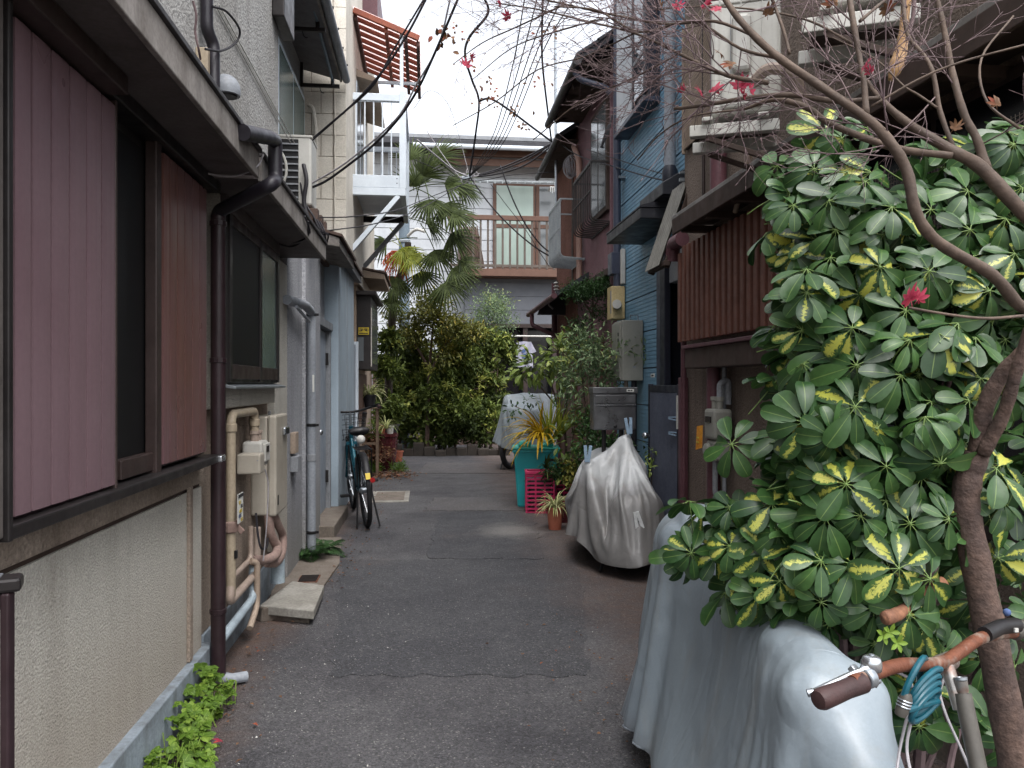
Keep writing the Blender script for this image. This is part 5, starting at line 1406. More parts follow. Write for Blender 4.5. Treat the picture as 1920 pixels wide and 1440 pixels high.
# ================================================================ FABRIC COVERS, draped over what they cover
def drape(G, caps, steps=70, iters=7, seed=0, bend=.06, pins=(), jit=.003):
    """position-based cloth on a grid: caps are capsules (a, b, radius) that hold it up"""
    rs = np.random.RandomState(seed); n, m, _ = G.shape
    P = G + rs.normal(0, jit, G.shape); V = np.zeros_like(P)
    sl = []
    def con(A, B, k): sl.append((A, B, np.linalg.norm(G[A] - G[B], axis=-1, keepdims=True), k))
    for st in (0, 1):
        e = (n - st) // 2 * 2 + st; f = (m - st) // 2 * 2 + st
        con(np.s_[st:e:2, :], np.s_[st + 1:e:2, :], 1.); con(np.s_[:, st:f:2], np.s_[:, st + 1:f:2], 1.)
        con(np.s_[st:e:2, :-1], np.s_[st + 1:e:2, 1:], .4); con(np.s_[st:e:2, 1:], np.s_[st + 1:e:2, :-1], .4)
    for st in range(4):
        i = np.arange(n - 2); i = i[i % 4 == st]; con((i,), (i + 2,), bend)
        j = np.arange(m - 2); j = j[j % 4 == st]; con((slice(None), j), (slice(None), j + 2), bend)
    caps = [(np.array(a, float), np.array(b, float), r) for a, b, r in caps]
    dt = 1 / 60
    PN_ = []
    for t_ in pins:                                       # points where a peg holds the cloth
        dd = np.linalg.norm(G[..., :2] - np.array(t_)[:2], axis=-1) + 5 * (np.abs(G[..., 2] - t_[2]) > .3)
        i0, j0 = np.unravel_index(dd.argmin(), dd.shape)
        PN_.append((i0, j0, np.array(t_, float), G[i0, j0].copy()))
    for s_ in range(steps):
        V[..., 2] -= 1.6 * dt; V *= .96
        Q = P + V * dt; stuck = np.zeros((n, m, 1), bool)
        for it in range(iters):
            for A, B, r0, k in sl:
                D = Q[B] - Q[A]; l = np.sqrt((D * D).sum(-1, keepdims=True)) + 1e-9
                D *= (l - r0) / l * (.5 * k)
                Q[A] += D; Q[B] -= D
            for i0, j0, t_, g0_ in PN_: Q[i0, j0] = g0_ + (t_ - g0_) * min(1, s_ / 25)
            if it % 3 and it < iters - 1: continue
            for a, b, r in caps:
                ab = b - a; tt = np.clip(((Q - a) @ ab) / max(ab @ ab, 1e-9), 0, 1)[..., None]
                C0 = a + tt * ab; D = Q - C0; l = np.sqrt((D * D).sum(-1, keepdims=True)) + 1e-9
                hit = l < r; stuck |= hit
                Q = np.where(hit, C0 + D / l * r, Q)
            Q[..., 2] = np.maximum(Q[..., 2], .012)
        V = (Q - P) / dt * .96; V = np.where(stuck, V * .5, V); P = Q
        sp_ = np.sqrt((V * V).sum(-1, keepdims=True)); V = np.where(sp_ > 1.6, V / (sp_ + 1e-9) * 1.6, V)
    return P
def bag(center, yaw, a, b, top, hem, n=96, ripple=.05, seed=0, cap=.58, sq=.8, flare=0):
    """a roomy bag, a square sheet shaped into a box-like dome: top(u) gives the height along its length u in -1..1"""
    r = random.Random(seed); ph = [r.uniform(0, 6.3) for _ in range(4)]
    c, s = math.cos(yaw), math.sin(yaw)
    g = np.linspace(-1, 1, n); U, W = np.meshgrid(g, g, indexing='ij')
    t = np.maximum(np.abs(U), np.abs(W)); w = np.arctan2(W, U)
    cx, sy = np.sign(np.cos(w)) * np.abs(np.cos(w)) ** sq, np.sign(np.sin(w)) * np.abs(np.sin(w)) ** sq
    f = np.clip((t - cap) / (1 - cap), 0, 1)
    q = np.where(t < cap, np.minimum(t / cap, 1), 1 + f * flare + f * ripple * (1.2 + np.sin(5 * w + ph[0]) + .7 * np.sin(9 * w + ph[1])))
    qq = np.minimum(q, 1)
    z = (top(sy * qq) - .07 * qq ** 4) * (1 - f) + hem * f
    x, y = b * cx * q, a * sy * q
    return np.stack([center[0] + x * c - y * s, center[1] + x * s + y * c, z], -1)
def cloth_object(P, name, m, parent, thick=.004):
    n, k, _ = P.shape
    mb = MB(); mb.v = [tuple(x) for x in P.reshape(-1, 3)]
    mb.f = [(i * k + j, i * k + j + 1, (i + 1) * k + j + 1, (i + 1) * k + j) for i in range(n - 1) for j in range(k - 1)]
    o = mb.build(name, m, parent, smooth='all')
    sd_ = o.modifiers.new('hem', 'SOLIDIFY'); sd_.thickness = thick
    ss = o.modifiers.new('fine', 'SUBSURF'); ss.levels = ss.render_levels = 1
    return o
def cloth_trim(P, parent, m, cols):
    """the rolled hem all round and the sewn seams across a cover"""
    ring = np.concatenate([P[0, :], P[1:, -1], P[-1, -2::-1], P[-2::-1, 0]])
    MB().tube([Vector(q) for q in ring], .0045, 5).build('hem', m, parent, smooth='all')
    du = np.gradient(P, axis=0); dv = np.gradient(P, axis=1); N = np.cross(du, dv); N /= np.linalg.norm(N, axis=-1, keepdims=True) + 1e-9
    if N[len(P) // 2, len(P) // 2, 2] < 0: N = -N
    for c in cols: MB().tube([Vector(q) for q in (P[:, c] + N[:, c] * .002)], .0022, 5).build('seam', m, parent, smooth='all')
def covermat(name, c, c2, zdirt, old, stains='6f665c', rough=.46, metal=0):
    m = bpy.data.materials.new(name); t = NT(m)
    col = t.mix(t.ramp(t.noise(2.3, 5, .6), .4, .65), hx(c), hx(c2))
    sp = t.new('ShaderNodeSeparateXYZ'); t.ln(t.coord(), sp.inputs[0])
    z = t.math('ADD', sp.outputs[2], t.math('MULTIPLY', t.noise(2.6, 5), .5))
    col = t.mix(t.ramp(z, zdirt - .05, zdirt + .12, .85, 0), col, hx(old))                 # the older, soiled lower half
    col = t.mix(t.ramp(t.noise(1, 6, .7, (7, 7, 1.6)), .52, .76, 0, .5), col, hx(stains))   # runs of dirt
    col = t.scale(col, t.ramp(t.noise(160, 2), .3, .7, .96, 1.04))
    vo = t.new('ShaderNodeTexVoronoi', feature='SMOOTH_F1'); vo.inputs['Scale'].default_value = 6.5; vo.inputs['Smoothness'].default_value = .15
    mpv = t.new('ShaderNodeMapping'); mpv.inputs['Scale'].default_value = (1.4, 1.4, .7); t.ln(t.coord(), mpv.inputs[0])
    wv = t.new('ShaderNodeVectorMath', operation='ADD'); nn_ = t.new('ShaderNodeTexNoise'); nn_.inputs['Scale'].default_value = 3; t.ln(mpv.outputs[0], nn_.inputs['Vector'])
    sc_ = t.new('ShaderNodeVectorMath', operation='SCALE'); sc_.inputs['Scale'].default_value = .35; t.ln(nn_.outputs['Color'], sc_.inputs[0]); t.ln(mpv.outputs[0], wv.inputs[0]); t.ln(sc_.outputs[0], wv.inputs[1]); t.ln(wv.outputs[0], vo.inputs['Vector'])
    rid = t.math('ABSOLUTE', t.math('SUBTRACT', t.noise(3.4, 3, .5, (1, 1, .55), .6), .5)); rd2 = t.math('ABSOLUTE', t.math('SUBTRACT', t.noise(8, 2, .5, (1, 1, .8), .4), .5))
    cr = t.math('ADD', t.math('MULTIPLY', vo.outputs['Distance'], .55), t.math('ADD', t.math('MULTIPLY', t.math('MINIMUM', rid, .12), 2.), t.math('MULTIPLY', t.math('MINIMUM', rd2, .1), .6)))
    t.bsdf(col, t.ramp(t.noise(5, 4), .3, .7, rough - .08, rough + .1), metal, .5, cr, .3, .04)
    MATS[name] = m
covermat('cover_silver', 'b0b2b3', '9fa1a2', .88, '595654', rough=.42, metal=.0)
covermat('cover_blue', '7b858c', '707a82', .34, '686c72', '77756f')
covermat('cover_far', '7f888d', '727b80', .3, '7c8286')
# bicycle under the large grey-blue cover
cvA = thing('bicycle_cover', 'large grey-blue bicycle cover draped in folds below the variegated bush', 'cover', (.97, 2.2, 0))
ya = math.atan2(-.10, 1.0)
top = lambda u: .99 + .12 * u
caps = [((.88, 2.79, .955), (1.32, 2.73, .955), .04), ((.94, 2.79, .86), (1.26, 2.74, .86), .09), ((1.09, 2.76, .5), (1.09, 2.76, .9), .11), ((.93, 1.74, .735), (.95, 1.94, .75), .085), ((.89, 1.70, .72), (.97, 1.70, .72), .085),
        ((1.06, 2.98, .5), (1.07, 3.0, .80), .17), ((.94, 1.80, .3), (.94, 1.85, .68), .11), ((.96, 1.98, .62), (1.05, 2.6, .80), .10)]
for y_ in (1.62, 2.78):
    for k in range(9):
        w_ = PI * k / 8; x_ = .93 + (y_ - 1.62) * .1
        caps.append(((x_, y_ + .26 * math.cos(w_), .33 + .26 * math.sin(w_)), (x_, y_, .33), .075))
G = bag((1.04, 2.27), -.09, .92, .27, top, .44, seed=3, ripple=.10, n=112, flare=.36)
P = drape(G, caps, 120, 10, 3, bend=.02, jit=.008)
hem = np.random.RandomState(8)
cvo = cloth_object(P, 'cover', 'cover_blue', cvA)
cloth_trim(P, cvA, 'cover_blue', (38, 74))
# tyres that show under the hem belong to the covered bicycle
cb = thing('bicycle', 'bicycle hidden under the grey-blue cover, only its tyres low down', 'bicycle', (.97, 2.2, 0))
for y_ in (1.62, 2.78):
    MB().torus((.93 + (y_ - 1.62) * .1, y_, .33), (1, -.1, 0), .3, .022, 36, 8).build('wheel', 'rubber', cb, smooth=True)
MB().tube([(.93, 1.62, .33), (.97, 2.1, .3), (1.03, 2.55, .75)], .016, 8).tube([(.97, 2.1, .3), (.94, 1.9, .72)], .015, 8).build('frame', 'frame_grey', cb)
# scooter under the silver cover
cvB = thing('scooter_cover', 'silver scooter cover with soiled lower half pegged at its corners', 'cover', (1.5, 6.3, 0))
pk1, pk2 = PY(1177, 806, 6.2), PY(1100, 858, 6.15)
caps = [(pk1 + Vector((0, 0, -.045)), pk1 + Vector((-.02, .04, -.12)), .05), (pk1 + Vector((-.02, .04, -.12)), pk1 + Vector((-.04, .08, -.4)), .07), (pk2 + Vector((0, 0, -.045)), pk2 + Vector((.05, .05, -.1)), .05), (pk2 + Vector((.05, .05, -.1)), pk2 + Vector((.1, .08, -.4)), .07),
        ((1.36, 6.25, .68), (1.66, 6.3, .74), .1), ((1.53, 6.5, .66), (1.55, 6.95, .68), .19), ((1.47, 6.1, .3), (1.5, 6.25, .66), .17), ((1.50, 5.86, .46), (1.62, 5.88, .48), .15), ((1.48, 5.9, .2), (1.5, 6.0, .3), .16),
        ((1.34, 6.3, .15), (1.3, 6.8, .4), .13), ((1.72, 6.3, .15), (1.74, 6.8, .4), .13), ((1.5, 6.4, .3), (1.5, 6.9, .4), .25)]
caps = [(Vector(a_) + Vector((.05 if i_ > 3 else 0, 0, 0)), Vector(b_) + Vector((.05 if i_ > 3 else 0, 0, 0)), r_) for i_, (a_, b_, r_) in enumerate(caps)]
G = bag((1.555, 6.35), .05, .72, .36, lambda u: 1.12 - .02 * u, .58, n=84, seed=5, ripple=.09, sq=.8)
P = drape(G, caps, 120, 10, 5, pins=(pk1, pk2))
cloth_object(P, 'cover', 'cover_silver', cvB)
cloth_trim(P, cvB, 'cover_silver', (30, 55))
sco = thing('scooter', 'scooter hidden under the silver cover, dark wheels low down', 'scooter', (1.5, 6.3, 0))
for y_ in (5.95, 6.95): MB().torus((1.5, y_, .22), (1, 0, 0), .17, .05, 28, 10).build('wheel', 'rubber', sco, smooth=True)
MB().tube([(1.5, 5.95, .22), (1.5, 6.15, .7)], .03, 8).tube([(1.5, 6.1, .25), (1.5, 6.95, .25)], .06, 8).build('frame', 'black', sco)
tube('kickstand', 'black', sco, [(1.45, 6.0, .2), (1.32, 5.86, .012)], .014, 8)
def peg(p, d, m, label, s=1.):
    d = vec(d).normalized(); p = vec(p)
    t = thing('clothes_peg', label, 'clothes peg', tuple(p), group='pegs holding the silver cover')
    x = d.cross(Vector((0, -1, 0))).normalized()
    for q in (-1, 1):
        MB().bar(p - d * .045 * s + x * q * .006 * s, p + d * .0 * s + x * q * .011 * s, .018 * s, .009 * s, (0, -1, 0)).bar(p + x * q * .011 * s, p + d * .05 * s + x * q * .016 * s, .018 * s, .009 * s, (0, -1, 0)).build('jaw', m, t, .002)
    MB().torus(p, (0, -1, 0), .009 * s, .003 * s, 12, 5).build('spring', 'chrome', t)
peg(pk1 + Vector((0, -.035, .03)), (-.1, 0, 1), 'peg_blue', 'pale blue peg at the peak of the silver cover', 1.4)
peg(pk2 + Vector((0, -.035, .03)), (.05, 0, 1), 'peg_blue', 'pale blue peg at the left corner of the silver cover', 1.4)
q = PY(1196, 975, 5.66); peg(q, (.25, 0, -1), 'peg_white', 'white peg on the front flap of the silver cover', 1.4)
# far covered motorbike
cvC = thing('motorbike_cover', 'pale covered motorbike far down the lane by the hedge', 'cover', (1.75, 13.4, 0))
cc_ = PD(985, 800, 13.4)
caps = [((cc_.x - .3, 13.3, 1.18), (cc_.x + .3, 13.3, 1.18), .09), ((cc_.x, 13.35, .6), (cc_.x, 13.4, 1.1), .2), ((cc_.x, 13.5, .85), (cc_.x + .25, 14.2, .8), .25), ((cc_.x + .3, 13.4, 1.16), (cc_.x + .5, 13.6, 1.14), .13), ((cc_.x, 13.0, .5), (cc_.x, 13.2, .9), .2)]
G = bag((cc_.x + .1, 13.5), -.3, .85, .46, lambda u: 1.29 - .1 * u, .62, n=48, seed=9, ripple=.08)
P = drape(G, caps, 70, 7, 9)
cloth_object(P, 'cover', 'cover_far', cvC)
w0 = PD(957, 852, 13.3)
mbk = thing('motorbike', 'front wheel and stand of the far covered motorbike', 'motorbike', (cc_.x, 13.3, 0))
MB().torus((w0.x, 13.2, .31), (.8, -.6, 0), .26, .05, 32, 10).build('wheel', 'rubber', mbk, smooth=True)
tube('stand', 'black', mbk, [(w0.x - .05, 13.3, .4), (w0.x - .18, 13.1, .01), (w0.x - .1, 13.08, .01)], .015, 6)
MB().tube([(w0.x, 13.2, .31), (cc_.x, 13.35, .9)], .03, 8).tube([(w0.x + .2, 13.35, .4), (cc_.x + .5, 14.2, .4)], .1, 8).build('frame', 'black', mbk)
tag(box('crate', 'wood_crate', None, 1.84, 1.95, 5.35, 5.5, .34, .44, .004), 'weathered wooden block behind the silver cover', 'block')

# ================================================================ POTS AND BINS
def pot(name, label, c, r0, r1, h, m, group=None, rim=.012, cat='plant pot'):
    t = thing(name, label, cat, c, local=True, group=group)
    MB().lathe((0, 0, 0), [(r0, 0), (r1, h - rim * 1.8), (r1 + rim, h - rim * 1.7), (r1 + rim, h), (r1 - .006, h), (r1 - .012, h - .03)], 28).build('pot', m, t, smooth=True)
    MB().lathe((0, 0, h - .035), [(0, 0), (r1 - .01, 0), (r1 - .01, .004), (0, .008)], 16).build('soil', 'soil', t)
    return t
bc = PZ(1005, 952)
bin_ = thing('bin', 'teal plastic bin with mint lid among the potted plants', 'bin', (bc.x + .02, bc.y + .17, 0), -.12, local=True)
w0, w1, d0, d1, h = .215, .262, .15, .19, .68
mb = MB()
mb.add([(x * w, y * dd, z) for z, w, dd in ((0, w0, d0), (h, w1, d1)) for x, y in ((-1, -1), (1, -1), (1, 1), (-1, 1))], [(3, 2, 1, 0), (4, 5, 6, 7)] + [(i, (i + 1) % 4, 4 + (i + 1) % 4, 4 + i) for i in range(4)])
mb.build('body', 'teal_plastic', bin_, .02)
box('rim', 'teal_plastic', bin_, -w1 - .014, w1 + .014, -d1 - .014, d1 + .014, h - .035, h, .01)
ld = box('lid', 'mint_plastic', bin_, -w1 - .02, w1 + .02, -d1 - .02, d1 + .02, h + .001, h + .03, .012)
for s_ in (-1, 1): box('lid_hump', 'mint_plastic', ld, s_ * .13 - .075, s_ * .13 + .075, -d1 + .02, d1 - .02, h + .028, h + .085, .025)
box('handle_recess', 'black', bin_, w1 - .16, w1 - .05, -d1 - .016, -d1 - .0135, h - .13, h - .1, .0)
def basket(label, c, rot, w, d, h):
    t = thing('laundry_basket', label, 'basket', c, rot, local=True, group='pink baskets by the teal bin')
    for s_ in (-1, 1):
        for k in range(9):
            z = .04 + k * (h - .09) / 8.
            box('slat', 'pink_plastic', t, -w, w, s_ * d - .004, s_ * d + .004, z, z + .022, 0)
            box('slat', 'pink_plastic', t, s_ * w - .004, s_ * w + .004, -d, d, z, z + .022, 0)
    mb = MB()
    for x in (-1, -.33, .33, 1):
        for s_ in (-1, 1): mb.box(x * w - .009, x * w + .009, s_ * d - .007, s_ * d + .007, 0, h - .01)
    for y in (-.4, .4):
        for s_ in (-1, 1): mb.box(s_ * w - .007, s_ * w + .007, y * d - .009, y * d + .009, 0, h - .01)
    mb.build('uprights', 'pink_plastic', t)
    mb = MB()
    for s_ in (-1, 1): mb.box(-w - .014, w + .014, s_ * d - .014, s_ * d + .014, h - .03, h).box(s_ * w - .014, s_ * w + .014, -d + .014, d - .014, h - .03, h)
    mb.build('rim', 'pink_plastic', t, .004)
    box('base', 'pink_plastic', t, -w, w, -d, d, 0, .02, 0)
    box('inner_pot', 'dark_pot', t, -w + .03, w - .03, -d + .03, d - .03, .02, h - .1, .02)
    return t
q = PZ(1012, 963); basket('pink slatted basket holding plants beside the terracotta pot', (q.x + .02, q.y + .14, 0), -.1, .155, .13, .47)
q = PZ(1056, 950); basket('second pink basket half hidden behind the spider plant', (q.x + .05, q.y + .25, 0), .2, .15, .13, .47)
q = PZ(1043, 995)
tp_ = pot('plant_pot', 'terracotta pot with a variegated spider plant on the asphalt', (q.x, q.y + .08, 0), .062, .082, .225, 'terracotta')
q2 = PZ(1068, 985); pot('plant_pot', 'small brown pot behind the terracotta pot', (q2.x, q2.y + .2, 0), .07, .09, .18, 'maroon_glaze')
# left group
q = PZ(716, 884)
jar = thing('planter', 'big ribbed maroon glazed planter at the left of the lane', 'planter', (q.x, q.y + .2, 0), local=True)
MB().lathe((0, 0, 0), [(.15, 0), (.2, .1), (.235, .3), (.245, .5), (.25, .56), (.262, .57), (.262, .62), (.23, .62), (.22, .57)], 72, ripple=.018, nr=24).build('jar', 'maroon_glaze', jar, smooth=True)
MB().lathe((0, 0, .565), [(0, 0), (.22, 0), (.22, .01), (0, .02)], 20).build('soil', 'soil', jar)
pot('plant_pot', 'small white pot on the rim of the maroon planter', (q.x + .13, q.y + .1, .62), .05, .06, .13, 'white_plastic')
pot('plant_pot', 'small terracotta pot on the rim of the maroon planter', (q.x - .02, q.y + .08, .62), .06, .08, .14, 'terracotta')
pot('tray_planter', 'dark trough planter behind the maroon planter', (q.x + .08, q.y + .6, .55), .14, .18, .2, 'dark_pot')
s0 = PY(693, 800, 12.4)
stn = thing('plant_stand', 'weathered wooden plant stand under the potted spider plant', 'stand', (s0.x, 12.4, 0), local=True)
zt_ = PY(693, 764, 12.4).z
for x in (-.12, .12):
    for y in (-.1, .1): box('leg', 'wood_crate', stn, x - .018, x + .018, y - .018, y + .018, -.01, zt_ - .02, .003)
for k in range(3): box('board', 'wood_crate', stn, -.17, .17, -.14 + k * .1, -.05 + k * .1, zt_ - .02, zt_, .003)
box('stretcher', 'wood_crate', stn, -.12, .12, -.11, -.09, .5, .54, .003)
pot('plant_pot', 'dark pot with a spider plant on the wooden stand', (s0.x, 12.4, zt_), .07, .1, .2, 'dark_pot')
q3 = PZ(728, 875); pot('plant_pot', 'small brown pot beside the maroon planter', (q3.x + .12, q3.y + .9, 0), .09, .11, .2, 'terracotta')
# ================================================================ PLANTS
nr = np.random.RandomState(21)
def norm(a): return a / (np.linalg.norm(a, axis=-1, keepdims=True) + 1e-9)
def kites(name, m, parent, B, D, N, L, Wd, tone, stuff=True, fold=.25):
    """many small leaves, each two triangles folded along the midrib; B bases, D directions, N normals"""
    D = norm(D); Sd = norm(np.cross(D, N)); U = np.cross(Sd, D)
    L = np.asarray(L)[:, None]; Wd = np.asarray(Wd)[:, None]
    mid = B + D * L * .5
    v = np.stack([B, mid - Sd * Wd * .5 + U * Wd * fold, B + D * L - U * L * .12, mid + Sd * Wd * .5 + U * Wd * fold], 1)
    n = len(B); vv = v.reshape(-1, 3)
    idx = np.arange(n)[:, None] * 4
    f = np.concatenate([idx + [0, 2, 1], idx + [0, 3, 2]], 1).reshape(-1, 3)
    me = bpy.data.meshes.new(name)
    me.vertices.add(len(vv)); me.vertices.foreach_set('co', vv.ravel())
    me.loops.add(len(f) * 3); me.loops.foreach_set('vertex_index', f.ravel().astype(np.int32))
    me.polygons.add(len(f)); me.polygons.foreach_set('loop_start', np.arange(0, len(f) * 3, 3, dtype=np.int32))
    me.update(calc_edges=True)
    me.materials.append(MATS[m])
    a = me.attributes.new('tone', 'FLOAT', 'POINT'); a.data.foreach_set('value', np.repeat(tone, 4).astype(np.float32))
    a = me.attributes.new('lu', 'FLOAT', 'POINT'); a.data.foreach_set('value', np.tile([0, 1, 0, 1], n).astype(np.float32))
    o = bpy.data.objects.new(name, me); place(o, parent)
    if stuff: o['kind'] = 'stuff'
    return o
def clumps(name, m, parent, blobs, per, L, Wd, droop=.2, spread=.12, shell=.55, up=.5, base=None):
    """leaf clumps at shoot tips through the volume of ellipsoid blobs (centre, (rx, ry, rz), clumps)"""
    B, D, N, T = [], [], [], []
    for c, r, k in blobs:
        c = np.array(c); r = np.array(r)
        d = norm(nr.normal(size=(k, 3))); q = shell + (1 - shell) * nr.rand(k, 1) ** .6
        q *= 1 + .22 * nr.normal(size=(k, 1)) * (nr.rand(k, 1) < .5)
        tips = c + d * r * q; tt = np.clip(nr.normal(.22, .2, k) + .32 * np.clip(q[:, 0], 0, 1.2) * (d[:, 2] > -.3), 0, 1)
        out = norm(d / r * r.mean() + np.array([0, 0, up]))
        for i in range(k):
            n_ = max(3, int(nr.normal(per, per * .25)))
            o = norm(out[i] + nr.normal(size=(n_, 3)) * .9 + [0, 0, -droop])
            B.append(tips[i] + nr.normal(size=(n_, 3)) * spread * .35 + o * 0.0); D.append(o)
            N.append(norm(out[i] + nr.normal(size=(n_, 3)) * .5 + [0, 0, .6])); T.append(np.clip(tt[i] + nr.normal(size=n_) * .15, 0, 1))
    B, D, N, T = map(np.concatenate, (B, D, N, T)); n = len(B)
    return kites(name, m, parent, B, D, N, L * nr.uniform(.65, 1.25, n), Wd * nr.uniform(.7, 1.2, n), T)
def P3(px, py, d): return tuple(PD(px, py, d))
def blob(px, py, d, rp, k, sq=1., deep=1.):
    r = rp * d / F
    return (P3(px, py, d), (r, r * deep, r * sq), k)
def stems(parent, lines, m='bark', name='stem'):
    mb = MB()
    for pts, r0, r1 in lines:
        s = spline([tuple(p) for p in pts], 4); n = len(s)
        mb.tube([Vector(p) for p in s], [r0 + (r1 - r0) * i / (n - 1) for i in range(n)], 7)
    return mb.build(name, m, parent, smooth=True)
def gp(px, d): q = PD(px, 720, d); return (q.x, q.y, -.02)

# hedge at the end of the lane: three dense shrubs side by side
for lab, bl, st in (
    ('dense dark green shrub at the left end of the hedge', [blob(752, 735, 16.6, 48, 190), blob(735, 790, 16.4, 40, 120), blob(775, 670, 16.8, 40, 120), blob(725, 690, 16.4, 26, 50), blob(790, 800, 16.2, 45, 120), blob(760, 650, 16.2, 34, 80), blob(728, 745, 16.0, 30, 70), blob(728, 690, 14.2, 22, 60), blob(735, 770, 14.2, 22, 60), blob(732, 640, 14.2, 18, 40)], 755),
    ('dense olive green shrub in the middle of the hedge', [blob(838, 700, 16.6, 56, 260), blob(835, 780, 16.2, 56, 240), blob(850, 640, 16.8, 36, 90), blob(815, 735, 15.9, 40, 110), blob(865, 770, 15.8, 34, 80), blob(870, 665, 16.2, 30, 60)], 838),
    ('dark green shrub at the right end of the hedge with browned tips', [blob(905, 720, 16.8, 46, 180), blob(900, 790, 16.4, 46, 170), blob(935, 665, 17, 38, 100), blob(915, 640, 17, 26, 40), blob(945, 770, 16.8, 24, 50)], 905)):
    t = thing('shrub', lab, 'shrub', gp(st, 16.6), group='shrubs of the end hedge')
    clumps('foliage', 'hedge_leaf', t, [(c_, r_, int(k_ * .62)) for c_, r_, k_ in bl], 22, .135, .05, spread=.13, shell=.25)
    stems(t, [([gp(st + k * 9 - 14, 16.4), P3(st + k * 14 - 20, 780, 16.5), P3(st + k * 18 - 26, 690, 16.7)], .035, .01) for k in range(4)])
t = thing('shrub', 'yellow-olive loose shrub rising above the hedge beside the post', 'shrub', gp(800, 15.8))
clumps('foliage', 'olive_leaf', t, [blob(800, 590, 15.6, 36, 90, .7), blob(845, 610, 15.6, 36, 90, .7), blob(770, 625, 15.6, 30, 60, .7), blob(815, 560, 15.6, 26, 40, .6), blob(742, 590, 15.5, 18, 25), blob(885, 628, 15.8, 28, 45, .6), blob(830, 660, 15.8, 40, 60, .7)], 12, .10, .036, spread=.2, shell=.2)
stems(t, [([gp(800, 15.8), P3(805, 700, 15.8), P3(815, 570, 15.6)], .05, .012), ([P3(805, 700, 15.8), P3(840, 640, 15.7), P3(885, 615, 15.7)], .03, .008), ([P3(805, 690, 15.8), P3(775, 640, 15.7), P3(750, 595, 15.5)], .03, .008)])
t = thing('shrub', 'feathery blue-green nandina standing behind the hedge', 'shrub', gp(920, 17.6))
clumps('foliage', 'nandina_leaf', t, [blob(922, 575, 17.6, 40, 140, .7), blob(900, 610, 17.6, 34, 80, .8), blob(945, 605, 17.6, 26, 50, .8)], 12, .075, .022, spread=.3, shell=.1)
stems(t, [([gp(920, 17.6), P3(918, 680, 17.6), P3(915 + k * 9, 575, 17.6)], .02, .006) for k in range(-1, 2)])
mat('kerb_dark', '37312c', '2b2723', 5, rough=.9, bump=.5, bsc=40, fine=.3)
t = thing('kerb_wall', 'low weathered block kerb along the foot of the hedge', 'wall', gp(850, 16.0)); t['kind'] = 'thing'
for k in range(11):
    a, b = PD(735 + k * 20, 700, 15.9), PD(754 + k * 20, 700, 15.9)
    box('block', 'kerb_dark', t, a.x, b.x + .012, 15.72 + rnd.uniform(-.06, .06), 15.95, -.02, .2 + rnd.uniform(-.09, .09), .02)
t = thing('fence', 'shaded dark board fence behind the shrubs', 'fence', gp(830, 17.9))
for k in range(26):
    a = PD(690 + k * 9.6, 700, 18.6)
    box('board', 'bamboo', t, a.x, a.x + .11, 18.6 + .01 * (k % 2), 18.63 + .01 * (k % 2), -.02, 1.75 + .02 * (k % 3), .004)

# fan palm
mat('palm_bark', '3a322b', '2b2520', 12, rough=.9, bump=.8, bsc=25, bdist=.02)
def frond_mesh(seed, span=2.6, nb=32, R=.7):
    r = random.Random(seed); mb = MB()
    for i in range(nb):
        a = -span / 2 + span * i / (nb - 1)
        L = R * (.72 + .28 * math.cos(a * .7)) * r.uniform(.92, 1.05)
        d = Vector((math.sin(a), math.cos(a), .12 * math.cos(i * PI)))
        mb.strap((0, 0, 0), d, L, .04, r.uniform(.45, .9) * (1.3 if abs(a) > .8 else 1), 6, min(1, max(0, r.gauss(.35, .18))), .35, .04)
    n0 = len(mb.v)
    mb.tube(arc((0, -.75, -.10), (0, -.4, .06), (0, 0, 0), 6), .011, 6)
    for k in ('tone', 'lu'): mb.att[k] += [.5 if k == 'tone' else .5] * (len(mb.v) - n0)
    return mb
palm = thing('palm_tree', 'fan palm with drooping fronds beside the white balcony', 'palm', gp(728, 14.6))
pc = Vector(P3(765, 455, 14.4))
MB().tube([Vector(gp(726, 14.6)), Vector(P3(730, 650, 14.6)), Vector(P3(742, 540, 14.5)), pc + Vector((0, 0, -.25)), pc], [.08, .075, .075, .08, .06], 12).build('trunk', 'palm_bark', palm, smooth=True)
fm = [frond_mesh(s_) for s_ in (1, 2, 3, 4)]
fme = [q.mesh('frond', MATS['palm_leaf'], 'all') for q in fm]
fyl = frond_mesh(9).mesh('frond', MATS['yellowgreen_palm'], 'all')
def frond(px, py, d, dirx, diry, dirz, s_, k, m=None, nrm=None):
    tip = Vector((dirx, diry, dirz)).normalized(); up = Vector(nrm or (0, -.75, .65)); x = tip.cross(up).normalized(); z = x.cross(tip)
    M_ = Matrix((x, tip, z)).transposed().to_4x4(); M_.translation = Vector(P3(px, py, d))
    return inst(m or fme[k % 4], 'frond', palm, M_ @ Matrix.Scale(s_ * .86, 4))
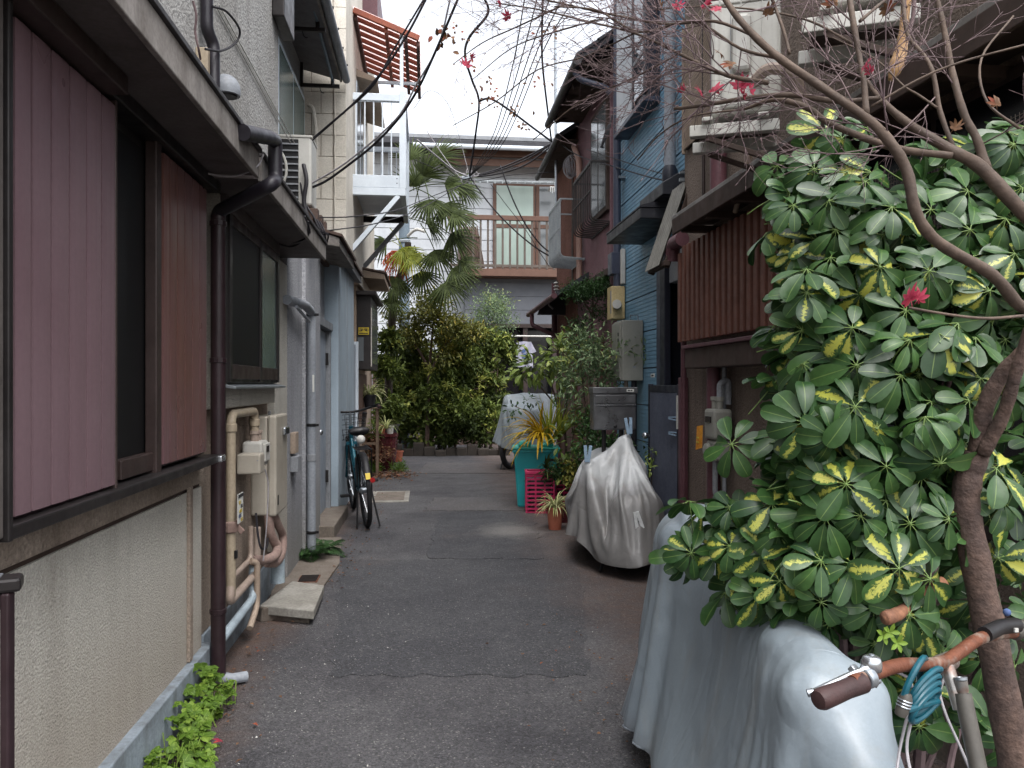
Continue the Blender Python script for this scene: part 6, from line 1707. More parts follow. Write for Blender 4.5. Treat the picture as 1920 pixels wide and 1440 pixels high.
fr = [(815, 300, 13.9, .6, -.2, .5, 1.), (795, 330, 13.7, .3, -.3, .7, .9), (835, 345, 13.9, .9, -.2, .05, 1.05), (830, 385, 13.7, .7, -.3, -.6, 1.), (805, 375, 13.5, .15, -.4, -.8, .9),
      (845, 440, 13.9, .8, -.2, -.55, 1.05), (815, 470, 13.8, .4, -.2, -.9, .95), (780, 350, 14.2, -.2, -.1, .9, .9), (848, 505, 13.8, .75, -.3, -.5, 1.), (835, 530, 13.6, .5, -.3, -.9, .95),
      (790, 510, 13.9, .2, -.2, -.9, .85), (745, 520, 14, -.4, -.2, -.8, .9), (735, 560, 13.9, -.1, -.3, -.9, .7), (725, 455, 14.6, -.7, 0, -.2, .9), (770, 300, 14.5, -.1, .2, .9, .9), (800, 420, 14.3, .5, .3, -.1, .9), (738, 540, 13.9, .5, -.3, -.9, .6), (860, 350, 14.0, .9, 0, -.2, .9), (850, 400, 13.6, .8, -.3, -.5, .9), (862, 490, 13.9, .9, -.1, -.4, .8)]
for k, q in enumerate(fr): frond(*q, k)
frond(755, 465, 13.9, .4, -.3, -.75, .8, 0, fyl); frond(770, 480, 13.8, .7, -.3, -.7, .75, 0, fyl)
mb = MB(); r = random.Random(4); q0 = Vector(P3(742, 470, 14.1))
for i in range(60):
    e = q0 + Vector((r.uniform(-.25, .25), r.uniform(-.15, .15), -r.uniform(.2, .62)))
    mb.tube(arc(q0 + Vector((r.uniform(-.08, .08), 0, 0)), q0.lerp(e, .5) + Vector((r.uniform(-.12, .12), 0, .12)), e, 4), .007, 4)
MATS['fruit'] = mat('fruit', 'a4451f', '84351b', 9, rough=.7)
mb.build('fruit_stalks', 'fruit', palm, stuff=True)

# shrubs in pots on the right side of the lane
def broad(name, label, m, pts, n, L, Wd, lines, cat='plant', droop=.3, group=None, tone=(.4, .2), parts=True, pot_=None):
    """plant with leaves big enough to tell apart: every leaf an object sharing a few meshes"""
    b = pts[0]; t = thing(name, label, cat, gp(pot_[0], pot_[1]) if pot_ else (b[0][0], b[0][1], 0), group=group)
    ms = []
    for k in range(6):
        q = MB(); q.leaf((0, 0, 0), (0, 1, 0), (0, 0, 1), 1, Wd / L, .35 + .1 * k, 4, min(1, max(0, rnd.gauss(*tone))), .16, .5); ms.append(q.mesh('leaf', MATS[m], 'all'))
    tot = sum(p[2] for p in pts)
    for c, r, k in pts:
        for i in range(int(round(n * k / tot))):
            d = Vector((rnd.gauss(0, 1), rnd.gauss(0, 1), rnd.gauss(0, 1))).normalized()
            s = rnd.uniform(.35, 1.)
            p = Vector((c[0] + d.x * r[0] * s, c[1] + d.y * r[1] * s, c[2] + d.z * r[2] * s))
            dr = (d + Vector((rnd.gauss(0, .5), rnd.gauss(0, .5), -droop))).normalized()
            up = (Vector((0, -.3, 1)) + Vector((rnd.gauss(0, .4), rnd.gauss(0, .4), 0))).normalized()
            x = dr.cross(up).normalized(); z = x.cross(dr)
            M_ = Matrix((x, dr, z)).transposed().to_4x4(); M_.translation = p
            inst(rnd.choice(ms), 'leaf', t, M_ @ Matrix.Scale(L * rnd.uniform(.6, 1.15), 4))
    if lines: stems(t, lines)
    return t
broad('shrub', 'leafy aucuba shrub with pale green leaves leaning over the lane', 'aucuba_leaf', [blob(1000, 690, 9.3, 46, 12, .7), blob(1045, 668, 9.2, 36, 9, .8), blob(970, 705, 9.6, 20, 3, .6), blob(1075, 640, 9.5, 22, 5), blob(1060, 700, 9.5, 26, 4)], 280, .15, .06,
      [([gp(1062, 9.7), P3(1058, 800, 9.6), P3(1030, 745, 9.5), P3(985, 700, 9.5)], .02, .005), ([P3(1058, 790, 9.6), P3(1065, 720, 9.5), P3(1070, 640, 9.5)], .016, .005), ([P3(1045, 760, 9.5), P3(1030, 700, 9.5), P3(1035, 665, 9.5)], .012, .004)], 'shrub', pot_=(1062, 9.7))
t = thing('shrub', 'feathery nandina in front of the grey water heater', 'shrub', gp(1110, 8.4))
clumps('foliage', 'nandina_leaf', t, [blob(1112, 660, 8.3, 50, 40, .9), blob(1085, 700, 8.3, 40, 26), blob(1140, 690, 8.1, 34, 20, .8), blob(1090, 640, 8.4, 40, 24, .8), blob(1185, 660, 7.9, 22, 9, .4), blob(1130, 710, 8.2, 30, 14), blob(1075, 740, 8.3, 26, 14)], 11, .07, .024, spread=.16, shell=.1)
stems(t, [([gp(1110 + k * 6, 8.4), P3(1108 + k * 9, 790, 8.4), P3(1105 + k * 18, 670, 8.3)], .014, .005) for k in range(-1, 3)])
t = thing('shrub', 'flat layered small-leaved tree top above the cream meter box', 'tree', gp(1112, 9.3))
clumps('foliage', 'fern_leaf', t, [blob(1112, 542, 9.2, 46, 120, .28), blob(1085, 550, 9.2, 30, 60, .3), blob(1140, 536, 9.2, 30, 60, .3), blob(1120, 585, 9.3, 30, 40, .25), blob(1090, 610, 9.3, 26, 30, .3)], 11, .045, .014, spread=.14, shell=.1, up=1.2)
stems(t, [([gp(1112, 9.3), P3(1108, 760, 9.3), P3(1110, 640, 9.3), P3(1112, 545, 9.2)], .028, .01), ([P3(1110, 590, 9.3), P3(1090, 560, 9.2), P3(1075, 548, 9.2)], .012, .004), ([P3(1111, 580, 9.3), P3(1130, 550, 9.2), P3(1150, 537, 9.2)], .012, .004)])
broad('shrub', 'low glossy green bush between the mailbox and the teal bin', 'aucuba_leaf', [blob(1060, 830, 8.9, 34, 10, 1.1), blob(1085, 800, 8.8, 30, 8), blob(1100, 760, 8.8, 26, 5), blob(1050, 880, 8.8, 24, 5), blob(1095, 850, 8.6, 22, 5)], 170, .1, .042,
      [([gp(1075, 8.9), P3(1072, 850, 8.9), P3(1080, 780, 8.8)], .014, .004)], 'shrub', tone=(.25, .15), pot_=(1075, 8.9))
t = thing('shrub', 'dark small-leaved bush in the shade under the mailbox', 'shrub', gp(1130, 7.4))
clumps('foliage', 'fern_leaf', t, [blob(1120, 840, 7.6, 40, 60), blob(1160, 850, 7.4, 34, 40), blob(1110, 790, 8, 24, 30)], 10, .06, .026, spread=.14, shell=.2)
stems(t, [([gp(1130, 7.4), P3(1128, 900, 7.5), P3(1122, 830, 7.6)], .012, .004)])
broad('plant', 'trailing pale-edged plant beside the gate handle', 'aucuba_leaf', [blob(1222, 850, 6.7, 20, 5), blob(1215, 880, 6.6, 14, 2)], 46, .05, .024, [([gp(1222, 6.8), P3(1222, 930, 6.75), P3(1222, 850, 6.7)], .008, .003)], tone=(.6, .2), pot_=(1222, 6.8))
broad('plant', 'dark leafy twig in front of the far covered motorbike', 'fern_leaf', [blob(965, 770, 11.5, 24, 5, .7), blob(995, 752, 11.5, 24, 5, .6)], 60, .09, .035, [([gp(1015, 11.4), P3(1012, 830, 11.4), P3(1000, 780, 11.5), P3(965, 762, 11.5)], .014, .004)], tone=(.3, .15), pot_=(1015, 11.4))
# fan-leaved palm in a pot behind the teal bin, part of it yellowed
fp = thing('potted_palm', 'small potted fan palm with yellowing leaves behind the teal bin', 'palm', gp(1020, 9.3))
def tuft(px, py, d, dx, dy, dz, n, L, w, m, spread, droop, seed):
    q = random.Random(seed); mb = MB(); c = Vector(P3(px, py, d)); a = Vector((dx, dy, dz)).normalized()
    for i in range(n):
        v = (a + Vector((q.gauss(0, spread), q.gauss(0, spread), q.gauss(0, spread)))).normalized()
        mb.strap(c, v, L * q.uniform(.65, 1.1), w * q.uniform(.7, 1.2), droop * q.uniform(.5, 1.5), 6, min(1, max(0, q.gauss(.45, .22))), .3, .05)
    mb.build('fronds', m, fp, smooth='all')
tuft(1014, 824, 9.05, -.6, -.2, .7, 40, .56, .026, 'yellow_palm', .36, 1.9, 1)
tuft(1016, 824, 9.0, -.25, -.4, .5, 16, .36, .034, 'yellow_palm', .28, 2.2, 2)
tuft(1030, 832, 9.1, .0, 0, 1, 34, .58, .024, 'yellowgreen_palm', .36, .6, 3)
tuft(1048, 826, 9.2, .25, .1, 1, 26, .56, .024, 'yellowgreen_palm', .34, .7, 4)
tuft(1024, 880, 8.75, .1, -.5, .3, 20, .34, .014, 'palm_leaf', .7, 1.0, 5)
stems(fp, [([gp(1020, 9.3), P3(1020, 900, 9.3), P3(1018, 850, 9.2)], .03, .02)])
MB().lathe(gp(1020, 9.3), [(.1, 0), (.14, .3), (.15, .3), (.15, .33), (.13, .33)], 20).build('pot', 'dark_pot', fp, smooth=True)
# spider plants
def spider(label, base, n, L, w, seed, tone=(.4, .25)):
    r = random.Random(seed); t = thing('spider_plant', label, 'plant', base)
    mb = MB()
    for i in range(n):
        a = r.uniform(0, 2 * PI); e = r.uniform(.35, 1.4)
        d = Vector((math.cos(a) * math.cos(e), math.sin(a) * math.cos(e), math.sin(e)))
        mb.strap((base[0] + .02 * math.cos(a), base[1] + .02 * math.sin(a), base[2]), d, L * r.uniform(.6, 1.1), w * r.uniform(.8, 1.2), r.uniform(1.6, 2.8), 7, min(1, max(0, r.gauss(*tone))), .25, .06)
    mb.build('foliage', 'spider_leaf', t, stuff=True, smooth='all')
q = PZ(1043, 995); spider('variegated spider plant spilling from the terracotta pot', (q.x, q.y + .08, .21), 85, .27, .013, 3)
spider('pale spider plant in the dark pot on the wooden stand', (s0.x, 12.4, zt_ + .18), 70, .36, .018, 4)
spider('spider plant trailing beside the plant stand', (s0.x + .25, 12.6, zt_ - .35), 40, .3, .016, 5, (.7, .2))
t = thing('potted_plant', 'small green plants filling the pink baskets', 'plant', tuple(PZ(1020, 960)))
clumps('foliage', 'fern_leaf', t, [blob(1035, 885, 8.7, 20, 30, .5), blob(1062, 880, 8.75, 18, 24, .5)], 9, .06, .02, spread=.1, shell=.1)
t = thing('potted_plant', 'russet and yellow leaves beside the second pink basket', 'plant', tuple(PZ(1075, 940)))
clumps('foliage', 'olive_leaf', t, [blob(1078, 880, 8.4, 16, 24, .7), blob(1072, 905, 8.3, 14, 14, .7)], 8, .06, .03, spread=.1, shell=.1)
# left edge greenery
t = thing('potted_plant', 'reddish trailing plant over the left of the maroon planter', 'plant', tuple(PZ(690, 880)))
clumps('foliage', 'dry_leaf', t, [blob(690, 828, 12.7, 16, 40, 1.2), blob(705, 850, 12.5, 14, 24, 1.2), blob(730, 850, 12.6, 10, 12)], 9, .06, .03, spread=.1, shell=.1)
clumps('green_shoots', 'lime_leaf', t, [blob(703, 808, 12.7, 12, 20)], 9, .06, .02, spread=.1, shell=.1)
t = thing('grass_tuft', 'yellow-green grass tuft at the foot of the maroon planter', 'grass', tuple(PZ(745, 888)))
clumps('foliage', 'lime_leaf', t, [blob(748, 880, 12.8, 14, 30, .6), blob(700, 878, 12.4, 12, 16, .6)], 9, .1, .014, spread=.1, shell=.1, up=1.5)
def fern(label, base, n, L, seed):
    r = random.Random(seed); t = thing('fern', label, 'fern', base)
    ms = []
    for k in range(4):
        q = MB(); p = Vector((0, 0, 0)); d = Vector((0, .55, .85)).normalized()
        for i in range(11):
            p = p + d * (1 / 12); d = (d + Vector((0, .03, -.14))).normalized(); w_ = .34 * math.sin(PI * (.18 + .8 * i / 11))
            for s_ in (-1, 1): q.leaf(p, Vector((s_ * .9, .5, -.15)), (0, -.3, 1), w_, .085, .3, 2, min(1, max(0, r.gauss(.4, .2))), .1)
        ms.append(q.mesh('frond', MATS['fern_leaf'], 'all'))
    for i in range(n):
        a = r.uniform(0, 2 * PI); M_ = Matrix.Translation(base) @ Matrix.Rotation(a, 4, 'Z') @ Matrix.Rotation(r.uniform(-.5, .25), 4, 'X')
        inst(ms[i % 4], 'frond', t, M_ @ Matrix.Scale(L * r.uniform(.7, 1.1), 4))
q = PZ(556, 1052); fern('dark fern at the foot of the grey downpipe, left side', (-.95, q.y + .05, .03), 17, .27, 1)
q = PZ(604, 1045); fern('dark fern at the foot of the grey downpipe, right side', (-.86, q.y + .08, .03), 15, .22, 2)
# lime green ground plant at the lower left
r = random.Random(12)
lp_ = thing('ground_plant', 'lime green ground plant at the foot of the stucco wall', 'plant', tuple(PZ(360, 1400)))
ms = []
for k in range(8):
    q = MB(); n_ = 3 if k % 2 else 5
    for j in range(n_):
        a = (j - (n_ - 1) / 2) * (1.25 if n_ == 3 else .85)
        q.leaf((0, 0, 0), (math.sin(a), math.cos(a), .05), (0, 0, 1), 1. if j == n_ // 2 else .8, .72, .5, 5, min(1, max(0, r.gauss(.5, .28))), .12, .5, 0, .06)
    ms.append(q.mesh('leaf', MATS['lime_leaf'], 'all'))
cnt = 0
for i in range(5000):
    y = r.uniform(2.5, 3.7); xw = -1.02
    wmax = .19 * math.sin(PI * min(1, (y - 2.25) / 1.62)) ** .8 + .05 * math.sin(y * 9)
    x = xw + r.uniform(0, 1) * wmax
    if wmax < .03: continue
    z = .015 + r.uniform(.015, .115) * (1 - .6 * (x - xw) / max(wmax, .01)) * (1.15 + .4 * math.sin(y * 6)) + (.07 if y > 3.5 else 0) * r.random()
    d = Vector((r.gauss(.6, .6), r.gauss(-.2, .7), r.gauss(-.1, .25))).normalized(); up = Vector((r.gauss(.25, .3), r.gauss(-.2, .3), 1)).normalized()
    xx = d.cross(up).normalized(); zz = xx.cross(d)
    M_ = Matrix((xx, d, zz)).transposed().to_4x4(); M_.translation = (x, y, z)
    inst(r.choice(ms), 'leaf', lp_, M_ @ Matrix.Scale(r.uniform(.024, .046), 4)); cnt += 1
    if cnt >= 298: break
mb = MB()
for i in range(70):
    y = r.uniform(2.5, 3.7); x = -1.01 + r.uniform(0, .16)
    mb.tube([(x, y, -.005), (x + r.gauss(0, .02), y + r.gauss(0, .02), .1)], .0022, 4)
mb.build('stem', 'lime_leaf', lp_, stuff=True)

# fallen things on the ground
def scatter(name, label, m, n, fn, size, seed, cat_stuff=True):
    r = np.random.RandomState(seed); pts = np.array([fn(r) for _ in range(n)])
    D = norm(r.normal(size=(n, 3)) * [1, 1, .12]); N = np.tile([0, 0, 1.], (n, 1)) + r.normal(size=(n, 3)) * .25
    o = kites(name, m, None, pts, D, N, size * r.uniform(.5, 1.3, n), size * .6 * r.uniform(.5, 1.2, n), np.clip(r.normal(.45, .3, n), 0, 1)); o['label'] = label
    return o
def edge_l(r):
    y = 2.2 + 10.3 * r.rand() ** 1.5; return (-.98 + abs(r.normal(0, .16)) + (.25 if y > 5.5 else 0), y, .016)
def edge_r(r): return (1.0 - abs(r.normal(0, .28)) + .06 * 0, 1.4 + r.rand() * 3.5, .016)
scatter('fallen_leaves', 'brown leaf litter along the left edge of the lane', 'dry_leaf', 330, edge_l, .026, 1)
scatter('fallen_leaves', 'brown leaf litter at the right edge of the lane', 'dry_leaf', 90, edge_r, .024, 2)
scatter('fallen_leaves', 'heap of rusty leaves at the foot of the maroon planter', 'dry_leaf', 420, lambda r: (lambda q: (q.x + r.normal(0, .22), q.y + r.normal(0, .28), .016 + abs(r.normal(0, .02))))(PZ(725, 893)), .06, 3)
mb = MB(); r = random.Random(31)
def bit(x, y, s):
    b = len(mb.v)
    mb.add([(x + r.uniform(-s, s), y + r.uniform(-s, s), .012 + h) for h in (0, 0, 0, s)], [(0, 1, 3), (1, 2, 3), (2, 0, 3), (0, 2, 1)])
for i in range(130):
    x = -.85 + abs(r.gauss(0, .35)); y = r.uniform(2.6, 5.2); bit(x, y, r.uniform(.002, .0065))
for i in range(60): bit(r.uniform(-.6, 1.0), r.uniform(2.5, 9), r.uniform(.002, .006))
o = mb.build('gravel', 'white_plastic', None, stuff=True); o['label'] = 'scattered white grit on the asphalt'
# ================================================================ VARIEGATED BUSH (compound leaves)
def schefflera_mat():
    m = bpy.data.materials.new('schefflera_leaf'); t = NT(m)
    lu, lv, va, tone = t.attr('lu'), t.attr('lv'), t.attr('vari'), t.attr('tone')
    g = t.mix(tone, hx('1f391e'), hx('3e5d2e'))
    g = t.scale(g, t.ramp(t.noise(60, 3), .3, .7, .85, 1.15))
    n = t.noise(38, 5, .75, (1, 1, 1), 2.2)
    lim = t.math('MULTIPLY', t.math('SUBTRACT', va, t.math('MULTIPLY', t.math('SUBTRACT', n, .5), 2.4)), t.ramp(lv, .0, .25, .55, 1))
    yel = t.ramp(t.math('SUBTRACT', lim, lu), -.12, .1)
    yel = t.math('MULTIPLY', yel, t.ramp(va, .02, .06))
    yel = t.math('MULTIPLY', yel, t.ramp(lv, .88, .98, 1, 0))
    col = t.mix(yel, g, t.mix(tone, hx('9a9c38'), hx('b6b45e')))
    col = t.mix(t.ramp(lu, 0, .07, .6, 0), col, hx('7f9553'))
    b = t.noise(14, 2)
    t.bsdf(col, t.ramp(t.noise(20, 3), .3, .7, .3, .48), 0, .38, b, .12, .02, trans=.14)
    MATS['schefflera_leaf'] = m
schefflera_mat()
r = random.Random(77)
def compound(seed, vari, young=False):
    q = random.Random(seed); mb = MB(); n = q.choice((7, 8, 8, 9)); a0 = q.uniform(0, 6.28)
    for j in range(n):
        a = a0 + j * 2 * PI / n + q.uniform(-.12, .12); tilt = -q.uniform(.2, .75)
        d = Vector((math.cos(a) * math.cos(tilt), math.sin(a) * math.cos(tilt), math.sin(tilt)))
        s = q.uniform(.014, .022); L = q.uniform(.07, .1) * (.75 if young else 1); base = d * s
        n0 = len(mb.v); mb.tube([(0, 0, 0), base], .0013, 4, False)
        for k, x in (('tone', .9), ('lu', 0), ('lv', .5), ('vari', 0)): mb.att.setdefault(k, []).extend([x] * (len(mb.v) - n0))
        v = max(0, q.gauss(.32, .18)) if (vari and q.random() < .55) else (0.2 if q.random() < .06 else 0)
        mb.leaf(base, (d + Vector((0, 0, .15))).normalized(), (0, 0, 1), L, L * q.uniform(.46, .58), q.uniform(.1, 1.1), 6, min(1, max(0, q.gauss(.85 if young else .4, .22))), q.uniform(.04, .22), .62, v, q.uniform(0, .05), True)
    n0 = len(mb.v); mb.tube(arc((0, 0, 0), (0.01, 0.0, -.05), (q.uniform(-.04, .04), q.uniform(-.04, .04), -.13), 4), .0018, 5)
    for k, x in (('tone', .9), ('lu', 0), ('lv', .5), ('vari', 0)): mb.att[k].extend([x] * (len(mb.v) - n0))
    return mb.mesh('leaf', MATS['schefflera_leaf'], 'all')
plain = [compound(k, False) for k in range(14)]
varie = [compound(50 + k, True) for k in range(12)]
young = [compound(90 + k, k == 0, True) for k in range(2)]
bush = thing('bush', 'large variegated umbrella bush with yellow-splashed leaves over the covered bicycle', 'bush', (1.35, 2.0, -.02))
BL = [(1530, 265, 2.35, 50), (1475, 330, 2.3, 55), (1560, 330, 2.3, 70), (1500, 420, 2.2, 85), (1600, 420, 2.15, 90), (1690, 400, 2.15, 70), (1450, 350, 2.25, 35), (1880, 300, 2.15, 75), (1830, 350, 2.2, 60), (1900, 420, 2.1, 80), (1800, 430, 2.1, 80),
      (1480, 520, 2.15, 75), (1560, 560, 2.1, 95), (1690, 540, 2.05, 100), (1820, 540, 2.05, 100), (1900, 560, 2.05, 80), (1440, 650, 2.15, 60), (1520, 690, 2.1, 90), (1640, 690, 2.0, 105), (1770, 690, 2.0, 100), (1880, 680, 2.1, 80),
      (1425, 740, 2.15, 50), (1470, 800, 2.1, 70), (1570, 820, 2.0, 95), (1690, 830, 1.95, 100), (1790, 860, 2.0, 80), (1500, 900, 2.1, 75), (1620, 940, 1.95, 95), (1740, 960, 1.95, 80), (1850, 930, 1.95, 60),
      (1330, 975, 2.2, 38), (1300, 1040, 2.25, 40), (1390, 1010, 2.15, 60), (1450, 990, 2.1, 60), (1390, 1090, 2.15, 55), (1470, 1090, 2.05, 75), (1570, 1060, 1.95, 90), (1680, 1060, 1.9, 80), (1520, 1160, 2.0, 50), (1620, 1160, 1.95, 60), (1700, 1140, 1.9, 50),
      (1880, 1070, 2.1, 40), (1900, 1150, 2.1, 35), (1750, 1190, 2.05, 35), (1430, 470, 2.2, 30), (1860, 1240, 2.15, 40), (1720, 1330, 2.1, 40), (1640, 1290, 2.1, 34), (1900, 1380, 2.0, 30)]
BL = [(px + ((110 if 400 < py < 830 else 75) if px < 1490 else 50 if px < 1540 else 10) * (1 if py < 930 else .35), py, d, rp) for px, py, d, rp in BL]
tot = sum(q[3] ** 2 for q in BL); n_leaf = 0; back = []
cand = []
for px, py, d, rp in BL:
    k = max(4, int(round(1500 * rp ** 2 / tot))); rad = rp * d / F; c = PD(px, py, d)
    for i in range(k):
        a = r.uniform(0, 2 * PI); q_ = math.sqrt(r.random())
        dx, dz = math.cos(a) * q_, math.sin(a) * q_
        front = math.sqrt(max(0, 1 - q_ * q_)) * r.uniform(.1, 1)
        p = c + Vector((S * 0 + dx * rad, -front * rad * .8, dz * rad))
        p += (CAM - c).normalized() * .0
        cand.append((p, Vector((dx * .5, -.75 - .3 * front, .38 + dz * .35)), rad))
r.shuffle(cand)
keep = []
for c_ in cand:                       # rosettes keep their distance from each other
    if all((c_[0] - o_[0]).length > .072 for o_ in keep): keep.append(c_)
cand = keep
for i, (p, nrm, rad) in enumerate(cand):
    nrm = (nrm + Vector((r.gauss(0, .25), r.gauss(0, .25), r.gauss(0, .25)))).normalized()
    x = nrm.cross(Vector((r.gauss(0, 1), r.gauss(0, 1), r.gauss(0, 1)))).normalized(); y = nrm.cross(x)
    M_ = Matrix((x, y, nrm)).transposed().to_4x4(); M_.translation = p
    u_ = r.random()
    me = r.choice(varie) if u_ < .24 else (r.choice(young) if u_ < .28 else r.choice(plain))
    M_ = M_ @ Matrix.Scale(r.uniform(.72, 1.1), 4)
    if n_leaf < 299: inst(me, 'leaf', bush, M_); n_leaf += 1
    else: back.append((me, M_))
# the shaded inside of the bush: more leaves of the same kind, joined
def join_meshes(items, name, m, parent):
    V, Fc, A, off = [], [], {k: [] for k in ('tone', 'lu', 'lv', 'vari')}, 0
    cache = {}
    for me, M_ in items:
        if me.name not in cache:
            co = np.empty(len(me.vertices) * 3, np.float32); me.vertices.foreach_get('co', co)
            at = {}
            for k in A:
                x = np.empty(len(me.vertices), np.float32); me.attributes[k].data.foreach_get('value', x); at[k] = x
            cache[me.name] = (co.reshape(-1, 3), [tuple(p.vertices) for p in me.polygons], at)
        co, fs, at = cache[me.name]; Mn = np.array(M_)
        V.append(co @ Mn[:3, :3].T + Mn[:3, 3]); Fc += [tuple(i + off for i in f) for f in fs]; off += len(co)
        for k in A: A[k].append(at[k])
    mb = MB(); mb.v = [tuple(x) for x in np.concatenate(V)]; mb.f = Fc; mb.att = {k: list(np.concatenate(x)) for k, x in A.items()}
    return mb.build(name, m, parent, smooth='all', stuff=True)
for px, py, d, rp in BL + [(1985, 380, 2.15, 80), (2000, 520, 2.1, 85), (1985, 680, 2.1, 85), (1990, 850, 2.1, 70), (1985, 1020, 2.1, 60)]:
    rad = rp * d / F; c = PD(px, py, d)
    for i in range(max(2, int(round(300 * rp ** 2 / tot)))):
        p = c + Vector((r.gauss(0, .5) * rad, r.uniform(.2, 1.5) * rad + .06, r.gauss(0, .5) * rad))
        nrm = Vector((r.gauss(0, .6), -.4 + r.gauss(0, .5), .5 + r.gauss(0, .5))).normalized(); x = nrm.orthogonal().normalized(); y = nrm.cross(x)
        M_ = Matrix((x, y, nrm)).transposed().to_4x4(); M_.translation = p; back.append((r.choice(plain + varie[:2]), M_))
join_meshes(back, 'inner_leaves', 'schefflera_leaf', bush)
br = []
for i in range(26):
    px, py, d, rp = BL[(i * 7) % len(BL)]
    e = Vector(P3(px, py, d + .08)); b0 = Vector((1.3 + r.uniform(-.15, .15), 2.1 + r.uniform(-.1, .2), r.uniform(-.02, .5)))
    br.append(([b0, b0.lerp(e, .5) + Vector((r.uniform(-.05, .05), .1, r.uniform(-.1, .05))), e], .014, .005))
for i in range(5): br.append(([(1.3 + .06 * i - .12, 2.15 + .03 * (i % 2), -.02), (1.3 + .06 * i - .1, 2.13, .5), (1.35 + .08 * i - .2, 2.1, 1.1)], .02, .012))
stems(bush, br, 'twig', 'branch')

# ================================================================ MAPLE: trunk, traced limbs, fine bare twigs, last red leaves
maple = thing('maple_tree', 'bare maple tree with a few red leaves leaning over the lane', 'maple tree', (1.3, 1.72, -.02))
def limb(pts, name='branch', m='branch_bark', nsub=5, sides=10, parent=None):
    """points are (px, py, distance, width in px)"""
    a = spline(pts, nsub); P_ = [PD(x, y, d) for x, y, d, w in a]
    R_ = [max(.0011, w * .72 * d / F / 2) * (1 + .05 * math.sin(i * 1.9)) for i, (x, y, d, w) in enumerate(a)]
    MB().tube(P_, R_, sides).build(name, m, parent or maple, smooth='all')
    return P_, R_
tp0, tp1 = PD(1905, 1440, 1.88), PD(1870, 1250, 1.9)
e = tp0 + (tp0 - tp1).normalized() * .12; base = Vector((e.x + .02, e.y, -.03))
TR = [(1835, 1080, 1.92, 54), (1812, 960, 1.93, 50), (1815, 900, 1.93, 48), (1832, 850, 1.92, 44)]
a = spline([(q.x, q.y, q.z, w) for q, w in ((base, .05), (e, .044), (tp0, .039), (tp1, .037))] + [(*PD(x, y, d), w * d / F / 2) for x, y, d, w in TR], 6)
MB().tube([Vector(q[:3]) for q in a], [q[3] * (1 + .04 * math.sin(i * 1.3)) for i, q in enumerate(a)], 16).build('trunk', 'bark', maple, smooth='all')
limb([(1832, 860, 1.92, 50), (1845, 770, 1.9, 44), (1880, 700, 1.88, 40), (1930, 650, 1.85, 38), (1990, 590, 1.8, 36), (2040, 500, 1.75, 34)], m='bark')
limb([(1842, 850, 1.9, 40), (1880, 780, 1.86, 34), (1905, 700, 1.82, 32), (1935, 610, 1.8, 32), (1960, 560, 1.75, 32)], m='bark')
A = limb([(1960, 560, 1.75, 32), (1915, 575, 1.7, 32), (1860, 515, 1.66, 31), (1760, 455, 1.62, 30), (1718, 400, 1.6, 29), (1700, 320, 1.6, 28), (1665, 262, 1.6, 27), (1620, 218, 1.62, 23), (1540, 163, 1.66, 22), (1450, 100, 1.7, 20), (1385, 35, 1.74, 17), (1345, -25, 1.78, 14)])
Bb = limb([(2020, 480, 1.75, 40), (1920, 400, 1.74, 37), (1840, 315, 1.75, 34), (1780, 280, 1.77, 29), (1700, 230, 1.8, 22), (1648, 183, 1.82, 15), (1625, 150, 1.84, 9)])
Cc = limb([(1785, 292, 1.76, 18), (1700, 282, 1.78, 19), (1633, 263, 1.82, 19), (1553, 230, 1.87, 17), (1513, 202, 1.9, 16), (1453, 187, 1.94, 13), (1395, 205, 2.0, 7)])
Dd = limb([(1650, 183, 1.8, 10), (1570, 190, 1.82, 14), (1485, 178, 1.86, 14), (1400, 184, 1.9, 12), (1330, 196, 1.95, 10), (1264, 204, 2.0, 8)])
Ee = limb([(1624, 215, 1.62, 18), (1620, 157, 1.64, 15), (1612, 110, 1.66, 14), (1600, 43, 1.68, 16), (1590, -20, 1.7, 13)])
Ff = limb([(1850, 320, 1.76, 28), (1832, 262, 1.78, 22), (1808, 215, 1.8, 20), (1785, 133, 1.83, 17), (1768, 45, 1.86, 15), (1752, -20, 1.88, 13)])
Gg = limb([(1788, 280, 1.77, 13), (1762, 207, 1.79, 13), (1750, 140, 1.8, 12), (1733, 105, 1.82, 11), (1702, 65, 1.85, 11), (1692, -10, 1.88, 12)])
Hh = limb([(1612, 40, 1.68, 9), (1650, 8, 1.7, 8), (1680, -15, 1.72, 8)])
limbs = [A, Bb, Cc, Dd, Ee, Ff, Gg]
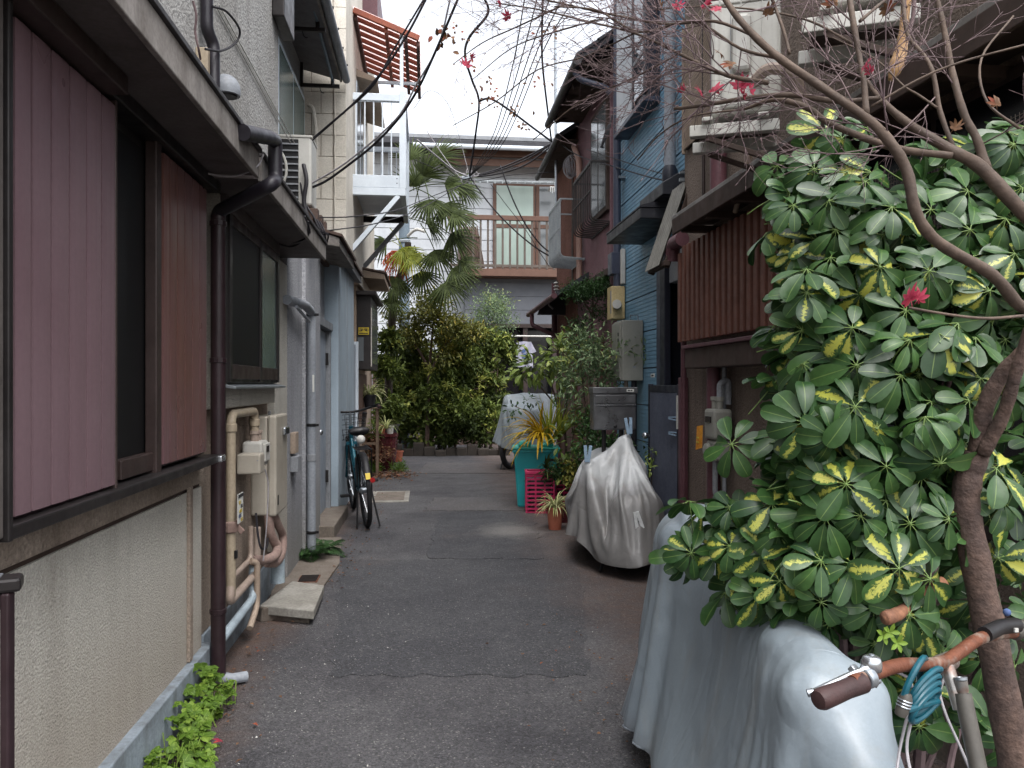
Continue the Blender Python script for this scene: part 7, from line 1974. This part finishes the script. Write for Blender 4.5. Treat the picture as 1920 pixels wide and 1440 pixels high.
for pts in (
    [(1440, 155, 1.75, 13), (1387, 147, 1.8, 12), (1344, 134, 1.85, 10), (1274, 101, 1.95, 8), (1190, 62, 2.05, 6.5), (1100, 40, 2.2, 5), (1010, 18, 2.3, 4), (930, 6, 2.4, 3)],
    [(1420, 70, 1.75, 8), (1340, 40, 1.85, 8), (1250, 45, 1.95, 7), (1160, 30, 2.05, 6), (1060, 8, 2.2, 5), (980, -10, 2.3, 4)],
    [(1470, 110, 1.72, 9), (1390, 92, 1.8, 8), (1300, 40, 1.9, 7), (1200, 60, 2.0, 6), (1120, 20, 2.1, 5), (1040, 12, 2.2, 4)],
    [(1633, 200, 1.7, 6), (1720, 150, 1.68, 6), (1800, 117, 1.66, 6), (1925, 83, 1.62, 5)],
    [(1757, 202, 1.78, 6), (1722, 178, 1.8, 6), (1693, 160, 1.82, 5), (1640, 110, 1.85, 4), (1560, 70, 1.9, 3)],
    [(1920, 592, 1.65, 8), (1850, 597, 1.6, 8), (1780, 590, 1.56, 7), (1705, 577, 1.52, 7)],
    [(1480, 100, 1.72, 9), (1470, 60, 1.75, 9), (1452, 10, 1.8, 8), (1440, -20, 1.8, 8)],
    [(1395, 205, 2.0, 6), (1300, 218, 2.1, 5), (1240, 250, 2.2, 4), (1195, 300, 2.3, 3)],
    [(1910, 240, 1.7, 8), (1850, 190, 1.75, 7), (1840, 110, 1.8, 6), (1900, 30, 1.85, 5)],
    [(1190, 62, 2.05, 4.5), (1100, 105, 2.2, 4), (1010, 130, 2.3, 3.5), (930, 190, 2.4, 3), (850, 235, 2.5, 2)],
    [(1060, 8, 2.2, 4.5), (970, 50, 2.3, 4), (905, 80, 2.4, 3), (850, 120, 2.5, 2)],
    [(1274, 101, 1.95, 5), (1180, 150, 2.1, 4.5), (1090, 190, 2.2, 4), (1000, 262, 2.35, 2.5)],
    [(1130, 35, 2.1, 4), (1040, 60, 2.2, 4), (960, 90, 2.3, 3), (885, 150, 2.4, 2)],
    [(1595, 80, 1.7, 7), (1520, 40, 1.8, 6), (1430, 20, 1.9, 5), (1330, 12, 2.0, 4), (1230, 18, 2.1, 3)]):
    limbs.append(limb(pts, sides=8))
# twigs
mbt = MB(); cnt = [0]; tw = random.Random(5)
def twig(p, d, L, r0, lev):
    if cnt[0] > 2400: return
    cnt[0] += 1
    n = 4; pts = [p.copy()]; dd = d.copy()
    for i in range(n):
        dd = (dd + Vector((tw.gauss(0, .10), tw.gauss(0, .10), tw.gauss(.02, .09)))).normalized(); pts.append(pts[-1] + dd * L / n)
    rr_ = [r0 * (1 - .5 * i / n) for i in range(n + 1)]
    mbt.tube(pts, rr_, 5 if lev else 6)
    e_ = pts[-1]; mbt.tube([e_, e_ + dd * .006, e_ + dd * .014], [rr_[-1] * 1.9, rr_[-1] * 1.8, rr_[-1] * .4], 4)
    if lev <= 0: return
    for i in range(1, n + 1):
        for s_ in (-1, 1):
            if tw.random() < (.62 if i < n else .85):
                ax_ = dd.orthogonal().normalized(); ax_.rotate(Matrix.Rotation(tw.uniform(0, 6.28), 3, dd))
                nd = dd.copy(); nd.rotate(Matrix.Rotation(tw.uniform(.45, .85), 3, ax_))
                twig(pts[i], nd, L * tw.uniform(.35, .7), r0 * .62, lev - 1)
for k, (P_, R_) in enumerate(limbs):
    n = len(P_)
    for i in range(n // 6, n, (1 if k in (7, 8, 9, 16) else 2) if k > 6 else 3):
        if tw.random() > (.9 if k > 6 else .5): continue
        u_ = (P_[i].x - S * 2) 
        t_ = (P_[min(i + 1, n - 1)] - P_[i - 1]).normalized()
        d = (t_ * .6 + Vector((tw.gauss(-.25, .5), tw.gauss(.2, .45), tw.gauss(.15, .55)))).normalized()
        twig(P_[i], d, tw.uniform(.14, .34), min(.0019, R_[i] * .5), 2 if tw.random() < .7 else 1)
mbt.build('twigs', 'twig', maple, smooth='all', stuff=True)
# a split dead branch hanging from above
limb([(1700, -10, 1.95, 26), (1695, 50, 1.95, 22), (1690, 90, 1.95, 30), (1680, 125, 1.95, 36), (1670, 150, 1.95, 14)], 'split_branch', 'split_wood')
limb([(1714, -10, 1.97, 12), (1712, 30, 1.97, 10), (1704, 66, 1.96, 8)], 'split_branch', 'twig')
mat('stub_bark', '7d5640', '5c4033', 16, rough=.85, bump=.6, bsc=50, fine=.3)
# cut stubs and the little epiphyte sprout on the trunk
limb([(1770, 1090, 1.92, 30), (1712, 1130, 1.9, 28), (1685, 1150, 1.86, 34), (1664, 1158, 1.83, 38), (1657, 1160, 1.826, 32)], 'cut_stub', 'stub_bark', sides=12)
def maple_leaf_mesh(seed, curl=.3):
    q = random.Random(seed); mb = MB(); lobes = 7
    for j in range(lobes):
        a = (j - 3) * .62; L = (1, .95, .8, .5)[abs(j - 3)] * q.uniform(.85, 1.1)
        mb.leaf((0, 0, 0), (math.sin(a), math.cos(a), q.uniform(-.2, .1)), (0, 0, 1), L, .3, q.uniform(0, curl * 2), 4, min(1, max(0, q.gauss(.4, .25))), .1, .42)
    n0 = len(mb.v); mb.tube([(0, 0, 0), (0, -.5, .06)], .018, 4)
    for k, x in (('tone', .5), ('lu', .5), ('lv', .5), ('vari', 0)): mb.att[k].extend([x] * (len(mb.v) - n0))
    return mb
mlm = [maple_leaf_mesh(k).mesh('leaf', MATS['maple_leaf'], 'all') for k in range(4)]
mlb = [maple_leaf_mesh(9 + k, .8).mesh('leaf', MATS['dry_leaf'], 'all') for k in range(2)]
for i, (px, py, d, s, dry) in enumerate(((1325, 8, 1.9, .034, 0), (1345, 18, 1.9, .03, 0), (1268, 14, 2.0, .03, 0), (1340, 170, 1.95, .034, 0), (1315, 176, 1.95, .03, 0), (1388, 162, 1.9, .04, 0), (1410, 172, 1.9, .032, 0), (1395, 180, 1.88, .03, 0), (1620, 128, 1.62, .024, 0), (1632, 134, 1.62, .018, 0),
        (1708, 562, 1.52, .036, 0), (1722, 560, 1.52, .03, 0), (952, 34, 2.3, .03, 0), (874, 122, 2.4, .034, 0), (884, 108, 2.4, .022, 0), (1280, 170, 2.0, .02, 0), (1240, 20, 2.0, .04, 1), (1372, 120, 1.85, .034, 1), (1440, 25, 1.8, .03, 1), (1868, 195, 1.7, .026, 1), (1790, 240, 1.76, .026, 1), (1665, 20, 1.75, .03, 1), (1350, 100, 1.9, .028, 1), (1560, 8, 1.75, .03, 1), (938, 8, 2.3, .026, 0))):
    M_ = Matrix.Translation(PD(px, py, d)) @ Euler((tw.uniform(.6, 2.2), tw.uniform(-.7, .7), tw.uniform(0, 6.28))).to_matrix().to_4x4() @ Matrix.Scale(s, 4)
    inst((mlb if dry else mlm)[i % (2 if dry else 4)], 'leaf', maple, M_)
q = PZ(413, 1403); fl = maple_leaf_mesh(40, .6).build('fallen_leaf', 'maple_leaf', None, smooth='all'); fl.location = (q.x, q.y, .03); fl.scale = (.035,) * 3; fl.rotation_euler = (.3, .2, 1)
tag(fl, 'single fallen red maple leaf on the asphalt by the lime plant', 'leaf')
spt = thing('sprout', 'tiny yellow-green sprout growing from the cut stub', 'plant', tuple(PD(1665, 1185, 1.82)))
mb = MB()
for c_ in ((1668, 1185), (1682, 1205), (1655, 1190)):
    for j in range(5):
        a = j * 1.25; mb.leaf(PD(c_[0], c_[1], 1.82), (math.cos(a), -.4, math.sin(a)), (0, -1, .3), .024, .011, .3, 4, .9)
mb.build('foliage', 'lime_leaf', spt, smooth='all', stuff=True)

# ================================================================ OVERHEAD CABLES
def cable(label, pts, r, m='cable_black', n=6, extra=None):
    t = MB().tube([Vector(q) for q in spline([tuple(PD(*p)) for p in pts], n)], r, 6)
    if extra: extra(t)
    o = t.build('cable', m, None, smooth='all'); return tag(o, label, 'cable', 'overhead cables')
cable('upper thick cable rising from the rooftop air conditioner to the top of the picture', ((560, 285, 6.9), (575, 270, 6.9), (610, 240, 6.8), (665, 192, 6.7), (720, 130, 6.6), (765, 62, 6.5), (803, -10, 6.4)), .010)
cable('thin line wrapped along the upper thick cable', ((575, 272, 6.88), (640, 215, 6.75), (700, 160, 6.65), (740, 90, 6.55), (800, -10, 6.4)), .008)
cable('lower thick cable from the rooftop air conditioner passing the white balcony', ((568, 358, 6.9), (610, 340, 6.8), (655, 308, 6.7), (700, 272, 6.6), (745, 225, 6.4), (782, 170, 6.2), (815, 100, 6.0), (862, -10, 5.8)), .011)
cable('thin grey line beside the lower thick cable', ((570, 352, 6.88), (650, 304, 6.68), (742, 224, 6.38), (780, 160, 6.2), (822, 85, 6.0), (846, -10, 5.8)), .008, 'cable_grey')
cable('black cable hanging from the rooftop air conditioner down to the low eave', ((562, 300, 6.85), (563, 340, 6.8), (572, 380, 6.75), (590, 410, 6.7), (598, 440, 6.7)), .009)
cable('long slack line from the low tiled eave across below the white balcony', ((600, 408, 6.8), (660, 406, 7.5), (740, 395, 9), (800, 372, 11), (870, 345, 12)), .006)
cable('second slack line from the low tiled eave below the white balcony', ((618, 432, 6.8), (700, 420, 8), (780, 395, 10), (860, 350, 12)), .006)
cable('vine-wrapped black cable falling from the top centre to the cable knot', ((905, -10, 9), (915, 25, 9.2), (880, 70, 9.5), (872, 105, 10), (885, 150, 10.5), (898, 190, 11), (892, 250, 11.4), (880, 332, 12)), .016)
cable('dark line from the vine knot towards the red-brown house', ((900, 188, 11), (922, 186, 11), (960, 210, 11.3), (1000, 240, 11.6), (1038, 268, 11.9)), .016)
for k, dy in enumerate((0, 5, 14)):
    cable(('top', 'middle', 'lowest')[k] + ' of three sagging lines between the cable knot and the red-brown house', ((880, 332, 12), (930, 318 + dy * .6, 12), (985, 295 + dy, 12), (1036, 268 + dy * .3, 11.9)), .013)
for k in range(5):
    cable(('first', 'second', 'third', 'fourth', 'fifth')[k] + ' thin line fanning upward from the cable knot, counted from the left', ((880, 332, 12), (905 + k * 7, 290 - k * 2, 11), (930 + k * 9, 240 - k * 4, 10), (962 + k * 15, 120 - k * 8, 8), (985 + k * 24, -10, 7)), .006)
cable('pale grey line from the balcony post to the cable knot', ((782, 262, 11), (815, 290, 11.4), (850, 318, 11.8), (880, 332, 12)), .012, 'cable_grey')
cable('long diagonal line from the cable knot to the grey basket railing', ((880, 330, 12), (920, 385, 12), (965, 432, 12), (1010, 468, 12), (1050, 490, 12)), .011)
cable('second diagonal line crossing in front of the far balcony', ((938, 310, 12), (960, 370, 12), (985, 420, 12), (1015, 460, 12), (1048, 485, 12)), .011)
cable('thin diagonal line in front of the pale green curtain', ((920, 345, 12), (950, 385, 12), (985, 430, 12), (1010, 470, 12), (1030, 500, 12)), .005)
cable('near black line from the red-brown house to the grey hopper', ((1040, 262, 11.6), (1085, 292, 10.4), (1150, 312, 8.8), (1210, 330, 7.6), (1258, 341, 6.9)), .008)
cable('higher thin line crossing the blue boards to the grey hopper', ((1100, 280, 9.6), (1170, 303, 8.4), (1215, 318, 7.6), (1258, 330, 6.9)), .006)
cable('line rising left of the far roof to the top centre', ((800, 245, 12), (830, 290, 12), (860, 330, 12), (885, 345, 12)), .007, 'cable_grey')
cable('long thin line from the balcony post up to the far roof', ((775, 205, 11), (805, 170, 10), (840, 195, 11), (862, 260, 12), (880, 330, 12)), .004, 'cable_grey')
cable('vine-covered line dropping to the red-brown house corner', ((1018, -10, 9), (1016, 80, 9.8), (1018, 130, 10.4), (1026, 200, 11), (1034, 265, 11.8)), .014)
for k in range(3):
    cable(('left', 'middle', 'right')[k] + ' of three looping wires beside the barred window', ((1148, 215 + 4 * k, 8.7), (1142 - k * 3, 245, 8.65), (1132 - k * 2, 268 + k * 3, 8.65), (1126 + k * 3, 276, 8.7)), .008)
cable('thin line from the low eave to the far balcony roof', ((778, 300, 11), (880, 338, 12), (960, 328, 12), (1045, 322, 12)), .006)
cl_ = thing('cable_knot', 'tangle of splices where the overhead cables meet', 'cable splice', P3(880, 332, 12))
mb = MB(); q = random.Random(6); c = Vector(P3(880, 332, 12))
for i in range(12):
    a = c + Vector((q.gauss(0, .07), q.gauss(0, .03), q.gauss(0, .04))); mb.tube(arc(a, a + Vector((q.gauss(0, .1), 0, q.gauss(0, .1))), a + Vector((q.gauss(.05, .1), 0, q.gauss(0, .06))), 4), .008, 5)
mb.build('wires', 'cable_grey', cl_, stuff=True)
MB().bar(c + Vector((-.12, 0, -.03)), c + Vector((.04, 0, .02)), .05, .05).build('splice_box', 'galv', cl_, .006)
coil = thing('wire_coil', 'coil of grey wire hung by the salmon pipe', 'wire coil', tuple(PX(1068, 315, 2.05)))
c = PX(1068, 315, 2.03); mb = MB()
for k in range(7): mb.torus((c.x + .004 * k, c.y + .01 * (k % 3), c.z + .012 * (k % 4)), (1, .25 * (k - 3), .1), .12 + .006 * k, .008, 22, 5)
mb.build('loops', 'cable_grey', coil, smooth='all')
# dry creeper on the cables and the left wall
mb = MB(); q = random.Random(15)
for px, py, d in ((905, 185, 11), (915, 160, 11), (930, 188, 11), (960, 206, 11.2), (1020, 60, 9.6), (1022, 150, 10.5), (880, 60, 9.4), (872, 110, 10), (850, 60, 9), (820, 75, 6), (840, 60, 6), (985, 235, 11.5)):
    c = PD(px, py, d)
    for j in range(9):
        a = c + Vector((q.gauss(0, .07), q.gauss(0, .05), q.gauss(0, .06))); mb.leaf(a, (q.gauss(0, 1), q.gauss(0, 1), q.gauss(-.4, 1)), (0, -1, .2), .07 * q.uniform(.5, 1.1), .035, .4, 3, q.random())
o = mb.build('dry_creeper', 'dry_leaf', None, smooth='all'); o['kind'] = 'stuff'; o['label'] = 'dry creeper leaves clinging to the overhead cables'
